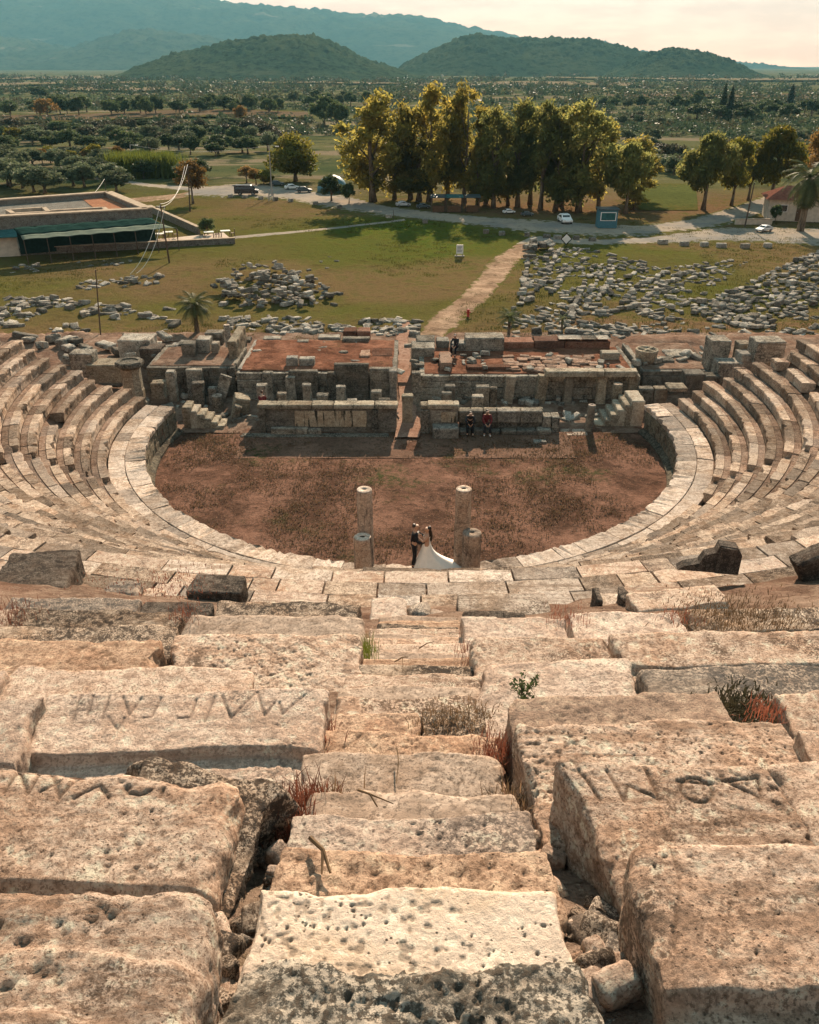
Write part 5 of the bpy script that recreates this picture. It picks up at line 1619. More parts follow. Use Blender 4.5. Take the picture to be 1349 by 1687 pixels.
def leaves(lobes, n, size, seed, droop=0.0, aspect=1.6, shell=.45):
    "many small leaf sprays through the lobes of a crown; lobes: cx,cy,cz,rx,ry,rz"
    r = np.random.default_rng(seed)
    Lb = np.array(lobes, float)
    wt = (Lb[:, 3] * Lb[:, 4] * Lb[:, 5]) ** .7
    idx = r.choice(len(Lb), n, p=wt / wt.sum())
    d = r.normal(size=(n, 3))
    d /= np.linalg.norm(d, axis=1, keepdims=True)
    rad = r.random((n, 1)) ** shell
    rad = rad * (1 + .45 * fbm(d * 2.2 + idx[:, None] * 3.1, 3, seed)[:, None])
    c = Lb[idx, :3] + d * rad * Lb[idx, 3:6]
    u = r.normal(size=(n, 3))
    u[:, 2] = u[:, 2] * (1 - droop) - droop * 2.2
    u /= np.linalg.norm(u, axis=1, keepdims=True)
    v = np.cross(u, r.normal(size=(n, 3)))
    v /= np.linalg.norm(v, axis=1, keepdims=True)
    s = size * r.uniform(.6, 1.35, (n, 1))
    a, b = u * s * aspect * .5, v * s * .5
    V = np.stack([c - a, c + b * .9, c + a, c - b * .9], 1).reshape(-1, 3)
    F = np.arange(4 * n).reshape(n, 4)
    return V, F
def trunk_mb(h, r0, lobes, seed, lean=.3, bare=.35):
    rnd = random.Random(seed)
    m = MB()
    top = Vector((rnd.uniform(-lean, lean), rnd.uniform(-lean, lean), h))
    pts, rad = [], []
    for i in range(7):
        t = i / 6
        pts.append(Vector((top.x * t + rnd.uniform(-.05, .05) * h * .1, top.y * t + rnd.uniform(-.05, .05) * h * .1, h * t)))
        rad.append(r0 * (1 - .78 * t) * (1.35 if i == 0 else 1))
    m.tube(pts, rad, 8)
    for lb in rnd.sample(list(lobes), min(len(lobes), 9)):
        t = max(.18, min(.85, (lb[2] / h) * rnd.uniform(.45, .7)))
        a = pts[int(t * 6)] + (pts[min(6, int(t * 6) + 1)] - pts[int(t * 6)]) * (t * 6 % 1)
        e = Vector(lb[:3])
        mid_ = a.lerp(e, .5) + Vector((0, 0, rnd.uniform(-.03, .1) * h * .2))
        rr_ = r0 * (1 - .78 * t) * .6
        m.tube([a, mid_, e], [rr_, rr_ * .6, rr_ * .18], 5)
    return m
def make_tree(name, h, lobes, n, size, leafmat, seed, r0, droop=0, aspect=1.6, trunk=True, shell=.45):
    root = bpy.data.objects.new(name, None)
    C.objects.link(root)
    root.empty_display_size = .2
    V, F = leaves(lobes, n, size, seed, droop, aspect, shell)
    V[:, 2] = np.maximum(V[:, 2], .05)
    np_mesh('crown', V, F, leafmat, smooth=False, parent=root)
    if trunk: trunk_mb(h * .82, r0, lobes, seed).build('trunk', M['bark'], root, True)
    return root
def euc_lobes(seed, h=14.5, w=3.3, low=.19):
    r = random.Random(seed)
    out = []
    for i in range(26):
        t = low + (1 - low) * (i + r.random()) / 26
        env = w * (1 - abs(t - .55) * .95) * (1.0 if t > low + .08 else .7)
        a = r.uniform(0, 2 * PI)
        d = env * r.uniform(.25, 1.0) * (1 - max(0, t - .82) * 3.0)
        s = r.uniform(.6, 1.25) * (1.15 - .6 * max(0, t - .65))
        out.append((d * math.cos(a), d * math.sin(a), t * h - .3, s, s, s * r.uniform(1.0, 1.8)))
    return out
def round_lobes(seed, h, w, low=.25, n=15):
    r = random.Random(seed)
    out = []
    for i in range(n):
        a, e = r.uniform(0, 2 * PI), r.uniform(-.7, 1)
        q = math.sqrt(max(0, 1 - e * e)) * r.uniform(.35, .85)
        s = w * r.uniform(.26, .46)
        out.append((q * w * math.cos(a), q * w * math.sin(a), h * (low + (1 - low) * .5) + e * h * (1 - low) * .36, s, s, s * r.uniform(.7, 1.0)))
    return out
TP = {}
for i in range(4):
    TP['euc_gold%d' % i] = make_tree('eucalyptus_tree', 14.5, euc_lobes(40 + i), 5200, .27, M['euc_gold'], 40 + i, .28, .6, 2.4, shell=.9)
    TP['euc_green%d' % i] = make_tree('eucalyptus_tree', 14.5, euc_lobes(60 + i, w=3.2), 5000, .27, M['euc_green'], 60 + i, .28, .6, 2.4, shell=.9)
for i in range(3):
    TP['olive%d' % i] = make_tree('olive_tree', 4.5, round_lobes(80 + i, 4.5, 2.3, .22), 2600, .26, M['olive'], 80 + i, .18)
    TP['dark%d' % i] = make_tree('broadleaf_tree', 6, round_lobes(90 + i, 6, 2.6, .2), 2800, .32, M['darkleaf'], 90 + i, .2)
    TP['brush%d' % i] = make_tree('shrub', 3, round_lobes(100 + i, 3, 2.2, .0), 1800, .26, M['brush'], 100 + i, .1)
    TP['bush%d' % i] = make_tree('shrub', 3, round_lobes(120 + i, 3, 2.0, .0), 1800, .26, M['olive'], 120 + i, .1)
TP['yellow0'] = make_tree('broadleaf_tree', 8, round_lobes(110, 8, 4.2, .08, 24), 7000, .34, M['yellow'], 110, .3)
TP['yellow1'] = make_tree('shrub', 3.2, round_lobes(111, 3.2, 1.9, .0), 2200, .26, M['yellow'], 111, .1)
TP['autumn0'] = make_tree('broadleaf_tree', 6, round_lobes(112, 6, 2.9, .28, 18), 2600, .26, M['autumn'], 112, .2)
TP['autumn1'] = make_tree('broadleaf_tree', 11, round_lobes(113, 11, 5.0, .2, 24), 6500, .34, M['autumn'], 113, .35)
TP['bigmix0'] = make_tree('eucalyptus_tree', 11, round_lobes(114, 11, 4.4, .16, 26), 8000, .34, M['euc_green'], 114, .35, .45, 2.0)
TP['bigmix1'] = make_tree('eucalyptus_tree', 11, round_lobes(115, 11, 4.2, .2, 24), 7500, .34, M['yellow'], 115, .35, .45, 2.0)
TP['cyp0'] = make_tree('cypress_tree', 12, [(0, 0, 12 * t, 1.25 * math.sin(min(1, (1 - t) * 1.5 + .03) * PI / 2) * (1 if t > .1 else .6), 1.25 * math.sin(min(1, (1 - t) * 1.5 + .03) * PI / 2), 1.3) for t in np.linspace(.06, .95, 13)], 3000, .34, M['cypress'], 116, .2)
TP['round0'] = make_tree('broadleaf_tree', 6, round_lobes(117, 6, 2.5, .2, 20), 4500, .26, M['darkleaf'], 117, .2)
TH = {'euc_gold': 14.5, 'euc_green': 14.5, 'olive': 4.5, 'dark': 6, 'brush': 3, 'bush': 3, 'autumn0': 6, 'autumn1': 11, 'yellow0': 8, 'yellow1': 3.2, 'bigmix': 11, 'cyp': 12, 'round': 6}
TW = {'euc_gold': 5.6, 'euc_green': 5.2, 'olive': 5.0, 'dark': 5.8, 'brush': 4.8, 'bush': 4.4, 'autumn0': 6.2, 'autumn1': 10.5, 'yellow0': 9.0, 'yellow1': 4.2, 'bigmix': 9.4, 'cyp': 2.6, 'round': 5.6}
used_t = set()
def tree(key, px, py, top, wpx, label, group=None, name=None, cat='tree'):
    "tree whose foot is seen at px, py, whose top reaches the pixel row top and whose crown is wpx wide"
    p = at(px, py, 0)
    zt = atY(px, top, p.y).z
    base = next(k for k in sorted(TH, key=len, reverse=True) if key.startswith(k))
    zc = p.y * CP + H * SP
    if base.startswith('euc'): wpx = wpx * 1.10
    sw_ = wpx / FPX * zc / TW[base]
    sh_ = max(.2, zt / TH[base])
    src = TP[key]
    if key in used_t:
        o = copy_tree(src)
    else:
        o = src
        used_t.add(key)
    o.location = (p.x, p.y, gz(p.x, p.y) - .05)
    o.scale = (sw_, sw_, sh_)
    o.rotation_euler = (0, 0, random.uniform(0, 6.28))
    if group is None and 'group' in o: del o['group']
    if name: o.name = name
    return tag(o, label, cat, group)
for a in (
    ('euc_gold0', 614, 332, 150, 100, 'broad golden eucalyptus, leftmost tall tree of the row by the road'),
    ('euc_gold1', 708, 332, 143, 78, 'very tall golden eucalyptus with feathery top, second of the row'),
    ('euc_gold2', 764, 334, 145, 66, 'tallest narrow golden eucalyptus in the middle of the row'),
    ('euc_gold3', 738, 326, 158, 60, 'golden eucalyptus standing behind between the two tallest'),
    ('euc_green0', 812, 343, 176, 62, 'mixed brown and green eucalyptus right of the tallest pair'),
    ('euc_green1', 852, 340, 168, 62, 'dark eucalyptus with a bronze crown near the middle of the row'),
    ('euc_green2', 890, 345, 170, 62, 'dark dense eucalyptus left of the white car'),
    ('euc_green3', 925, 340, 172, 62, 'dark eucalyptus behind the white car'),
    ('euc_green0', 952, 350, 166, 84, 'dark wide eucalyptus at the right end of the tall row'),
    ('euc_gold2', 676, 328, 176, 66, 'golden eucalyptus standing back between the leftmost and the second tree'),
    ('euc_gold1', 800, 336, 182, 58, 'golden eucalyptus standing back right of the tallest narrow one'),
    ('euc_green2', 873, 336, 180, 60, 'dark eucalyptus standing back behind the bronze crown'),
    ('euc_green3', 915, 348, 186, 66, 'dark eucalyptus between the white car and the bronze crown'),
    ('euc_gold0', 985, 344, 196, 56, 'olive-gold eucalyptus at the right shoulder of the tall row'),
    ('euc_green1', 690, 331, 232, 78, 'low dark bluish tree filling the gap under the golden trees'),
    ('euc_gold1', 650, 328, 205, 60, 'shorter golden tree between the leftmost and second tall trees'),
    ('euc_gold3', 786, 340, 228, 46, 'short yellowish tree in front of the tallest golden one'),
    ('euc_gold0', 836, 338, 232, 50, 'short yellowish sapling under the bronze crown'),
    ('euc_gold2', 1040, 330, 226, 70, 'pale thin eucalyptus behind the small dark tree by the kiosk'),
    ('bigmix0', 1030, 352, 232, 78, 'drooping dark tree standing beside the blue kiosk'),
    ('euc_gold3', 1044, 345, 300, 36, 'little yellow sapling right of the drooping dark tree'),
    ('bigmix0', 1158, 345, 216, 96, 'large round-topped tree leftmost in the right-hand group'),
    ('bigmix1', 1205, 338, 226, 70, 'yellow-edged tree second in the right-hand group'),
    ('bigmix1', 1268, 332, 206, 92, 'bright green-gold tree behind the small roofed house'),
    ('autumn1', 1352, 328, 202, 96, 'orange autumn tree at the right picture edge'),
    ('bigmix0', 1232, 330, 240, 60, 'dark tree between the green-gold pair on the right'),
    ('yellow0', 487, 298, 222, 98, 'large yellow-green tree beside the parked cars'),
    ('round0', 546, 331, 288, 46, 'small round dark clipped tree at the road edge'),
    ('dark0', 575, 335, 300, 26, 'small dark bush right of the clipped round tree'),
    ('autumn0', 318, 335, 264, 60, 'thin brown tree beside the utility poles'),
    ('dark1', 343, 388, 356, 32, 'dark bush at the back corner of the restaurant terrace'),
    ('dark2', 535, 208, 155, 52, 'round dark tree standing behind the yellow-green one'),
    ('dark0', 556, 212, 168, 44, 'second round dark tree behind the yellow-green one'),
    ('autumn0', 398, 203, 174, 30, 'small brown tree alone on the pale field edge'),
    ('autumn0', 80, 200, 164, 50, 'orange-tinged round tree left of the far dark row'),
    ('cyp0', 1187, 198, 140, 13, 'slim dark cypress on the right plain, left one of a pair'),
    ('cyp0', 1199, 198, 142, 12, 'slim dark cypress on the right plain, right one of a pair'),
    ('cyp0', 1300, 176, 137, 13, 'lone dark cypress rising at the far right'),
    ('dark1', 66, 163, 140, 36, 'dark tree on the far fields near the left edge'),
): tree(*a)
tr = random.Random(12)
def belt(keys, poly_y, xs, n, wr, hr, label, group, cat='tree'):
    for i in range(n):
        x = xs[0] + (xs[1] - xs[0]) * (i + tr.uniform(-.4, 1.4)) / n
        y = tr.uniform(*poly_y)
        f = (y - 107) / 150
        wpx = tr.uniform(*wr) * f
        tree(tr.choice(keys), x, y, y - tr.uniform(*hr) * f, wpx, label, group, cat=cat)
belt(['olive0', 'olive1', 'olive2'], (292, 318), (-30, 205), 13, (38, 54), (26, 36), 'grey-green olive tree in the grove behind the ruined inn', 'olive trees behind the ruined inn')
belt(['olive0', 'olive1', 'olive2'], (262, 290), (-30, 190), 11, (38, 54), (26, 36), 'grey-green olive tree in the rear of the left grove', 'olive trees at the rear of the left grove')
belt(['olive1', 'olive2', 'dark0'], (268, 300), (190, 330), 7, (34, 48), (24, 32), 'olive tree beside the reeds and the gravel track', 'olive trees by the reeds')
belt(['dark0', 'dark1', 'dark2', 'olive0', 'yellow1'], (228, 262), (-20, 450), 30, (34, 58), (24, 36), 'dark bushy tree in the middle thicket on the left', 'trees of the middle thicket on the left')
belt(['brush0', 'brush1', 'brush2', 'dark0', 'bush0'], (206, 236), (-20, 460), 36, (40, 70), (20, 32), 'brownish bush in the strip behind the left thicket', 'brown bushes behind the left thicket', cat='bush')
belt(['dark0', 'dark1', 'dark2'], (186, 197), (-10, 275), 16, (46, 66), (44, 60), 'dark round tree in the far row on the left', 'trees of the far left row')
belt(['dark0', 'dark1', 'dark2'], (184, 193), (300, 475), 12, (46, 66), (40, 56), 'dark tree in the far row behind the yellow-green tree', 'trees of the far middle row')
belt(['dark0', 'olive1', 'dark2'], (165, 180), (440, 660), 14, (44, 64), (36, 56), 'small far tree left of the golden eucalyptus', 'far trees left of the eucalyptus')
belt(['dark1', 'dark2', 'dark0'], (186, 202), (1150, 1400), 20, (52, 76), (34, 50), 'dark tree in the grove around the cypresses', 'trees of the cypress grove')
belt(['dark0', 'olive1', 'dark2'], (168, 182), (960, 1160), 14, (40, 60), (36, 54), 'far bushy tree in the row right of the eucalyptus', 'far trees right of the eucalyptus')
belt(['bush0', 'bush1', 'brush2', 'bush2'], (196, 292), (985, 1120), 26, (26, 50), (15, 26), 'low olive-green shrub in the scrub right of the eucalyptus', 'shrubs of the right scrubland', cat='bush')
belt(['bush0', 'bush1', 'bush2', 'yellow1'], (205, 285), (1230, 1400), 12, (34, 56), (18, 30), 'low shrub behind the trees at the right edge', 'shrubs at the right edge', cat='bush')
belt(['yellow1', 'yellow1', 'autumn0'], (262, 276), (60, 190), 6, (30, 40), (22, 30), 'yellow-tipped bush behind the left olive grove', 'yellow bushes behind the olives', cat='bush')
belt(['yellow1', 'autumn0'], (290, 305), (385, 440), 3, (26, 34), (18, 24), 'yellow bush beside the black van', 'yellow bushes by the van', cat='bush')
for k in list(TP):
    if k not in used_t:
        for ch in list(TP[k].children): bpy.data.objects.remove(ch)
        bpy.data.objects.remove(TP[k])

# scrub of the plain: low bushes past counting
def scrub(name, n, ymin, ymax, seed, label, s=(1.2, 2.6), per=46, mats=('darkleaf', 'bush_', 'brush'), dens=.0, xmax=.62):
    r = np.random.default_rng(seed)
    Y = 1 / r.uniform(1 / ymax, 1 / ymin, n * 3)
    X = r.uniform(-xmax, xmax, n * 3) * (Y + 30)
    g = fbm(np.stack([X * .005, Y * .022, 0 * X], -1), 4, seed)
    keep = (g > dens)
    if ymax > 1000:
        for _ in range(110):
            y0 = 1 / r.uniform(1 / ymax, 1 / ymin); x0 = r.uniform(-xmax, xmax) * (y0 + 30); ln = r.uniform(.12, .5) * y0; sl = r.normal(0, .12)
            k_ = int(ln / 4.5) + 2; q_ = r.integers(0, len(X), k_)
            t_ = r.random(k_) - .5
            X[q_] = x0 + t_ * ln; Y[q_] = y0 + t_ * ln * sl + r.normal(0, 2.5, k_)
            keep[q_] = True
    px, py = 674.5 + FPX * X / (Y * CP + H * SP), 0
    X, Y = X[keep][:n], Y[keep][:n]
    V, F, mi = [], [], []
    nb = 0
    for i in range(len(X)):
        sz = r.uniform(*s) * (1 + Y[i] / 900)
        v, f = leaves([(X[i], Y[i], gz(X[i], Y[i]) + sz * .35, sz, sz, sz * .62)], per, sz * .32, int(r.integers(1e6)), 0, 1.4)
        V.append(v); F.append(f + nb); nb += len(v)
        mi += [int(r.integers(0, 3))] * len(f)
    return tag(np_mesh(name, np.concatenate(V), np.concatenate(F), [M['scrub_a'], M['scrub_a'], M['scrub_b']], smooth=False, mi=mi), label, 'scrub', kind='stuff')
scrub('scrub', 1700, 175, 430, 5, 'low scrub covering the plain beyond the road', (.8, 2.1), 46, dens=.0)
scrub('far_scrub', 2600, 430, 1500, 6, 'far-off bushes and hedges over the plain before the hills', (1.5, 3.0), 26, dens=.12)

# ================================================================== BUILDINGS
M['masonry'] = stone('inn_masonry', (.24, .23, .20), (.17, .145, .115), (.07, .07, .065), sc=1.0, lichen=(.5, .66), tone=.1, pit=3.2, pit_r=.3)
M['coping'] = plain('wall_coping', (.36, .29, .22), .9, .0, 0, .2, 2)
M['roofearth'] = earth('roof_earth', (.33, .17, .10), (.28, .13, .08), (.2, .1, .06), 1.0)
M['awning'] = plain('dark_green_awning', (.014, .032, .028), .9, .0, 0, .25, 3)
M['valance'] = plain('pale_green_awning', (.125, .145, .115), .9, .0, 0, .15, 2)
M['teal'] = plain('teal_roof_sheet', (.04, .11, .11), .8, .05, 0, .2, 2)
M['plaster'] = plain('pale_plaster', (.50, .44, .36), .9, .0, 0, .15, 2)
M['floorpale'] = plain('terrace_floor', (.46, .38, .31), .9, .0, 0, .12, 1.5)
M['wood'] = plain('brown_wood', (.10, .055, .03), .7, .2, 0, .2, 8)
M['rooftile'] = plain('red_roof_tiles', (.13, .058, .042), .85, .0, 0, .3, 3)
M['black'] = plain('black_paint', (.008, .009, .010), .25, .5)
M['white'] = plain('white_paint', (.72, .72, .70), .4, .4, 0, .04)
M['silver'] = plain('silver_paint', (.42, .46, .48), .3, .6, .3, .04)
M['bluegrey'] = plain('blue_grey_paint', (.05, .075, .09), .3, .5)
M['glass'] = plain('dark_window_glass', (.012, .016, .018), .08, .6, 0, .02)
M['rubber'] = plain('black_rubber', (.012, .012, .012), .8, .1)
M['metal'] = plain('grey_metal', (.28, .28, .27), .45, .5, .6)
M['pole'] = plain('rusty_pole', (.085, .06, .045), .8, .2)
M['concrete'] = plain('grey_concrete', (.30, .28, .25), .9, .0, 0, .15, 4)
M['lamp'] = plain('lamp_glass', (.7, .7, .66), .3, .4)
M['red'] = plain('red_paint', (.42, .04, .03), .5, .3)
M['blue'] = plain('blue_panel', (.05, .15, .19), .5, .3)
M['sheet'] = plain('white_sheet', (.62, .60, .55), .8, .1)

def gp3(px, py, z): return at(px, py, z)
def wall_seg(m, a, b, z0, z1, th, mi=0):
    a, b = Vector((a[0], a[1], 0)), Vector((b[0], b[1], 0))
    d = (b - a).normalized(); nrm = Vector((-d.y, d.x, 0)) * th / 2
    ps = [a - nrm, b - nrm, b + nrm, a + nrm]
    m.add([(p.x, p.y, z0) for p in ps] + [(p.x, p.y, z1) for p in ps], [(3, 2, 1, 0), (4, 5, 6, 7), (0, 1, 5, 4), (1, 2, 6, 5), (2, 3, 7, 6), (3, 0, 4, 7)], mi)
ZI = 3.5
FR, FL = gp3(243, 344, ZI), gp3(-60, 360, ZI)
BR, BL = gp3(178, 317, ZI), gp3(-60, 334, ZI)
org = Vector((FR.x, FR.y, 0))
inn = empty('ruined_inn', org, 0, 'old stone inn with open roof courts and a green canopy, at the left edge', 'building')
def rel(v): return v - org
def rl(p): return (p.x - org.x, p.y - org.y)
m = MB(); wall_seg(m, rl(FL), rl(FR), -.3, ZI, .9); m.build('front_wall', M['masonry'], inn)
m = MB(); wall_seg(m, rl(FR), rl(BR), -.3, ZI - .05, .9); m.build('side_wall', M['masonry'], inn)
m = MB(); wall_seg(m, rl(BL), rl(BR), -.3, ZI - .02, .9); m.build('rear_wall', M['masonry'], inn)
for a, b in ((FL, FR), (FR, BR), (BL, BR)):
    m = MB(); wall_seg(m, rl(a), rl(b), ZI - .02, ZI + .12, 1.05); m.build('parapet_coping', M['coping'], inn)
zf = ZI - .55
q = [rl(gp3(x_, y_, zf)) for x_, y_ in ((-60, 366), (240, 349), (176, 322), (-60, 340))]
m = MB(); m.add([(x, y, zf) for x, y in q], [(0, 1, 2, 3)]); m.build('roof_floor', M['masonry'], inn)
q = [rl(gp3(x_, y_, zf + .05)) for x_, y_ in ((160, 347), (216, 345), (176, 323), (132, 325))]
m = MB(); m.add([(x, y, zf + .05) for x, y in q], [(0, 1, 2, 3)]); m.build('earth_roof', M['roofearth'], inn)
for pts in (((12, 345), (72, 341)), ((72, 341), (80, 348)), ((22, 351), (80, 348)), ((12, 345), (22, 351)), ((84, 346), (170, 341)), ((170, 341), (178, 347)), ((92, 352), (178, 347))):
    a, b = (gp3(*p, ZI - .1) for p in pts)
    m = MB(); wall_seg(m, rl(a), rl(b), zf - .1, ZI - .1, .5); m.build('low_wall', M['coping'], inn)
# arched doorway
ap = gp3(53, 366, 2.4)
# awning: sloping dark sheets with a pale front strip, on posts
U0, U1 = gp3(22, 377, 2.75), gp3(250, 360, 2.75)
L0, L1 = gp3(34, 388, 2.5), gp3(268, 369, 2.5)
P0_, P1_ = gp3(38, 396, 2.25), gp3(290, 376, 2.25)
aw = empty('canopy', (org.x - 6, org.y - 3, 0), 0, 'long dark green canopy with a pale front strip over the restaurant terrace', 'awning')
def strip(a0, a1, b0, b1, sag, name, mat, nx=40, ny=5):
    V = []
    for i in range(nx + 1):
        t = i / nx
        a, b = a0.lerp(a1, t), b0.lerp(b1, t)
        for k in range(ny + 1):
            p = a.lerp(b, k / ny)
            z = p.z + sag * abs(math.sin(t * PI * 7)) * .8 - sag * math.sin(k / ny * PI) * .6
            V.append((p.x - aw.location.x, p.y - aw.location.y, z))
    F = [(i * (ny + 1) + k, (i + 1) * (ny + 1) + k, (i + 1) * (ny + 1) + k + 1, i * (ny + 1) + k + 1) for i in range(nx) for k in range(ny)]
    o = np_mesh(name, np.array(V), np.array(F), M[mat], parent=aw)
    sm = o.modifiers.new('thick', 'SOLIDIFY'); sm.thickness = .03
strip(U0, U1, L0, L1, .12, 'dark_canopy_sheet', 'awning')
strip(L0 - Vector((0, .02, .03)), L1 - Vector((0, .02, .03)), P0_, P1_, .10, 'front_strip', 'valance')
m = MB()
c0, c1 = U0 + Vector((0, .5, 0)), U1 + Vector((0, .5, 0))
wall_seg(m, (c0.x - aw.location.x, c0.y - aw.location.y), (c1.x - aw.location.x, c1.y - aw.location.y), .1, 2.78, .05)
m.build('added_shade_sheet', M['awning'], aw)  # dark sheet added under the canopy to stand in for deep shade
for i in range(8):
    p = P0_.lerp(P1_, i / 7)
    MB().tube([(p.x - aw.location.x, p.y - aw.location.y + .1, -.2), (p.x - aw.location.x, p.y - aw.location.y + .1, p.z)], .05, 6).build('post', M['pole'], aw)
# terrace with its low boundary wall
T0, T1, T2, T3 = gp3(-60, 421, .1), gp3(387, 399, .1), gp3(368, 383, .1), gp3(258, 386, .1)
m = MB(); m.add([(T0.x, T0.y, .1), (T1.x, T1.y, .1), (T2.x, T2.y, .1), (FR.x + 1.5, FR.y + 1.5, .1), (FL.x, FL.y, .1)], [(0, 1, 2, 3, 4)])
tag(m.build('terrace', M['floorpale']), kind='structure')
bw = empty('boundary_wall', T1, 0, 'low grey boundary wall along the front of the restaurant terrace', 'wall')
m = MB(); wall_seg(m, (T0.x - T1.x, T0.y - T1.y), (0, 0), -.5, .45, .5); m.build('wall_body', M['masonry'], bw)
m = MB(); wall_seg(m, (T0.x - T1.x, T0.y - T1.y - .0), (.05, .0), .452, .52, .56); m.build('coping', M['coping'], bw)
gw = empty('garden_wall', gp3(325, 371, 0), 0, 'straight low pale wall running back from the inn beside the grass', 'wall')
a, b = gp3(246, 337, .9) - gp3(325, 371, 0), gp3(326, 372, .9) - gp3(325, 371, 0)
m = MB(); wall_seg(m, a, b, -.4, .75, .4); m.build('wall_body', M['masonry'], gw)
m = MB(); wall_seg(m, a, b, .752, .83, .5); m.build('coping', M['coping'], gw)
# small house with the teal roof at the very edge
k0, k1 = gp3(-60, 424, 0), gp3(33, 419, 0)
hut = empty('kitchen_hut', k1, 0, 'small pale hut with a teal sheet roof, left end of the terrace', 'hut')
kd = (k1 - k0)
m = MB(); m.add([(-kd.x, -kd.y, -.2), (0, 0, -.2), (0, 3.2, -.2), (-kd.x, 3.2 - kd.y, -.2), (-kd.x, -kd.y, 1.75), (0, 0, 1.75), (0, 3.2, 2.2), (-kd.x, 3.2 - kd.y, 2.2)],
                [(0, 1, 5, 4), (1, 2, 6, 5), (2, 3, 7, 6), (3, 0, 4, 7), (4, 5, 6, 7)]); m.build('walls', M['plaster'], hut)
m = MB(); m.add([(-kd.x, -kd.y - .4, 1.78), (.3, -.4, 1.78), (.3, 3.5, 2.4), (-kd.x, 3.5 - kd.y, 2.4), (-kd.x, -kd.y - .4, 1.86), (.3, -.4, 1.86), (.3, 3.5, 2.48), (-kd.x, 3.5 - kd.y, 2.48)],
                [(3, 2, 1, 0), (4, 5, 6, 7), (0, 1, 5, 4), (1, 2, 6, 5), (2, 3, 7, 6), (3, 0, 4, 7)]); m.build('roof', M['teal'], hut)
# tables and chairs of the terrace
def make_table():
    r = empty('table', (0, 0, 0))
    MB().box(-.55, .55, -.4, .4, .71, .75, bev=.01).build('tabletop', M['sheet'], r)
    for sx in (-1, 1):
        for sy in (-1, 1): MB().tube([(sx * .48, sy * .33, 0), (sx * .48, sy * .33, .71)], .025, 6).build('leg', M['wood'], r)
    return r
def make_chair():
    r = empty('chair', (0, 0, 0))
    MB().box(-.22, .22, -.22, .22, .42, .46, bev=.01).build('seat', M['wood'], r)
    MB().box(-.22, .22, .19, .23, .462, .92, bev=.01).build('backrest', M['wood'], r)
    for sx in (-1, 1):
        for sy in (-1, 1): MB().tube([(sx * .19, sy * .19, 0), (sx * .19, sy * .19, .42)], .02, 6).build('leg', M['wood'], r)
    return r
tb, ch = make_table(), make_chair()
first = True
for px, py, where in ((263, 396, 'in the sun'), (278, 393, 'in the sun'), (345, 393, 'at the far right corner'), (372, 391, 'at the far right corner'), (225, 400, 'under the canopy'), (195, 402, 'under the canopy'), (160, 404, 'under the canopy'), (120, 406, 'under the canopy'), (85, 408, 'under the canopy')):
    p = at(px, py, .1)
    o = tb if first else copy_tree(tb)
    o.location = p; o.rotation_euler = (0, 0, .3)
    tag(o, 'white-topped restaurant table on the terrace, ' + where, 'table', 'restaurant tables ' + where)
    for s_ in (-1, 1):
        c_ = ch if first and s_ < 0 else copy_tree(ch)
        c_.location = (p.x + s_ * .85 * math.cos(.3), p.y + s_ * .85 * math.sin(.3), .1)
        c_.rotation_euler = (0, 0, .3 - s_ * PI / 2)
        tag(c_, 'brown wooden chair drawn up to a terrace table, ' + where, 'chair', 'restaurant chairs ' + where)
    first = False
# house with the red roof on the right
hp = at(1262, 362, 0)
hs = empty('gate_house', hp, 0, 'small pale house with a red tiled roof under the right-hand trees', 'house')
hs.rotation_euler = (0, 0, -.25)
m = MB(); m.box(0, 7, 0, 5, -.2, 2.5); m.build('walls', M['plaster'], hs)
m = MB(); m.add([(-.5, -.5, 2.5), (7.5, -.5, 2.5), (7.5, 5.5, 2.5), (-.5, 5.5, 2.5), (2, 2.5, 3.9), (5, 2.5, 3.9)], [(0, 1, 5, 4), (1, 2, 5), (2, 3, 4, 5), (3, 0, 4), (3, 2, 1, 0)]); m.build('roof', M['rooftile'], hs)
d_ = MB().box(3.4, 4.3, -.06, -.004, 0, 2.0).build('door', M['wood'], hs)
MB().box(3.5, 3.56, -.12, -.062, .95, 1.05).build('handle', M['metal'], d_)
f_ = MB().box(1.2, 2.3, -.05, -.004, 1.0, 1.9).build('window', M['white'], hs)
MB().box(1.28, 2.22, -.07, -.052, 1.08, 1.82).build('pane', M['glass'], f_)
tree('dark0', 1276, 366, 335, 20, 'narrow dark bush against the pale house wall')
lw = empty('forecourt_wall', at(1240, 369, 0), 0, 'low white wall in front of the red-roofed house', 'wall')
MB().box(-2.2, 2.4, 0, .3, -.1, .55, bev=.02).build('wall_body', M['plaster'], lw)
MB().box(-2.25, 2.45, -.05, .35, .552, .62, bev=.02).build('coping', M['coping'], lw)
# kiosk
kp = at(1000, 376, 0)
ks = empty('kiosk', kp, 0, 'blue glass ticket kiosk on the far side of the road', 'kiosk')
MB().box(-1.15, 1.15, 0, 1.6, 0, 2.1, bev=.04).build('booth', M['blue'], ks)
MB().box(-1.3, 1.3, -.2, 1.8, 2.102, 2.25, bev=.03).build('roof', M['bluegrey'], ks)
f_ = MB().box(-.95, .95, -.05, -.003, .85, 1.85).build('window', M['white'], ks)
MB().box(-.85, .85, -.07, -.052, .93, 1.77).build('pane', M['teal'], f_)
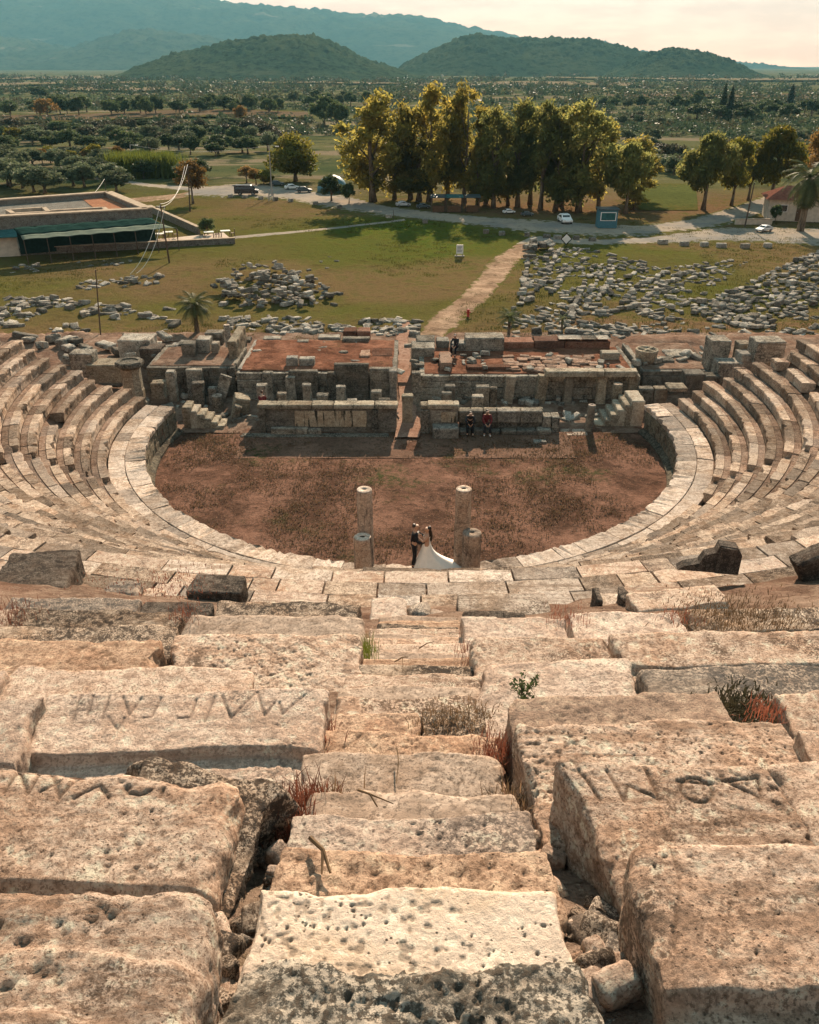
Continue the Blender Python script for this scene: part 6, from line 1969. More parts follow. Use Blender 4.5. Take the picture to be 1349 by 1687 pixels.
# market stalls under the trees
for px, wpx, mat, lab in ((748, 30, 'teal', 'market stall with a teal sheet roof under the tall trees'), (778, 26, 'bluegrey', 'market stall with a grey sheet roof under the tall trees'), (722, 26, 'bluegrey', 'dark-roofed market stall under the dark bluish tree')):
    p = at(px, 350, 0)
    st = empty('market_stall', p, 0, lab, 'stall')
    w_ = wpx / FPX * (p.y * CP + H * SP) / 2
    MB().box(-w_, w_, 0, 2.0, 1.85, 1.93, M=Matrix.Rotation(.08, 4, 'X')).build('roof', M[mat], st)
    for sx in (-1, 1):
        for y in (.15, 1.85): MB().tube([(sx * (w_ - .15), y, 0), (sx * (w_ - .15), y, 1.86 + y * .08)], .05, 6).build('post', M['pole'], st)
    MB().box(-w_ + .3, w_ - .3, .1, .8, .0, .8, bev=.03).build('counter', M['wood'], st)

# ================================================================== VEHICLES
def car(px, py, wpx, yaw, paint, kind, label, facing=1):
    p = at(px, py, 0)
    zc = p.y * CP + H * SP
    root = empty(kind, (p.x, p.y, gz(p.x, p.y) + .06), yaw, label, 'van' if 'van' in kind else 'car')
    van = 'van' in kind
    L, W, Ht = (4.9, 1.95, 1.95) if van else (4.3, 1.78, 1.48)
    s = wpx / FPX * zc / (L * abs(math.cos(yaw)) + W * abs(math.sin(yaw)))
    root.scale = (s, s, s)
    if van:
        prof = [(-2.45, .35), (2.35, .35), (2.45, .6), (2.42, .95), (1.75, 1.1), (1.1, 1.82), (.85, 1.92), (-2.2, 1.95), (-2.42, 1.8), (-2.47, .8)]
        glass = [(1.62, 1.12), (1.06, 1.76), (.9, 1.8), (-2.2, 1.82), (-2.36, 1.2), (-2.38, 1.12)]
    else:
        prof = [(-2.1, .32), (2.05, .32), (2.15, .5), (2.1, .72), (1.15, .92), (.45, 1.40), (.1, 1.47), (-1.0, 1.46), (-1.75, 1.0), (-2.1, .92), (-2.15, .6)]
        glass = [(1.02, .94), (.42, 1.34), (.1, 1.40), (-.98, 1.39), (-1.58, 1.0), (-1.5, .95)]
    def ext(poly, w0, w1, name, mat):
        zs = [z for _, z in poly]; z0, z1 = min(zs), max(zs)
        n = len(poly)
        m = MB()
        V = []
        for sy in (-1, 1):
            for f in (1.0,):
                V += [(x, sy * (w0 + (w1 - w0) * max(0, (z - .9) / max(.1, z1 - .9))), z) for x, z in poly]
        F = [tuple(range(n - 1, -1, -1)), tuple(range(n, 2 * n))] + [(k, (k + 1) % n, (k + 1) % n + n, k + n) for k in range(n)]
        m.add(V, [tuple(reversed(f)) for f in F])
        o = m.build(name, M[mat], root)
        b = o.modifiers.new('bevel', 'BEVEL'); b.width = .05; b.segments = 2; b.limit_method = 'ANGLE'
        return o
    ext(prof, W / 2, W / 2 * .82, 'body', paint)
    ext(glass, W / 2 * .97 + .03, W / 2 * .80 + .03, 'side_windows', 'glass')
    xs_ = (1.05, .48, .94, 1.36) if not van else (1.70, 1.14, 1.14, 1.78)
    MB().add([(xs_[0] + .06, -W * .38, xs_[2]), (xs_[0] + .06, W * .38, xs_[2]), (xs_[1] + .06, W * .36, xs_[3]), (xs_[1] + .06, -W * .36, xs_[3])], [(0, 1, 2, 3)]).build('windscreen', M['glass'], root)
    rx = -1.68 if not van else -2.46
    MB().add([(rx - (.03 if not van else .03), -W * .37, 1.03 if not van else 1.15), (rx - .03, W * .37, 1.03 if not van else 1.15), ((-1.08 if not van else -2.42), W * .34, 1.42 if not van else 1.75), ((-1.08 if not van else -2.42), -W * .34, 1.42 if not van else 1.75)], [(3, 2, 1, 0)]).build('rear_window', M['glass'], root)
    for sx in (1.32, -1.32):
        for sy in (-1, 1):
            wh = MB().tube([(sx, sy * (W / 2 - .2), .33), (sx, sy * (W / 2 + .02), .33)], .33, 16).build('wheel', M['rubber'], root)
            MB().tube([(sx, sy * (W / 2 + .021), .33), (sx, sy * (W / 2 + .035), .33)], .2, 12).build('rim', M['metal'], wh)
    for sy in (-1, 1):
        MB().box(2.10 if not van else 2.40, 2.17 if not van else 2.47, sy * W * .36 - .16, sy * W * .36 + .16, .62, .76, bev=.02).build('headlight', M['lamp'], root)
        MB().box(-2.18 if not van else -2.49, -2.12 if not van else -2.44, sy * W * .38 - .12, sy * W * .38 + .12, .72, .86, bev=.02).build('tail_light', M['red'], root)
    MB().box(2.14 if not van else 2.44, 2.2 if not van else 2.5, -.26, .26, .42, .53).build('number_plate', M['white'], root)
    return root
car(407, 321, 40, .05, 'black', 'parked_van', 'black van parked on the sandy lot with its side to us')
car(456, 306, 26, .35, 'bluegrey', 'parked_car', 'dark car left of the white one beside the yellow-green tree')
car(481, 312, 26, .3, 'white', 'parked_car', 'white car between two dark ones beside the yellow-green tree')
car(501, 317, 28, .25, 'bluegrey', 'parked_car', 'dark car nearest the clipped round tree')
car(930, 367, 20, -PI / 2 + .1, 'white', 'parked_car', 'white car facing us under the dark eucalyptus trees')
car(1258, 381, 32, PI + .5, 'silver', 'parked_car', 'silver car parked in front of the red-roofed house')
car(664, 340, 26, .2, 'silver', 'parked_car', 'greyish car parked in the shade left of the stalls')
car(697, 343, 24, .15, 'bluegrey', 'parked_car', 'dark car in deep shade between the stalls')
car(838, 352, 22, .3, 'white', 'parked_car', 'white car half hidden in shade right of the stalls')
car(868, 356, 22, .2, 'bluegrey', 'parked_car', 'dark car in shade left of the white car facing us')
# dark dome tent by the cars
p = at(545, 320, 0)
MB().lathe([(2.4, 0), (2.35, .7), (2.0, 1.5), (1.3, 2.1), (.5, 2.4), (.05, 2.45)], 20).build('dome_tent', M['blue'], loc=(p.x, p.y + 3, 0), smooth=True)
tag(bpy.data.objects['dome_tent'], 'blue dome-shaped tent behind the clipped round tree', 'tent')

# ================================================================== POLES, WIRES, SIGNS, ROAD STONES
def pole(px0, py0, px1, py1, r, label, name='utility_pole', mat='pole', lamp=False, arm=False, kind='pole'):
    "foot px0,py0 on the ground; head px1,py1"
    a = at(px0, py0, 0)
    b = atY(px1, py1, a.y)
    root = empty(name, (a.x, a.y, gz(a.x, a.y) - .1), 0, label, kind)
    t = b - a
    MB().tube([(0, 0, 0), (t.x, t.y, t.z + .1)], [r, r * .7], 8).build('shaft', M[mat], root)
    if arm: MB().box(t.x - .5, t.x + .5, -.05, .05, t.z - .25, t.z - .15).build('crossarm', M[mat], root)
    if lamp:
        MB().tube([(t.x, 0, t.z), (t.x + .5, 0, t.z + .12), (t.x + 1.0, 0, t.z + .08)], .04, 6).build('arm', M['metal'], root)
        MB().box(t.x + .9, t.x + 1.45, -.13, .13, t.z - .02, t.z + .1, bev=.03).build('lamp_head', M['lamp'], root)
    return b
w1 = pole(166, 560, 157, 443, .055, 'thin rusty pole standing alone above the left seat rows')
w2 = pole(279, 433, 264, 336, .09, 'leaning dark pole in front of the terrace corner', arm=True)
w3 = pole(313, 348, 309, 271, .10, 'tall utility pole beside the thin brown tree', arm=True)
w4 = pole(217, 282, 214, 238, .12, 'street lamp among the trees left of the reeds', 'street_lamp', 'metal', lamp=True, kind='lamp post')
w5 = pole(448, 322, 443, 240, .10, 'street lamp in front of the yellow-green tree', 'street_lamp', 'metal', lamp=True, kind='lamp post')
w6 = pole(175, 320, 172, 295, .07, 'short pole on the back wall of the inn')
w7 = pole(1227, 372, 1243, 300, .10, 'leaning pole in front of the right-hand trees')
w8 = pole(18, 255, 15, 216, .10, 'far pole standing among bushes at the left edge')
pole(648, 363, 648, 345, .04, 'thin marker post beside the grass path')
# lattice mast beside the lamp post
p = at(447, 331, 0)
lm = empty('lattice_mast', (p.x, p.y, 0), 0, 'short lattice mast on the edge of the sandy lot', 'mast')
hm = atY(447, 312, p.y).z
for sx in (-1, 1):
    for sy in (-1, 1): MB().tube([(sx * .4, sy * .4, 0), (sx * .25, sy * .25, hm)], .035, 5).build('leg', M['metal'], lm)
m = MB()
for k in range(4):
    z0, z1 = hm * k / 4, hm * (k + 1) / 4
    for sy in (-.36, .36): m.tube([(-.36, sy, z0), (.32, sy, z1)], .02, 4).tube([(.36, sy, z0), (-.32, sy, z1)], .02, 4)
m.build('lattice', M['metal'], lm)
def cable(a, b, sag, label, r=.022):
    pts = []
    for i in range(25):
        t = i / 24
        p = a.lerp(b, t); p.z -= sag * 4 * t * (1 - t)
        pts.append(p)
    o0 = pts[0].copy()
    o = MB().tube([p - o0 for p in pts], r, 5).build('cable', M['sheet'], loc=o0)
    tag(o, label, 'cable')
g_ = at(215, 455, 0) + Vector((0, 0, .2))
cable(w2, g_, .9, 'slack white cable falling from the leaning pole to the stone pile')
cable(w2 + Vector((.4, 0, -.2)), g_ + Vector((.5, .3, 0)), 1.1, 'second slack white cable beside the first')
cable(w3, w2, 1.2, 'white cable sagging between the two utility poles')
cable(w3 + Vector((-.4, 0, -.2)), w2 + Vector((-.4, 0, -.2)), 1.5, 'lower white cable between the two utility poles')
cable(w6, at(115, 350, 3.0), .5, 'thin cable from the short pole across the roof court')
cable(w5, w4, 1.0, 'thin cable between the two street lamps', .015)
# diamond road sign and information board
p = at(932, 404, 0)
sg = empty('road_sign', (p.x, p.y, 0), 0, 'diamond-shaped white road sign with black border', 'road sign')
h_ = atY(932, 389, p.y).z
MB().tube([(0, 0, 0), (0, 0, h_)], .035, 6).build('post', M['metal'], sg)
MB().box(-.46, .46, -.05, -.03, -.46, .46, M=Matrix.Translation((0, 0, h_ - .3)) @ Matrix.Rotation(PI / 4, 4, 'Y')).build('border', M['black'], sg)
MB().box(-.36, .36, -.062, -.052, -.36, .36, M=Matrix.Translation((0, 0, h_ - .3)) @ Matrix.Rotation(PI / 4, 4, 'Y')).build('face', M['white'], sg)
p = at(757, 422, 0)
ib = empty('information_board', (p.x, p.y, 0), 0, 'small white information board on the grass by the footpath', 'information board')
for sx in (-.3, .3): MB().box(sx - .04, sx + .04, -.04, .04, 0, 1.1).build('leg', M['metal'], ib)
MB().box(-.36, .36, -.07, -.042, .25, 1.15).build('panel', M['white'], ib)
MB().box(-.5, .5, -.15, .15, -.05, .08).build('base', M['concrete'], ib)
tm = MB()
for k in range(5): tm.box(-.26, .26 - .06 * (k % 3), -.076, -.072, 1.0 - k * .14, 1.05 - k * .14)
tm.build('text_lines', M['bluegrey'], ib)
# red fire hydrant on the path
p = at(771, 523, 0)
fh = empty('fire_hydrant', (p.x, p.y, 0), 0, 'little red fire hydrant beside the earth footpath', 'hydrant')
MB().lathe([(.14, 0), (.12, .08), (.10, .1), (.10, .5), (.13, .52), (.12, .6), (.05, .66)], 12).build('barrel', M['red'], fh, True)
MB().tube([(-.2, 0, .4), (.2, 0, .4)], .05, 8).build('nozzle', M['red'], fh)
# kerb stones along the road
for px, py, wpx in ((1090, 399, 16), (1125, 402, 14), (1158, 403, 12), (1187, 405, 16), (1225, 406, 14), (1262, 405, 12), (640, 357, 10), (700, 366, 9), (800, 383, 9), (826, 386, 10), (868, 388, 9), (900, 391, 12), (918, 393, 14), (948, 394, 10), (975, 396, 12), (560, 342, 8), (520, 336, 8), (480, 331, 8), (455, 329, 8), (430, 327, 8), (405, 325, 8), (380, 324, 8)):
    p = at(px, py, 0)
    L = wpx / FPX * (p.y * CP + H * SP)
    SEED[0] += 1
    o = big_block('road_stone', None, 'road stone', L, .6, .5, .12, SEED[0], M['rubble'], .06, 1.2, loc=(p.x, p.y, gz(p.x, p.y) - .05), rot=(0, 0, random.uniform(-.15, .15)))
    side = 'at the right lot edge' if px > 1050 else ('along the road below the stalls' if px > 600 else 'along the sandy lot')
    tag(o, 'squared boundary stone lining the gravel road, ' + side, 'road stone', 'boundary stones ' + side)

# ================================================================== PALMS, REEDS, WEEDS
def palm(px, py, top, wpx, label, n=34, hang=.5, trunk_r=.22, hscale=1.0):
    p = at(px, py, 0 if py > 300 else 0)
    zt = atY(px, top, p.y).z
    zc = p.y * CP + H * SP
    Rf = wpx / FPX * zc / 2
    r = random.Random(px)
    root = empty('palm_tree', (p.x, p.y, gz(p.x, p.y) - .1), 0, label, 'palm')
    hc = max(.5, zt - Rf * .55)
    m = MB()
    m.tube([(0, 0, 0), (0, 0, hc * .5), (0, 0, hc)], [trunk_r * 1.3, trunk_r, trunk_r * 1.15], 10)
    m.build('trunk', M['bark'], root)
    m = MB()
    for i in range(n):
        a = i * 2.39996
        el = 1.25 - 1.9 * (i / n) * (.6 + hang)
        pts = []
        q = Vector((0, 0, hc)); d = el
        for k in range(9):
            pts.append(q.copy())
            q = q + Vector((math.cos(a) * math.cos(d), math.sin(a) * math.cos(d), math.sin(d))) * Rf * 1.15 / 8
            d -= .14 + .05 * hang
        for k in range(8):
            t = k / 8
            u = (pts[k + 1] - pts[k]).normalized()
            side = u.cross(Vector((0, 0, 1))).normalized()
            for s_ in (-1, 1):
                for e in range(3):
                    b = pts[k].lerp(pts[k + 1], e / 3)
                    ln = Rf * .30 * math.sin(PI * min(1, .18 + t * .85)) + .04
                    tip = b + (side * s_ * .8 + u * .75 + Vector((0, 0, -.25 - .3 * r.random()))) * ln
                    wv = u * Rf * .02
                    m.add([tuple(b - wv), tuple(b + wv), tuple(tip)], [(0, 1, 2)])
    m.build('fronds', M['palm'], root)
    return root
palm(325, 548, 482, 62, 'feathery green palm among the stones behind the left terrace', 40, .35, .16)
palm(838, 549, 508, 44, 'young pale palm beside the footpath and ruin field', 26, .1, .10)
palm(925, 545, 516, 24, 'tiny brown palm among the stones of the right ruin field', 16, .1, .08)
palm(1318, 380, 262, 92, 'shaggy palm with hanging fronds in front of the red-roofed house', 60, 1.0, .35)

def blades(name, pts, n, hgt, wid, mat, seed, label=None, cat=None, spread=.3, lean=.5, parent=None, kind=None, group=None):
    r = np.random.default_rng(seed)
    P = np.array(pts, float)
    c = P[r.integers(0, len(P), n)] + r.normal(0, 1, (n, 3)) * np.array([spread, spread, 0])
    a = r.uniform(0, 2 * PI, n)
    l = r.uniform(.2, 1, n) * lean
    hh = hgt * r.uniform(.5, 1.2, n)
    tip = c + np.stack([np.cos(a) * l * hh, np.sin(a) * l * hh, hh * np.sqrt(np.maximum(.05, 1 - l * l))], -1)
    midp = (c + tip) / 2 + np.stack([-np.cos(a) * l * hh * .12, -np.sin(a) * l * hh * .12, hh * .1], -1)
    sd = np.stack([-np.sin(a), np.cos(a), 0 * a], -1) * wid / 2
    V = np.stack([c - sd, c + sd, midp + sd * .7, midp - sd * .7, tip + sd * .1, tip - sd * .1], 1).reshape(-1, 3)
    b = np.arange(n)[:, None] * 6
    F = np.concatenate([b + np.array([[0, 1, 2, 3]]), b + np.array([[3, 2, 4, 5]])])
    o = np_mesh(name, V - P.mean(0), F, M[mat], smooth=False, loc=P.mean(0))
    return tag(o, label, cat, group, kind)
q0 = [at(x_, y_, 0) for x_, y_ in [(192 + 5 * i, 289 + (i % 4)) for i in range(20)]]
hr_ = atY(235, 252, q0[8].y).z
blades('reed_bed', [tuple(p) for p in q0], 5200, hr_, .16, 'reed', 5, 'bright yellow-green bed of tall reeds beside the gravel track', 'reeds', 1.0, .35)
def on_plane(px, py, h): 
    Y, z = seat_plane(py, h)
    return at(px, py, z)
def weed(pxs, n, hgt, mat, seed, label, h=1.5, spread=.06, lean=.75, wid=.006, name='weed_tuft', dz=0, kind=None):
    pts = [tuple(on_plane(x_, y_, h) + Vector((0, 0, dz))) for x_, y_ in pxs]
    return blades(name, pts, n, hgt, wid, mat, seed, label, 'weed', spread, lean, kind=kind)
weed([(478, 1352), (490, 1340), (505, 1330), (520, 1328), (470, 1365)], 420, .16, 'redgrass', 31, 'red dry grass tuft in the gutter left of the steps', 1.5, .045)
weed([(540, 1325), (556, 1322)], 90, .10, 'drygrass', 32, 'brown dry grass reaching onto the narrow step', 1.48, .05)
weed([(800, 1238), (812, 1250), (820, 1240)], 260, .12, 'redgrass', 33, 'reddish weeds in the corner right of the orange step', 1.5, .05)
weed([(700, 1195), (730, 1180), (755, 1178), (780, 1175), (765, 1190), (795, 1185)], 620, .05, 'drygrass', 34, 'dry brown weeds over the rough step stone', 1.42, .07, .95)
weed([(845, 1330), (835, 1322), (850, 1345)], 160, .10, 'drygrass', 35, 'dry stalks in the gutter right of the narrow step', 1.5, .05)
weed([(602, 1088), (606, 1075)], 160, .22, 'reed', 36, 'green grass tuft at the left side of the pink steps', 1.45, .05, .45)
weed([(768, 1055), (772, 1075), (775, 1095)], 220, .12, 'redgrass', 37, 'red weeds along the right side of the pink steps', 1.45, .06)
weed([(524, 1200), (530, 1215), (528, 1228)], 160, .10, 'redgrass', 38, 'red weeds between the zigzag block and the orange step', 1.45, .05)
weed([(1205, 1180), (1225, 1190), (1245, 1178), (1215, 1165), (1240, 1160)], 900, .06, 'brush', 39, 'dark weedy growth in the gap beyond the ochre seat', 1.33, .10, .85, .012, name='weed_growth', kind='stuff')
weed([(1258, 1182), (1262, 1172)], 140, .08, 'redgrass', 40, 'red stalks at the edge of the dark weedy gap', 1.22, .05)
weed([(1160, 1022), (1185, 1018), (1210, 1020), (1235, 1016), (1255, 1018), (1285, 1014)], 1500, .07, 'drygrass', 41, 'dry brown tussocks over the mossy seat on the right', 1.14, .22, .9, .010, name='dry_grass', kind='stuff')
weed([(925, 1017), (935, 1020)], 160, .09, 'redgrass', 42, 'red tuft at the broken seat right of the stair foot', 1.15, .10)
weed([(300, 1014), (308, 1012)], 130, .09, 'redgrass', 43, 'red tuft at the end of the long grey seat', 1.12, .09)
weed([(8, 1012), (22, 1014), (35, 1015)], 240, .09, 'redgrass', 44, 'red tuft at the left picture edge', 1.12, .12)
weed([(270, 960), (290, 955), (255, 970), (180, 955), (300, 968)], 520, .06, 'redgrass', 45, 'rusty dry grass around the boulder on the left ledge', 1.05, .25, .9, .012, name='dry_grass', kind='stuff')
weed([(1120, 1018), (1112, 1013)], 150, .09, 'redgrass', 46, 'small red tuft between two seats on the right', 1.12, .10)
# small dark-leaved plant on the rounded seat
pp = on_plane(858, 1156, 1.38)
pl = empty('wild_plant', pp, 0, 'small dark-leaved wild plant growing between two seats right of the steps', 'plant')
m = MB()
lob = []
rp = random.Random(4)
for i in range(9):
    a = rp.uniform(0, 6.28); e = rp.uniform(.12, .42)
    tip = Vector((math.cos(a) * .2 * rp.random(), math.sin(a) * .12, e))
    m.tube([(0, 0, -.05), tuple(tip * .5 + Vector((0, 0, .03))), tuple(tip)], [.006, .004, .002], 5)
    lob.append((*tip, .05, .05, .06)); lob.append((*(tip * .65), .06, .05, .06))
m.build('stems', M['bark'], pl)
V, F = leaves(lob, 260, .026, 9, 0, 2.0)
np_mesh('foliage', V, F, M['darkleaf'], smooth=False, parent=pl)
pl.scale = (.62, .62, .62)
# twigs
def twig(px0, py0, px1, py1, h, label, r=.008, dz=.035, fork=None):
    a, b = on_plane(px0, py0, h), on_plane(px1, py1, h)
    b.z = a.z; b = at(px1, py1, a.z)
    a = a + Vector((0, 0, dz)); b = b + Vector((0, 0, dz))
    md = a.lerp(b, .5) + Vector((.01, .01, .015))
    m = MB().tube([Vector((0, 0, 0)), md - a, b - a], [r, r * .8, r * .5], 6)
    if fork:
        f = at(*fork, a.z)
        m.tube([md - a, f - a], [r * .7, r * .35], 6)
    tag(m.build('twig', M['drygrass'], loc=a), label, 'twig')
twig(512, 1392, 545, 1450, 1.38, 'split dry stick lying on the ochre brown step', .010, .04, (530, 1440))
twig(590, 1312, 622, 1340, 1.38, 'forked twig on the narrow step', .006, .04, (648, 1324))
twig(654, 1242, 653, 1300, 1.38, 'pale straw lying down the smooth grey step', .004, .04)
twig(650, 1098, 672, 1090, 1.38, 'small dark twig on the pinkish step', .006, .05, (664, 1104))
twig(690, 1075, 715, 1064, 1.38, 'dry stalk on the pink step', .006, .05)
# grass tussocks of the field
r_ = np.random.default_rng(3)
V, F = [], []
pts = []
for _ in range(5200):
    y = r_.uniform(58, 112); x = r_.uniform(-.62, .62) * (y + 12)
    if -2.2 < x - (y - 60) * .32 < 2.2 and y < 98: continue
    if vnoise(np.array([[x * .12, y * .12, 1.7]]), 8)[0] < -.1: continue
    pts.append((x, y, gz(x, y)))
o = blades('grass', pts, 42000, .14, .05, 'field', 77, None, None, .35, .8, kind='stuff')
tag(o, 'short tufted grass over the field beyond the stage', 'grass')
# leaf litter and grass of the orchestra
pts = [(CX + 12.4 * math.sqrt(r_.random()) * math.cos(a), CY + 12.4 * math.sqrt(r_.random()) * math.sin(a)) for a in r_.uniform(0, 2 * PI, 2600)]
pts = [(x, min(y, 41.0), 0.0) for x, y in pts if y < 41 and fbm(np.array([[x * .28, y * .28, 4.0]]), 3, 17)[0] > -.12]
o = blades('dry_litter', pts, 20000, .09, .045, 'drygrass', 78, None, None, .22, .97, kind='stuff')
tag(o, 'dry grass and litter over the orchestra floor', 'litter')

# ================================================================== PEOPLE
M['skin'] = plain('skin', (.42, .25, .17), .6, .3, 0, .05)
M['suit'] = plain('black_suit_cloth', (.012, .012, .015), .8, .2, 0, .2, 20)
M['shirt'] = plain('white_cloth', (.74, .72, .69), .8, .1, 0, .04)
M['gown'] = plain('white_gown_satin', (.78, .74, .68), .55, .3, 0, .05, 5)
M['hair'] = plain('dark_brown_hair', (.022, .013, .009), .5, .3)
M['darkred'] = plain('dark_red_cloth', (.14, .028, .03), .85, .1, 0, .15)
M['navy'] = plain('dark_grey_cloth', (.030, .033, .038), .85, .1, 0, .15)
def skin_mesh(name, verts, edges, radii, mat, parent, root=0, sub=2):
    me = bpy.data.meshes.new(name)
    me.from_pydata(verts, edges, [])
    me.materials.append(mat)
    o = bpy.data.objects.new(name, me)
    C.objects.link(o)
    sk = o.modifiers.new('skin', 'SKIN')
    sk.use_smooth_shade = True
    if not me.skin_vertices: 
        raise RuntimeError('no skin layer')
    for i, r in enumerate(radii):
        r = r if isinstance(r, tuple) else (r, r)
        me.skin_vertices[0].data[i].radius = r
        me.skin_vertices[0].data[i].use_root = (i == root)
    ss = o.modifiers.new('sub', 'SUBSURF'); ss.levels = ss.render_levels = sub
    o.parent = parent
    return o
class Fig:
    "skeleton in metres, x forward, y to the figure's left, z up"
    def __init__(s): s.v, s.e, s.r = [], [], []
    def p(s, co, r, link=None):
        s.v.append(tuple(co)); s.r.append(r)
        if link is not None: s.e.append((link, len(s.v) - 1))
        return len(s.v) - 1
    def hand(s, wrist, palm_dir, side, up):
        "palm, four bent fingers of unequal length and a thumb from the side of the palm"
        w_ = Vector(s.v[wrist]); d = Vector(palm_dir).normalized(); n = Vector(side).normalized(); u = Vector(up).normalized()
        pm = s.p(w_ + d * .05, (.032, .02), wrist)
        pe = s.p(w_ + d * .09, (.034, .016), pm)
        for k, ln in enumerate((.062, .072, .068, .052)):
            b = w_ + d * .1 + n * (k - 1.5) * .02
            a = s.p(b, .009, pe)
            c = s.p(b + d * ln * .55 - u * .012, .0085, a)
            s.p(b + d * ln * .85 - u * .035, .007, c)
        a = s.p(w_ + d * .055 + n * -.042, .010, pm)
        s.p(w_ + d * .09 + n * -.06 - u * .01, .008, a)
    def head(s, neck, base, fwd):
        b = Vector(base); f = Vector(fwd).normalized()
        j = s.p(b + Vector((0, 0, .03)) + f * .02, .062, neck)
        c = s.p(b + Vector((0, 0, .10)) + f * .02, (.082, .092), j)
        t = s.p(b + Vector((0, 0, .18)) - f * .0, (.078, .088), c)
        n_ = s.p(b + Vector((0, 0, .095)) + f * .115, .014, c)          # nose
        sd = Vector((-f.y, f.x, 0))
        s.p(b + Vector((0, 0, .10)) + sd * .092, .015, c)               # ears
        s.p(b + Vector((0, 0, .10)) - sd * .092, .015, c)
        return b
def face_parts(root, base, fwd):
    b = Vector(base); f = Vector(fwd).normalized(); sd = Vector((-f.y, f.x, 0))
    for s_ in (-1, 1):
        m = MB().lathe([(.001, -.011), (.009, -.007), (.012, 0), (.009, .007), (.001, .011)], 8, M=Matrix.Translation(b + Vector((0, 0, .115)) + f * .098 + sd * s_ * .033))
        m.build('eye', M['suit'], root, True)
    q = b + Vector((0, 0, .052)) + f * .093
    MB().tube([q - sd * .025, q + f * .006, q + sd * .025], .006, 6).build('mouth', M['darkred'], root, True)
def hair_cap(root, base, fwd, length, mat='hair'):
    b = Vector(base); f = Vector(fwd).normalized()
    F_ = Fig()
    a = F_.p(b + Vector((0, 0, .195)) - f * .012, (.105, .11))
    c = F_.p(b + Vector((0, 0, .13)) - f * .06, (.098, .10), a)
    d = F_.p(b + Vector((0, 0, .06)) - f * .062, (.06, .075), c)
    if length > 0:
        e = F_.p(b + Vector((0, 0, -.08)) - f * .10, (.06, .085), d)
        g = F_.p(b + Vector((0, 0, -.08 - length * .6)) - f * .12, (.05, .08), e)
        F_.p(b + Vector((0, 0, -.08 - length)) - f * .11, (.025, .05), g)
    skin_mesh('hair', F_.v, F_.e, F_.r, M[mat], root)

def body(pose, root):
    """pose: dict of joint positions; one continuous skinned body"""
    B = Fig()
    pel = B.p(pose['pelvis'], (.13, .15))
    sp = B.p(pose['waist'], (.105, .125), pel)
    chs = B.p(pose['chest'], (.115, .15), sp)
    nk0 = B.p(Vector(pose['chest']) + Vector((0, 0, .14)), (.065, .07), chs)
    hd = B.head(nk0, Vector(pose['head']), pose['look'])
    for s_ in ('l', 'r'):
        h = B.p(pose['hip_' + s_], .085, pel)
        k = B.p(pose['knee_' + s_], .058, h)
        cf = B.p(Vector(pose['knee_' + s_]).lerp(Vector(pose['ankle_' + s_]), .3), .056, k)
        a = B.p(pose['ankle_' + s_], .038, cf)
        B.p(pose['toe_' + s_], (.042, .03), a)
        sh = B.p(pose['sh_' + s_], .06, chs)
        el = B.p(pose['elbow_' + s_], .043, sh)
        wr = B.p(pose['wrist_' + s_], .028, el)
        d = (Vector(pose['wrist_' + s_]) - Vector(pose['elbow_' + s_])).normalized() + Vector(pose.get('hd_' + s_, (0, 0, 0)))
        B.hand(wr, d, (0, 1 if s_ == 'l' else -1, .3), (0, 0, 1))
    o = skin_mesh('body', B.v, B.e, B.r, M['skin'], root)
    face_parts(root, pose['head'], pose['look'])
    return o
def clothes(name, pose, mat, root, top=True, legs=True, sleeve='wrist', g=1.0):
    B = Fig()
    if legs:
        pel = B.p(pose['pelvis'], (.145, .165))
        wst = B.p(Vector(pose['pelvis']).lerp(Vector(pose['waist']), .4), (.125, .145), pel)
        for s_ in ('l', 'r'):
            h = B.p(pose['hip_' + s_], .105, pel)
            k = B.p(pose['knee_' + s_], .078, h)
            B.p(Vector(pose['ankle_' + s_]) + Vector((0, 0, .02)), .068, k)
        skin_mesh('trousers', B.v, B.e, B.r, M[mat if not isinstance(mat, tuple) else mat[1]], root)
        for s_ in ('l', 'r'):
            a, t = Vector(pose['ankle_' + s_]), Vector(pose['toe_' + s_])
            S = Fig()
            i0 = S.p(a + Vector((0, 0, -.03)) - (t - a).normalized() * .05, .045)
            i1 = S.p(a.lerp(t, .5) + Vector((0, 0, -.025)), .046, i0)
            S.p(t + (t - a).normalized() * .03, .036, i1)
            skin_mesh('shoe', S.v, S.e, S.r, M[pose.get('shoe', 'suit')], root)
    if top:
        B = Fig()
        lo = B.p(Vector(pose['pelvis']) + Vector((0, 0, .0)), (.155 * g, .175 * g))
        sp = B.p(pose['waist'], (.125 * g, .145 * g), lo)
        c = B.p(pose['chest'], (.135 * g, .17 * g), sp)
        u = B.p(Vector(pose['chest']) + Vector((0, 0, .10)), (.09, .12), c)
        for s_ in ('l', 'r'):
            sh = B.p(pose['sh_' + s_], .08, c)
            el = B.p(pose['elbow_' + s_], .06, sh)
            if sleeve == 'wrist': B.p(pose['wrist_' + s_], .044, el)
        skin_mesh(name, B.v, B.e, B.r, M[mat if not isinstance(mat, tuple) else mat[0]], root)

ZW = Z_POD + .0
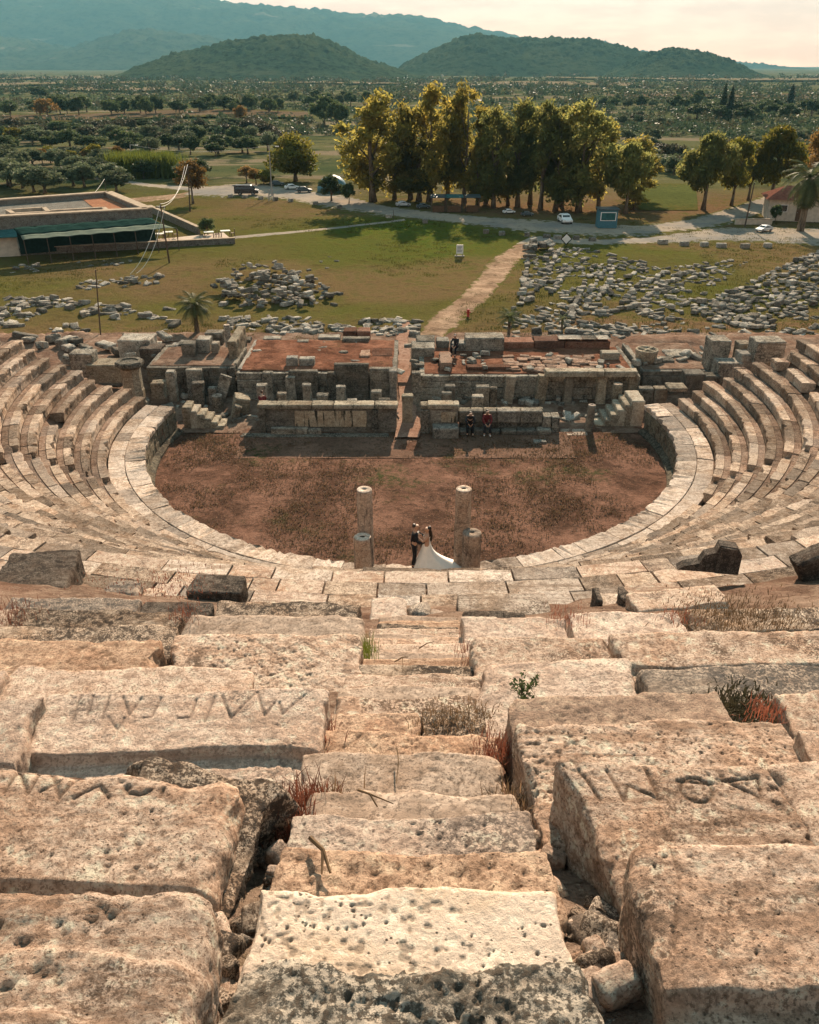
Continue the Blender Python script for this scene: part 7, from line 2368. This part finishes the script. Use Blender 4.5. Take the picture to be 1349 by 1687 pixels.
# the groom, seen from his right side, facing the bride
gr = empty('person', (.17, 25.2, ZW), 0, 'groom in a black suit holding the bride by the waist between the columns', 'person', 'wedding couple')
P_ = dict(pelvis=(0, 0, .98), waist=(.01, 0, 1.16), chest=(.03, 0, 1.36), head=(.06, 0, 1.56), look=(1, -.1, 0),
          hip_l=(.0, .10, .93), knee_l=(.03, .10, .52), ankle_l=(-.02, .10, .09), toe_l=(.12, .11, .04),
          hip_r=(.0, -.10, .93), knee_r=(.02, -.10, .52), ankle_r=(-.05, -.11, .09), toe_r=(.09, -.13, .04),
          sh_l=(.05, .19, 1.42), elbow_l=(.22, .22, 1.22), wrist_l=(.42, .12, 1.22), sh_r=(.03, -.19, 1.42), elbow_r=(.12, -.26, 1.16), wrist_r=(.38, -.17, 1.10))
body(P_, gr)
clothes('jacket', P_, 'suit', gr)
MB().tube([(.135, -.05, 1.46), (.15, 0, 1.36), (.135, .05, 1.46)], [.03, .035, .03], 8).build('shirt_front', M['shirt'], gr, True)
hair_cap(gr, P_['head'], P_['look'], 0)
# the bride, facing him, her train spreading to the right
br = empty('person', (.62, 25.18, ZW), PI, 'bride in a white gown with a long train, long dark hair, facing the groom', 'person', 'wedding couple')
Q_ = dict(pelvis=(0, 0, .95), waist=(0, 0, 1.12), chest=(-.02, 0, 1.28), head=(-.02, 0, 1.47), look=(1, .1, -.05),
          hip_l=(0, .09, .9), knee_l=(.03, .09, .5), ankle_l=(0, .09, .08), toe_l=(.12, .1, .03), hip_r=(0, -.09, .9), knee_r=(.03, -.09, .5), ankle_r=(0, -.09, .08), toe_r=(.12, -.1, .03),
          sh_l=(-.01, .16, 1.34), elbow_l=(.14, .21, 1.16), wrist_l=(.30, .12, 1.28), sh_r=(-.01, -.16, 1.34), elbow_r=(.14, -.21, 1.16), wrist_r=(.30, -.12, 1.30))
body(Q_, br)
hair_cap(br, Q_['head'], Q_['look'], .34)
nz_, na_ = 22, 40
V = []
for i in range(nz_):
    t = i / (nz_ - 1)                         # 0 at the bust, 1 at the hem
    z = 1.30 * (1 - t) + .012 * t
    rw = .135 - .03 * math.sin(min(1, t * 5) * PI) if t < .2 else .125 + .36 * ((t - .2) / .8) ** 1.15
    tr_ = .95 * max(0, (t - .34) / .66) ** 2.2
    for k in range(na_):
        a = 2 * PI * k / na_
        back = max(0, -math.cos(a)) ** 1.3
        r = rw * (1 + (.07 * math.sin(a * 9 + .6 * math.sin(t * 5)) + .04 * math.sin(a * 17)) * t)
        V.append((math.cos(a) * r - back * tr_, math.sin(a) * r * (1 + .25 * back * tr_), max(.012, z - .04 * math.sin(a * 9) * 0)))
ids = np.arange(nz_ * na_).reshape(nz_, na_); nx_ = np.roll(ids, -1, 1)
np_mesh('gown', np.array(V), np.stack([ids[1:], nx_[1:], nx_[:-1], ids[:-1]], -1).reshape(-1, 4), M['gown'], parent=br)
# two people sitting on the stone bench of the stage
def sitter(px, py, Y, zs, label, cl, yaw=-PI / 2, lean=.06, hair='hair', shoe='suit', sc=1.0, hl=0, look=(1, .1, -.15)):
    p = atY(px, py, Y)
    r = empty('person', (p.x, Y, zs - .45), yaw, label, 'person')
    r.scale = (sc, sc, sc)
    T = dict(pelvis=(0, 0, .55), waist=(.02 + lean * .3, 0, .74), chest=(.04 + lean, 0, .94), head=(.09 + lean * 1.8, 0, 1.13), look=look, shoe=shoe,
             hip_l=(.08, .10, .53), knee_l=(.45, .15, .52), ankle_l=(.46, .15, .09), toe_l=(.60, .17, .04), hip_r=(.08, -.10, .53), knee_r=(.45, -.13, .52), ankle_r=(.40, -.14, .09), toe_r=(.54, -.16, .04),
             sh_l=(.06 + lean, .18, 1.0), elbow_l=(.22 + lean, .24, .78), wrist_l=(.42, .14, .64), sh_r=(.06 + lean, -.18, 1.0), elbow_r=(.22 + lean, -.24, .78), wrist_r=(.42, -.10, .64))
    body(T, r)
    clothes('shirt', T, cl, r)
    hair_cap(r, T['head'], T['look'], hl)
    return r
sitter(773, 712, 41.05, .48, 'person in dark clothes sitting bent forward on the stage bench, the left of two', ('navy', 'suit'), lean=.2, hl=.1)
sitter(801, 711, 41.05, .48, 'person in a dark red top sitting on the stage bench, the right of two', ('darkred', 'navy'), lean=.04, shoe='shirt')
sitter(752, 566, 50.2, ztR + .45, 'person in dark clothes sitting among the blocks at the back of the right platform', ('navy', 'suit'), yaw=-PI / 2 - .5, lean=.1)
sitter(431, 662, 42.3, 1.15, 'person in a red top sitting behind the left end of the stage wall', ('darkred', 'navy'), yaw=PI / 2, lean=.15, sc=.85)

# ================================================================== THE AIR
M['haze'] = bpy.data.materials.new('haze_air')
M['haze'].use_nodes = True
hn = M['haze'].node_tree
hn.nodes.clear()
ho = hn.nodes.new('ShaderNodeOutputMaterial')
hv = hn.nodes.new('ShaderNodeVolumePrincipled')
hv.inputs['Color'].default_value = (.27, .66, .82, 1)
hv.inputs['Density'].default_value = 9e-5
hv.inputs['Anisotropy'].default_value = 0.0
hn.links.new(hv.outputs[0], ho.inputs['Volume'])
tag(MB().box(-7800, 7800, -300, 9600, -9, 900).build('haze', M['haze']), kind='stuff')
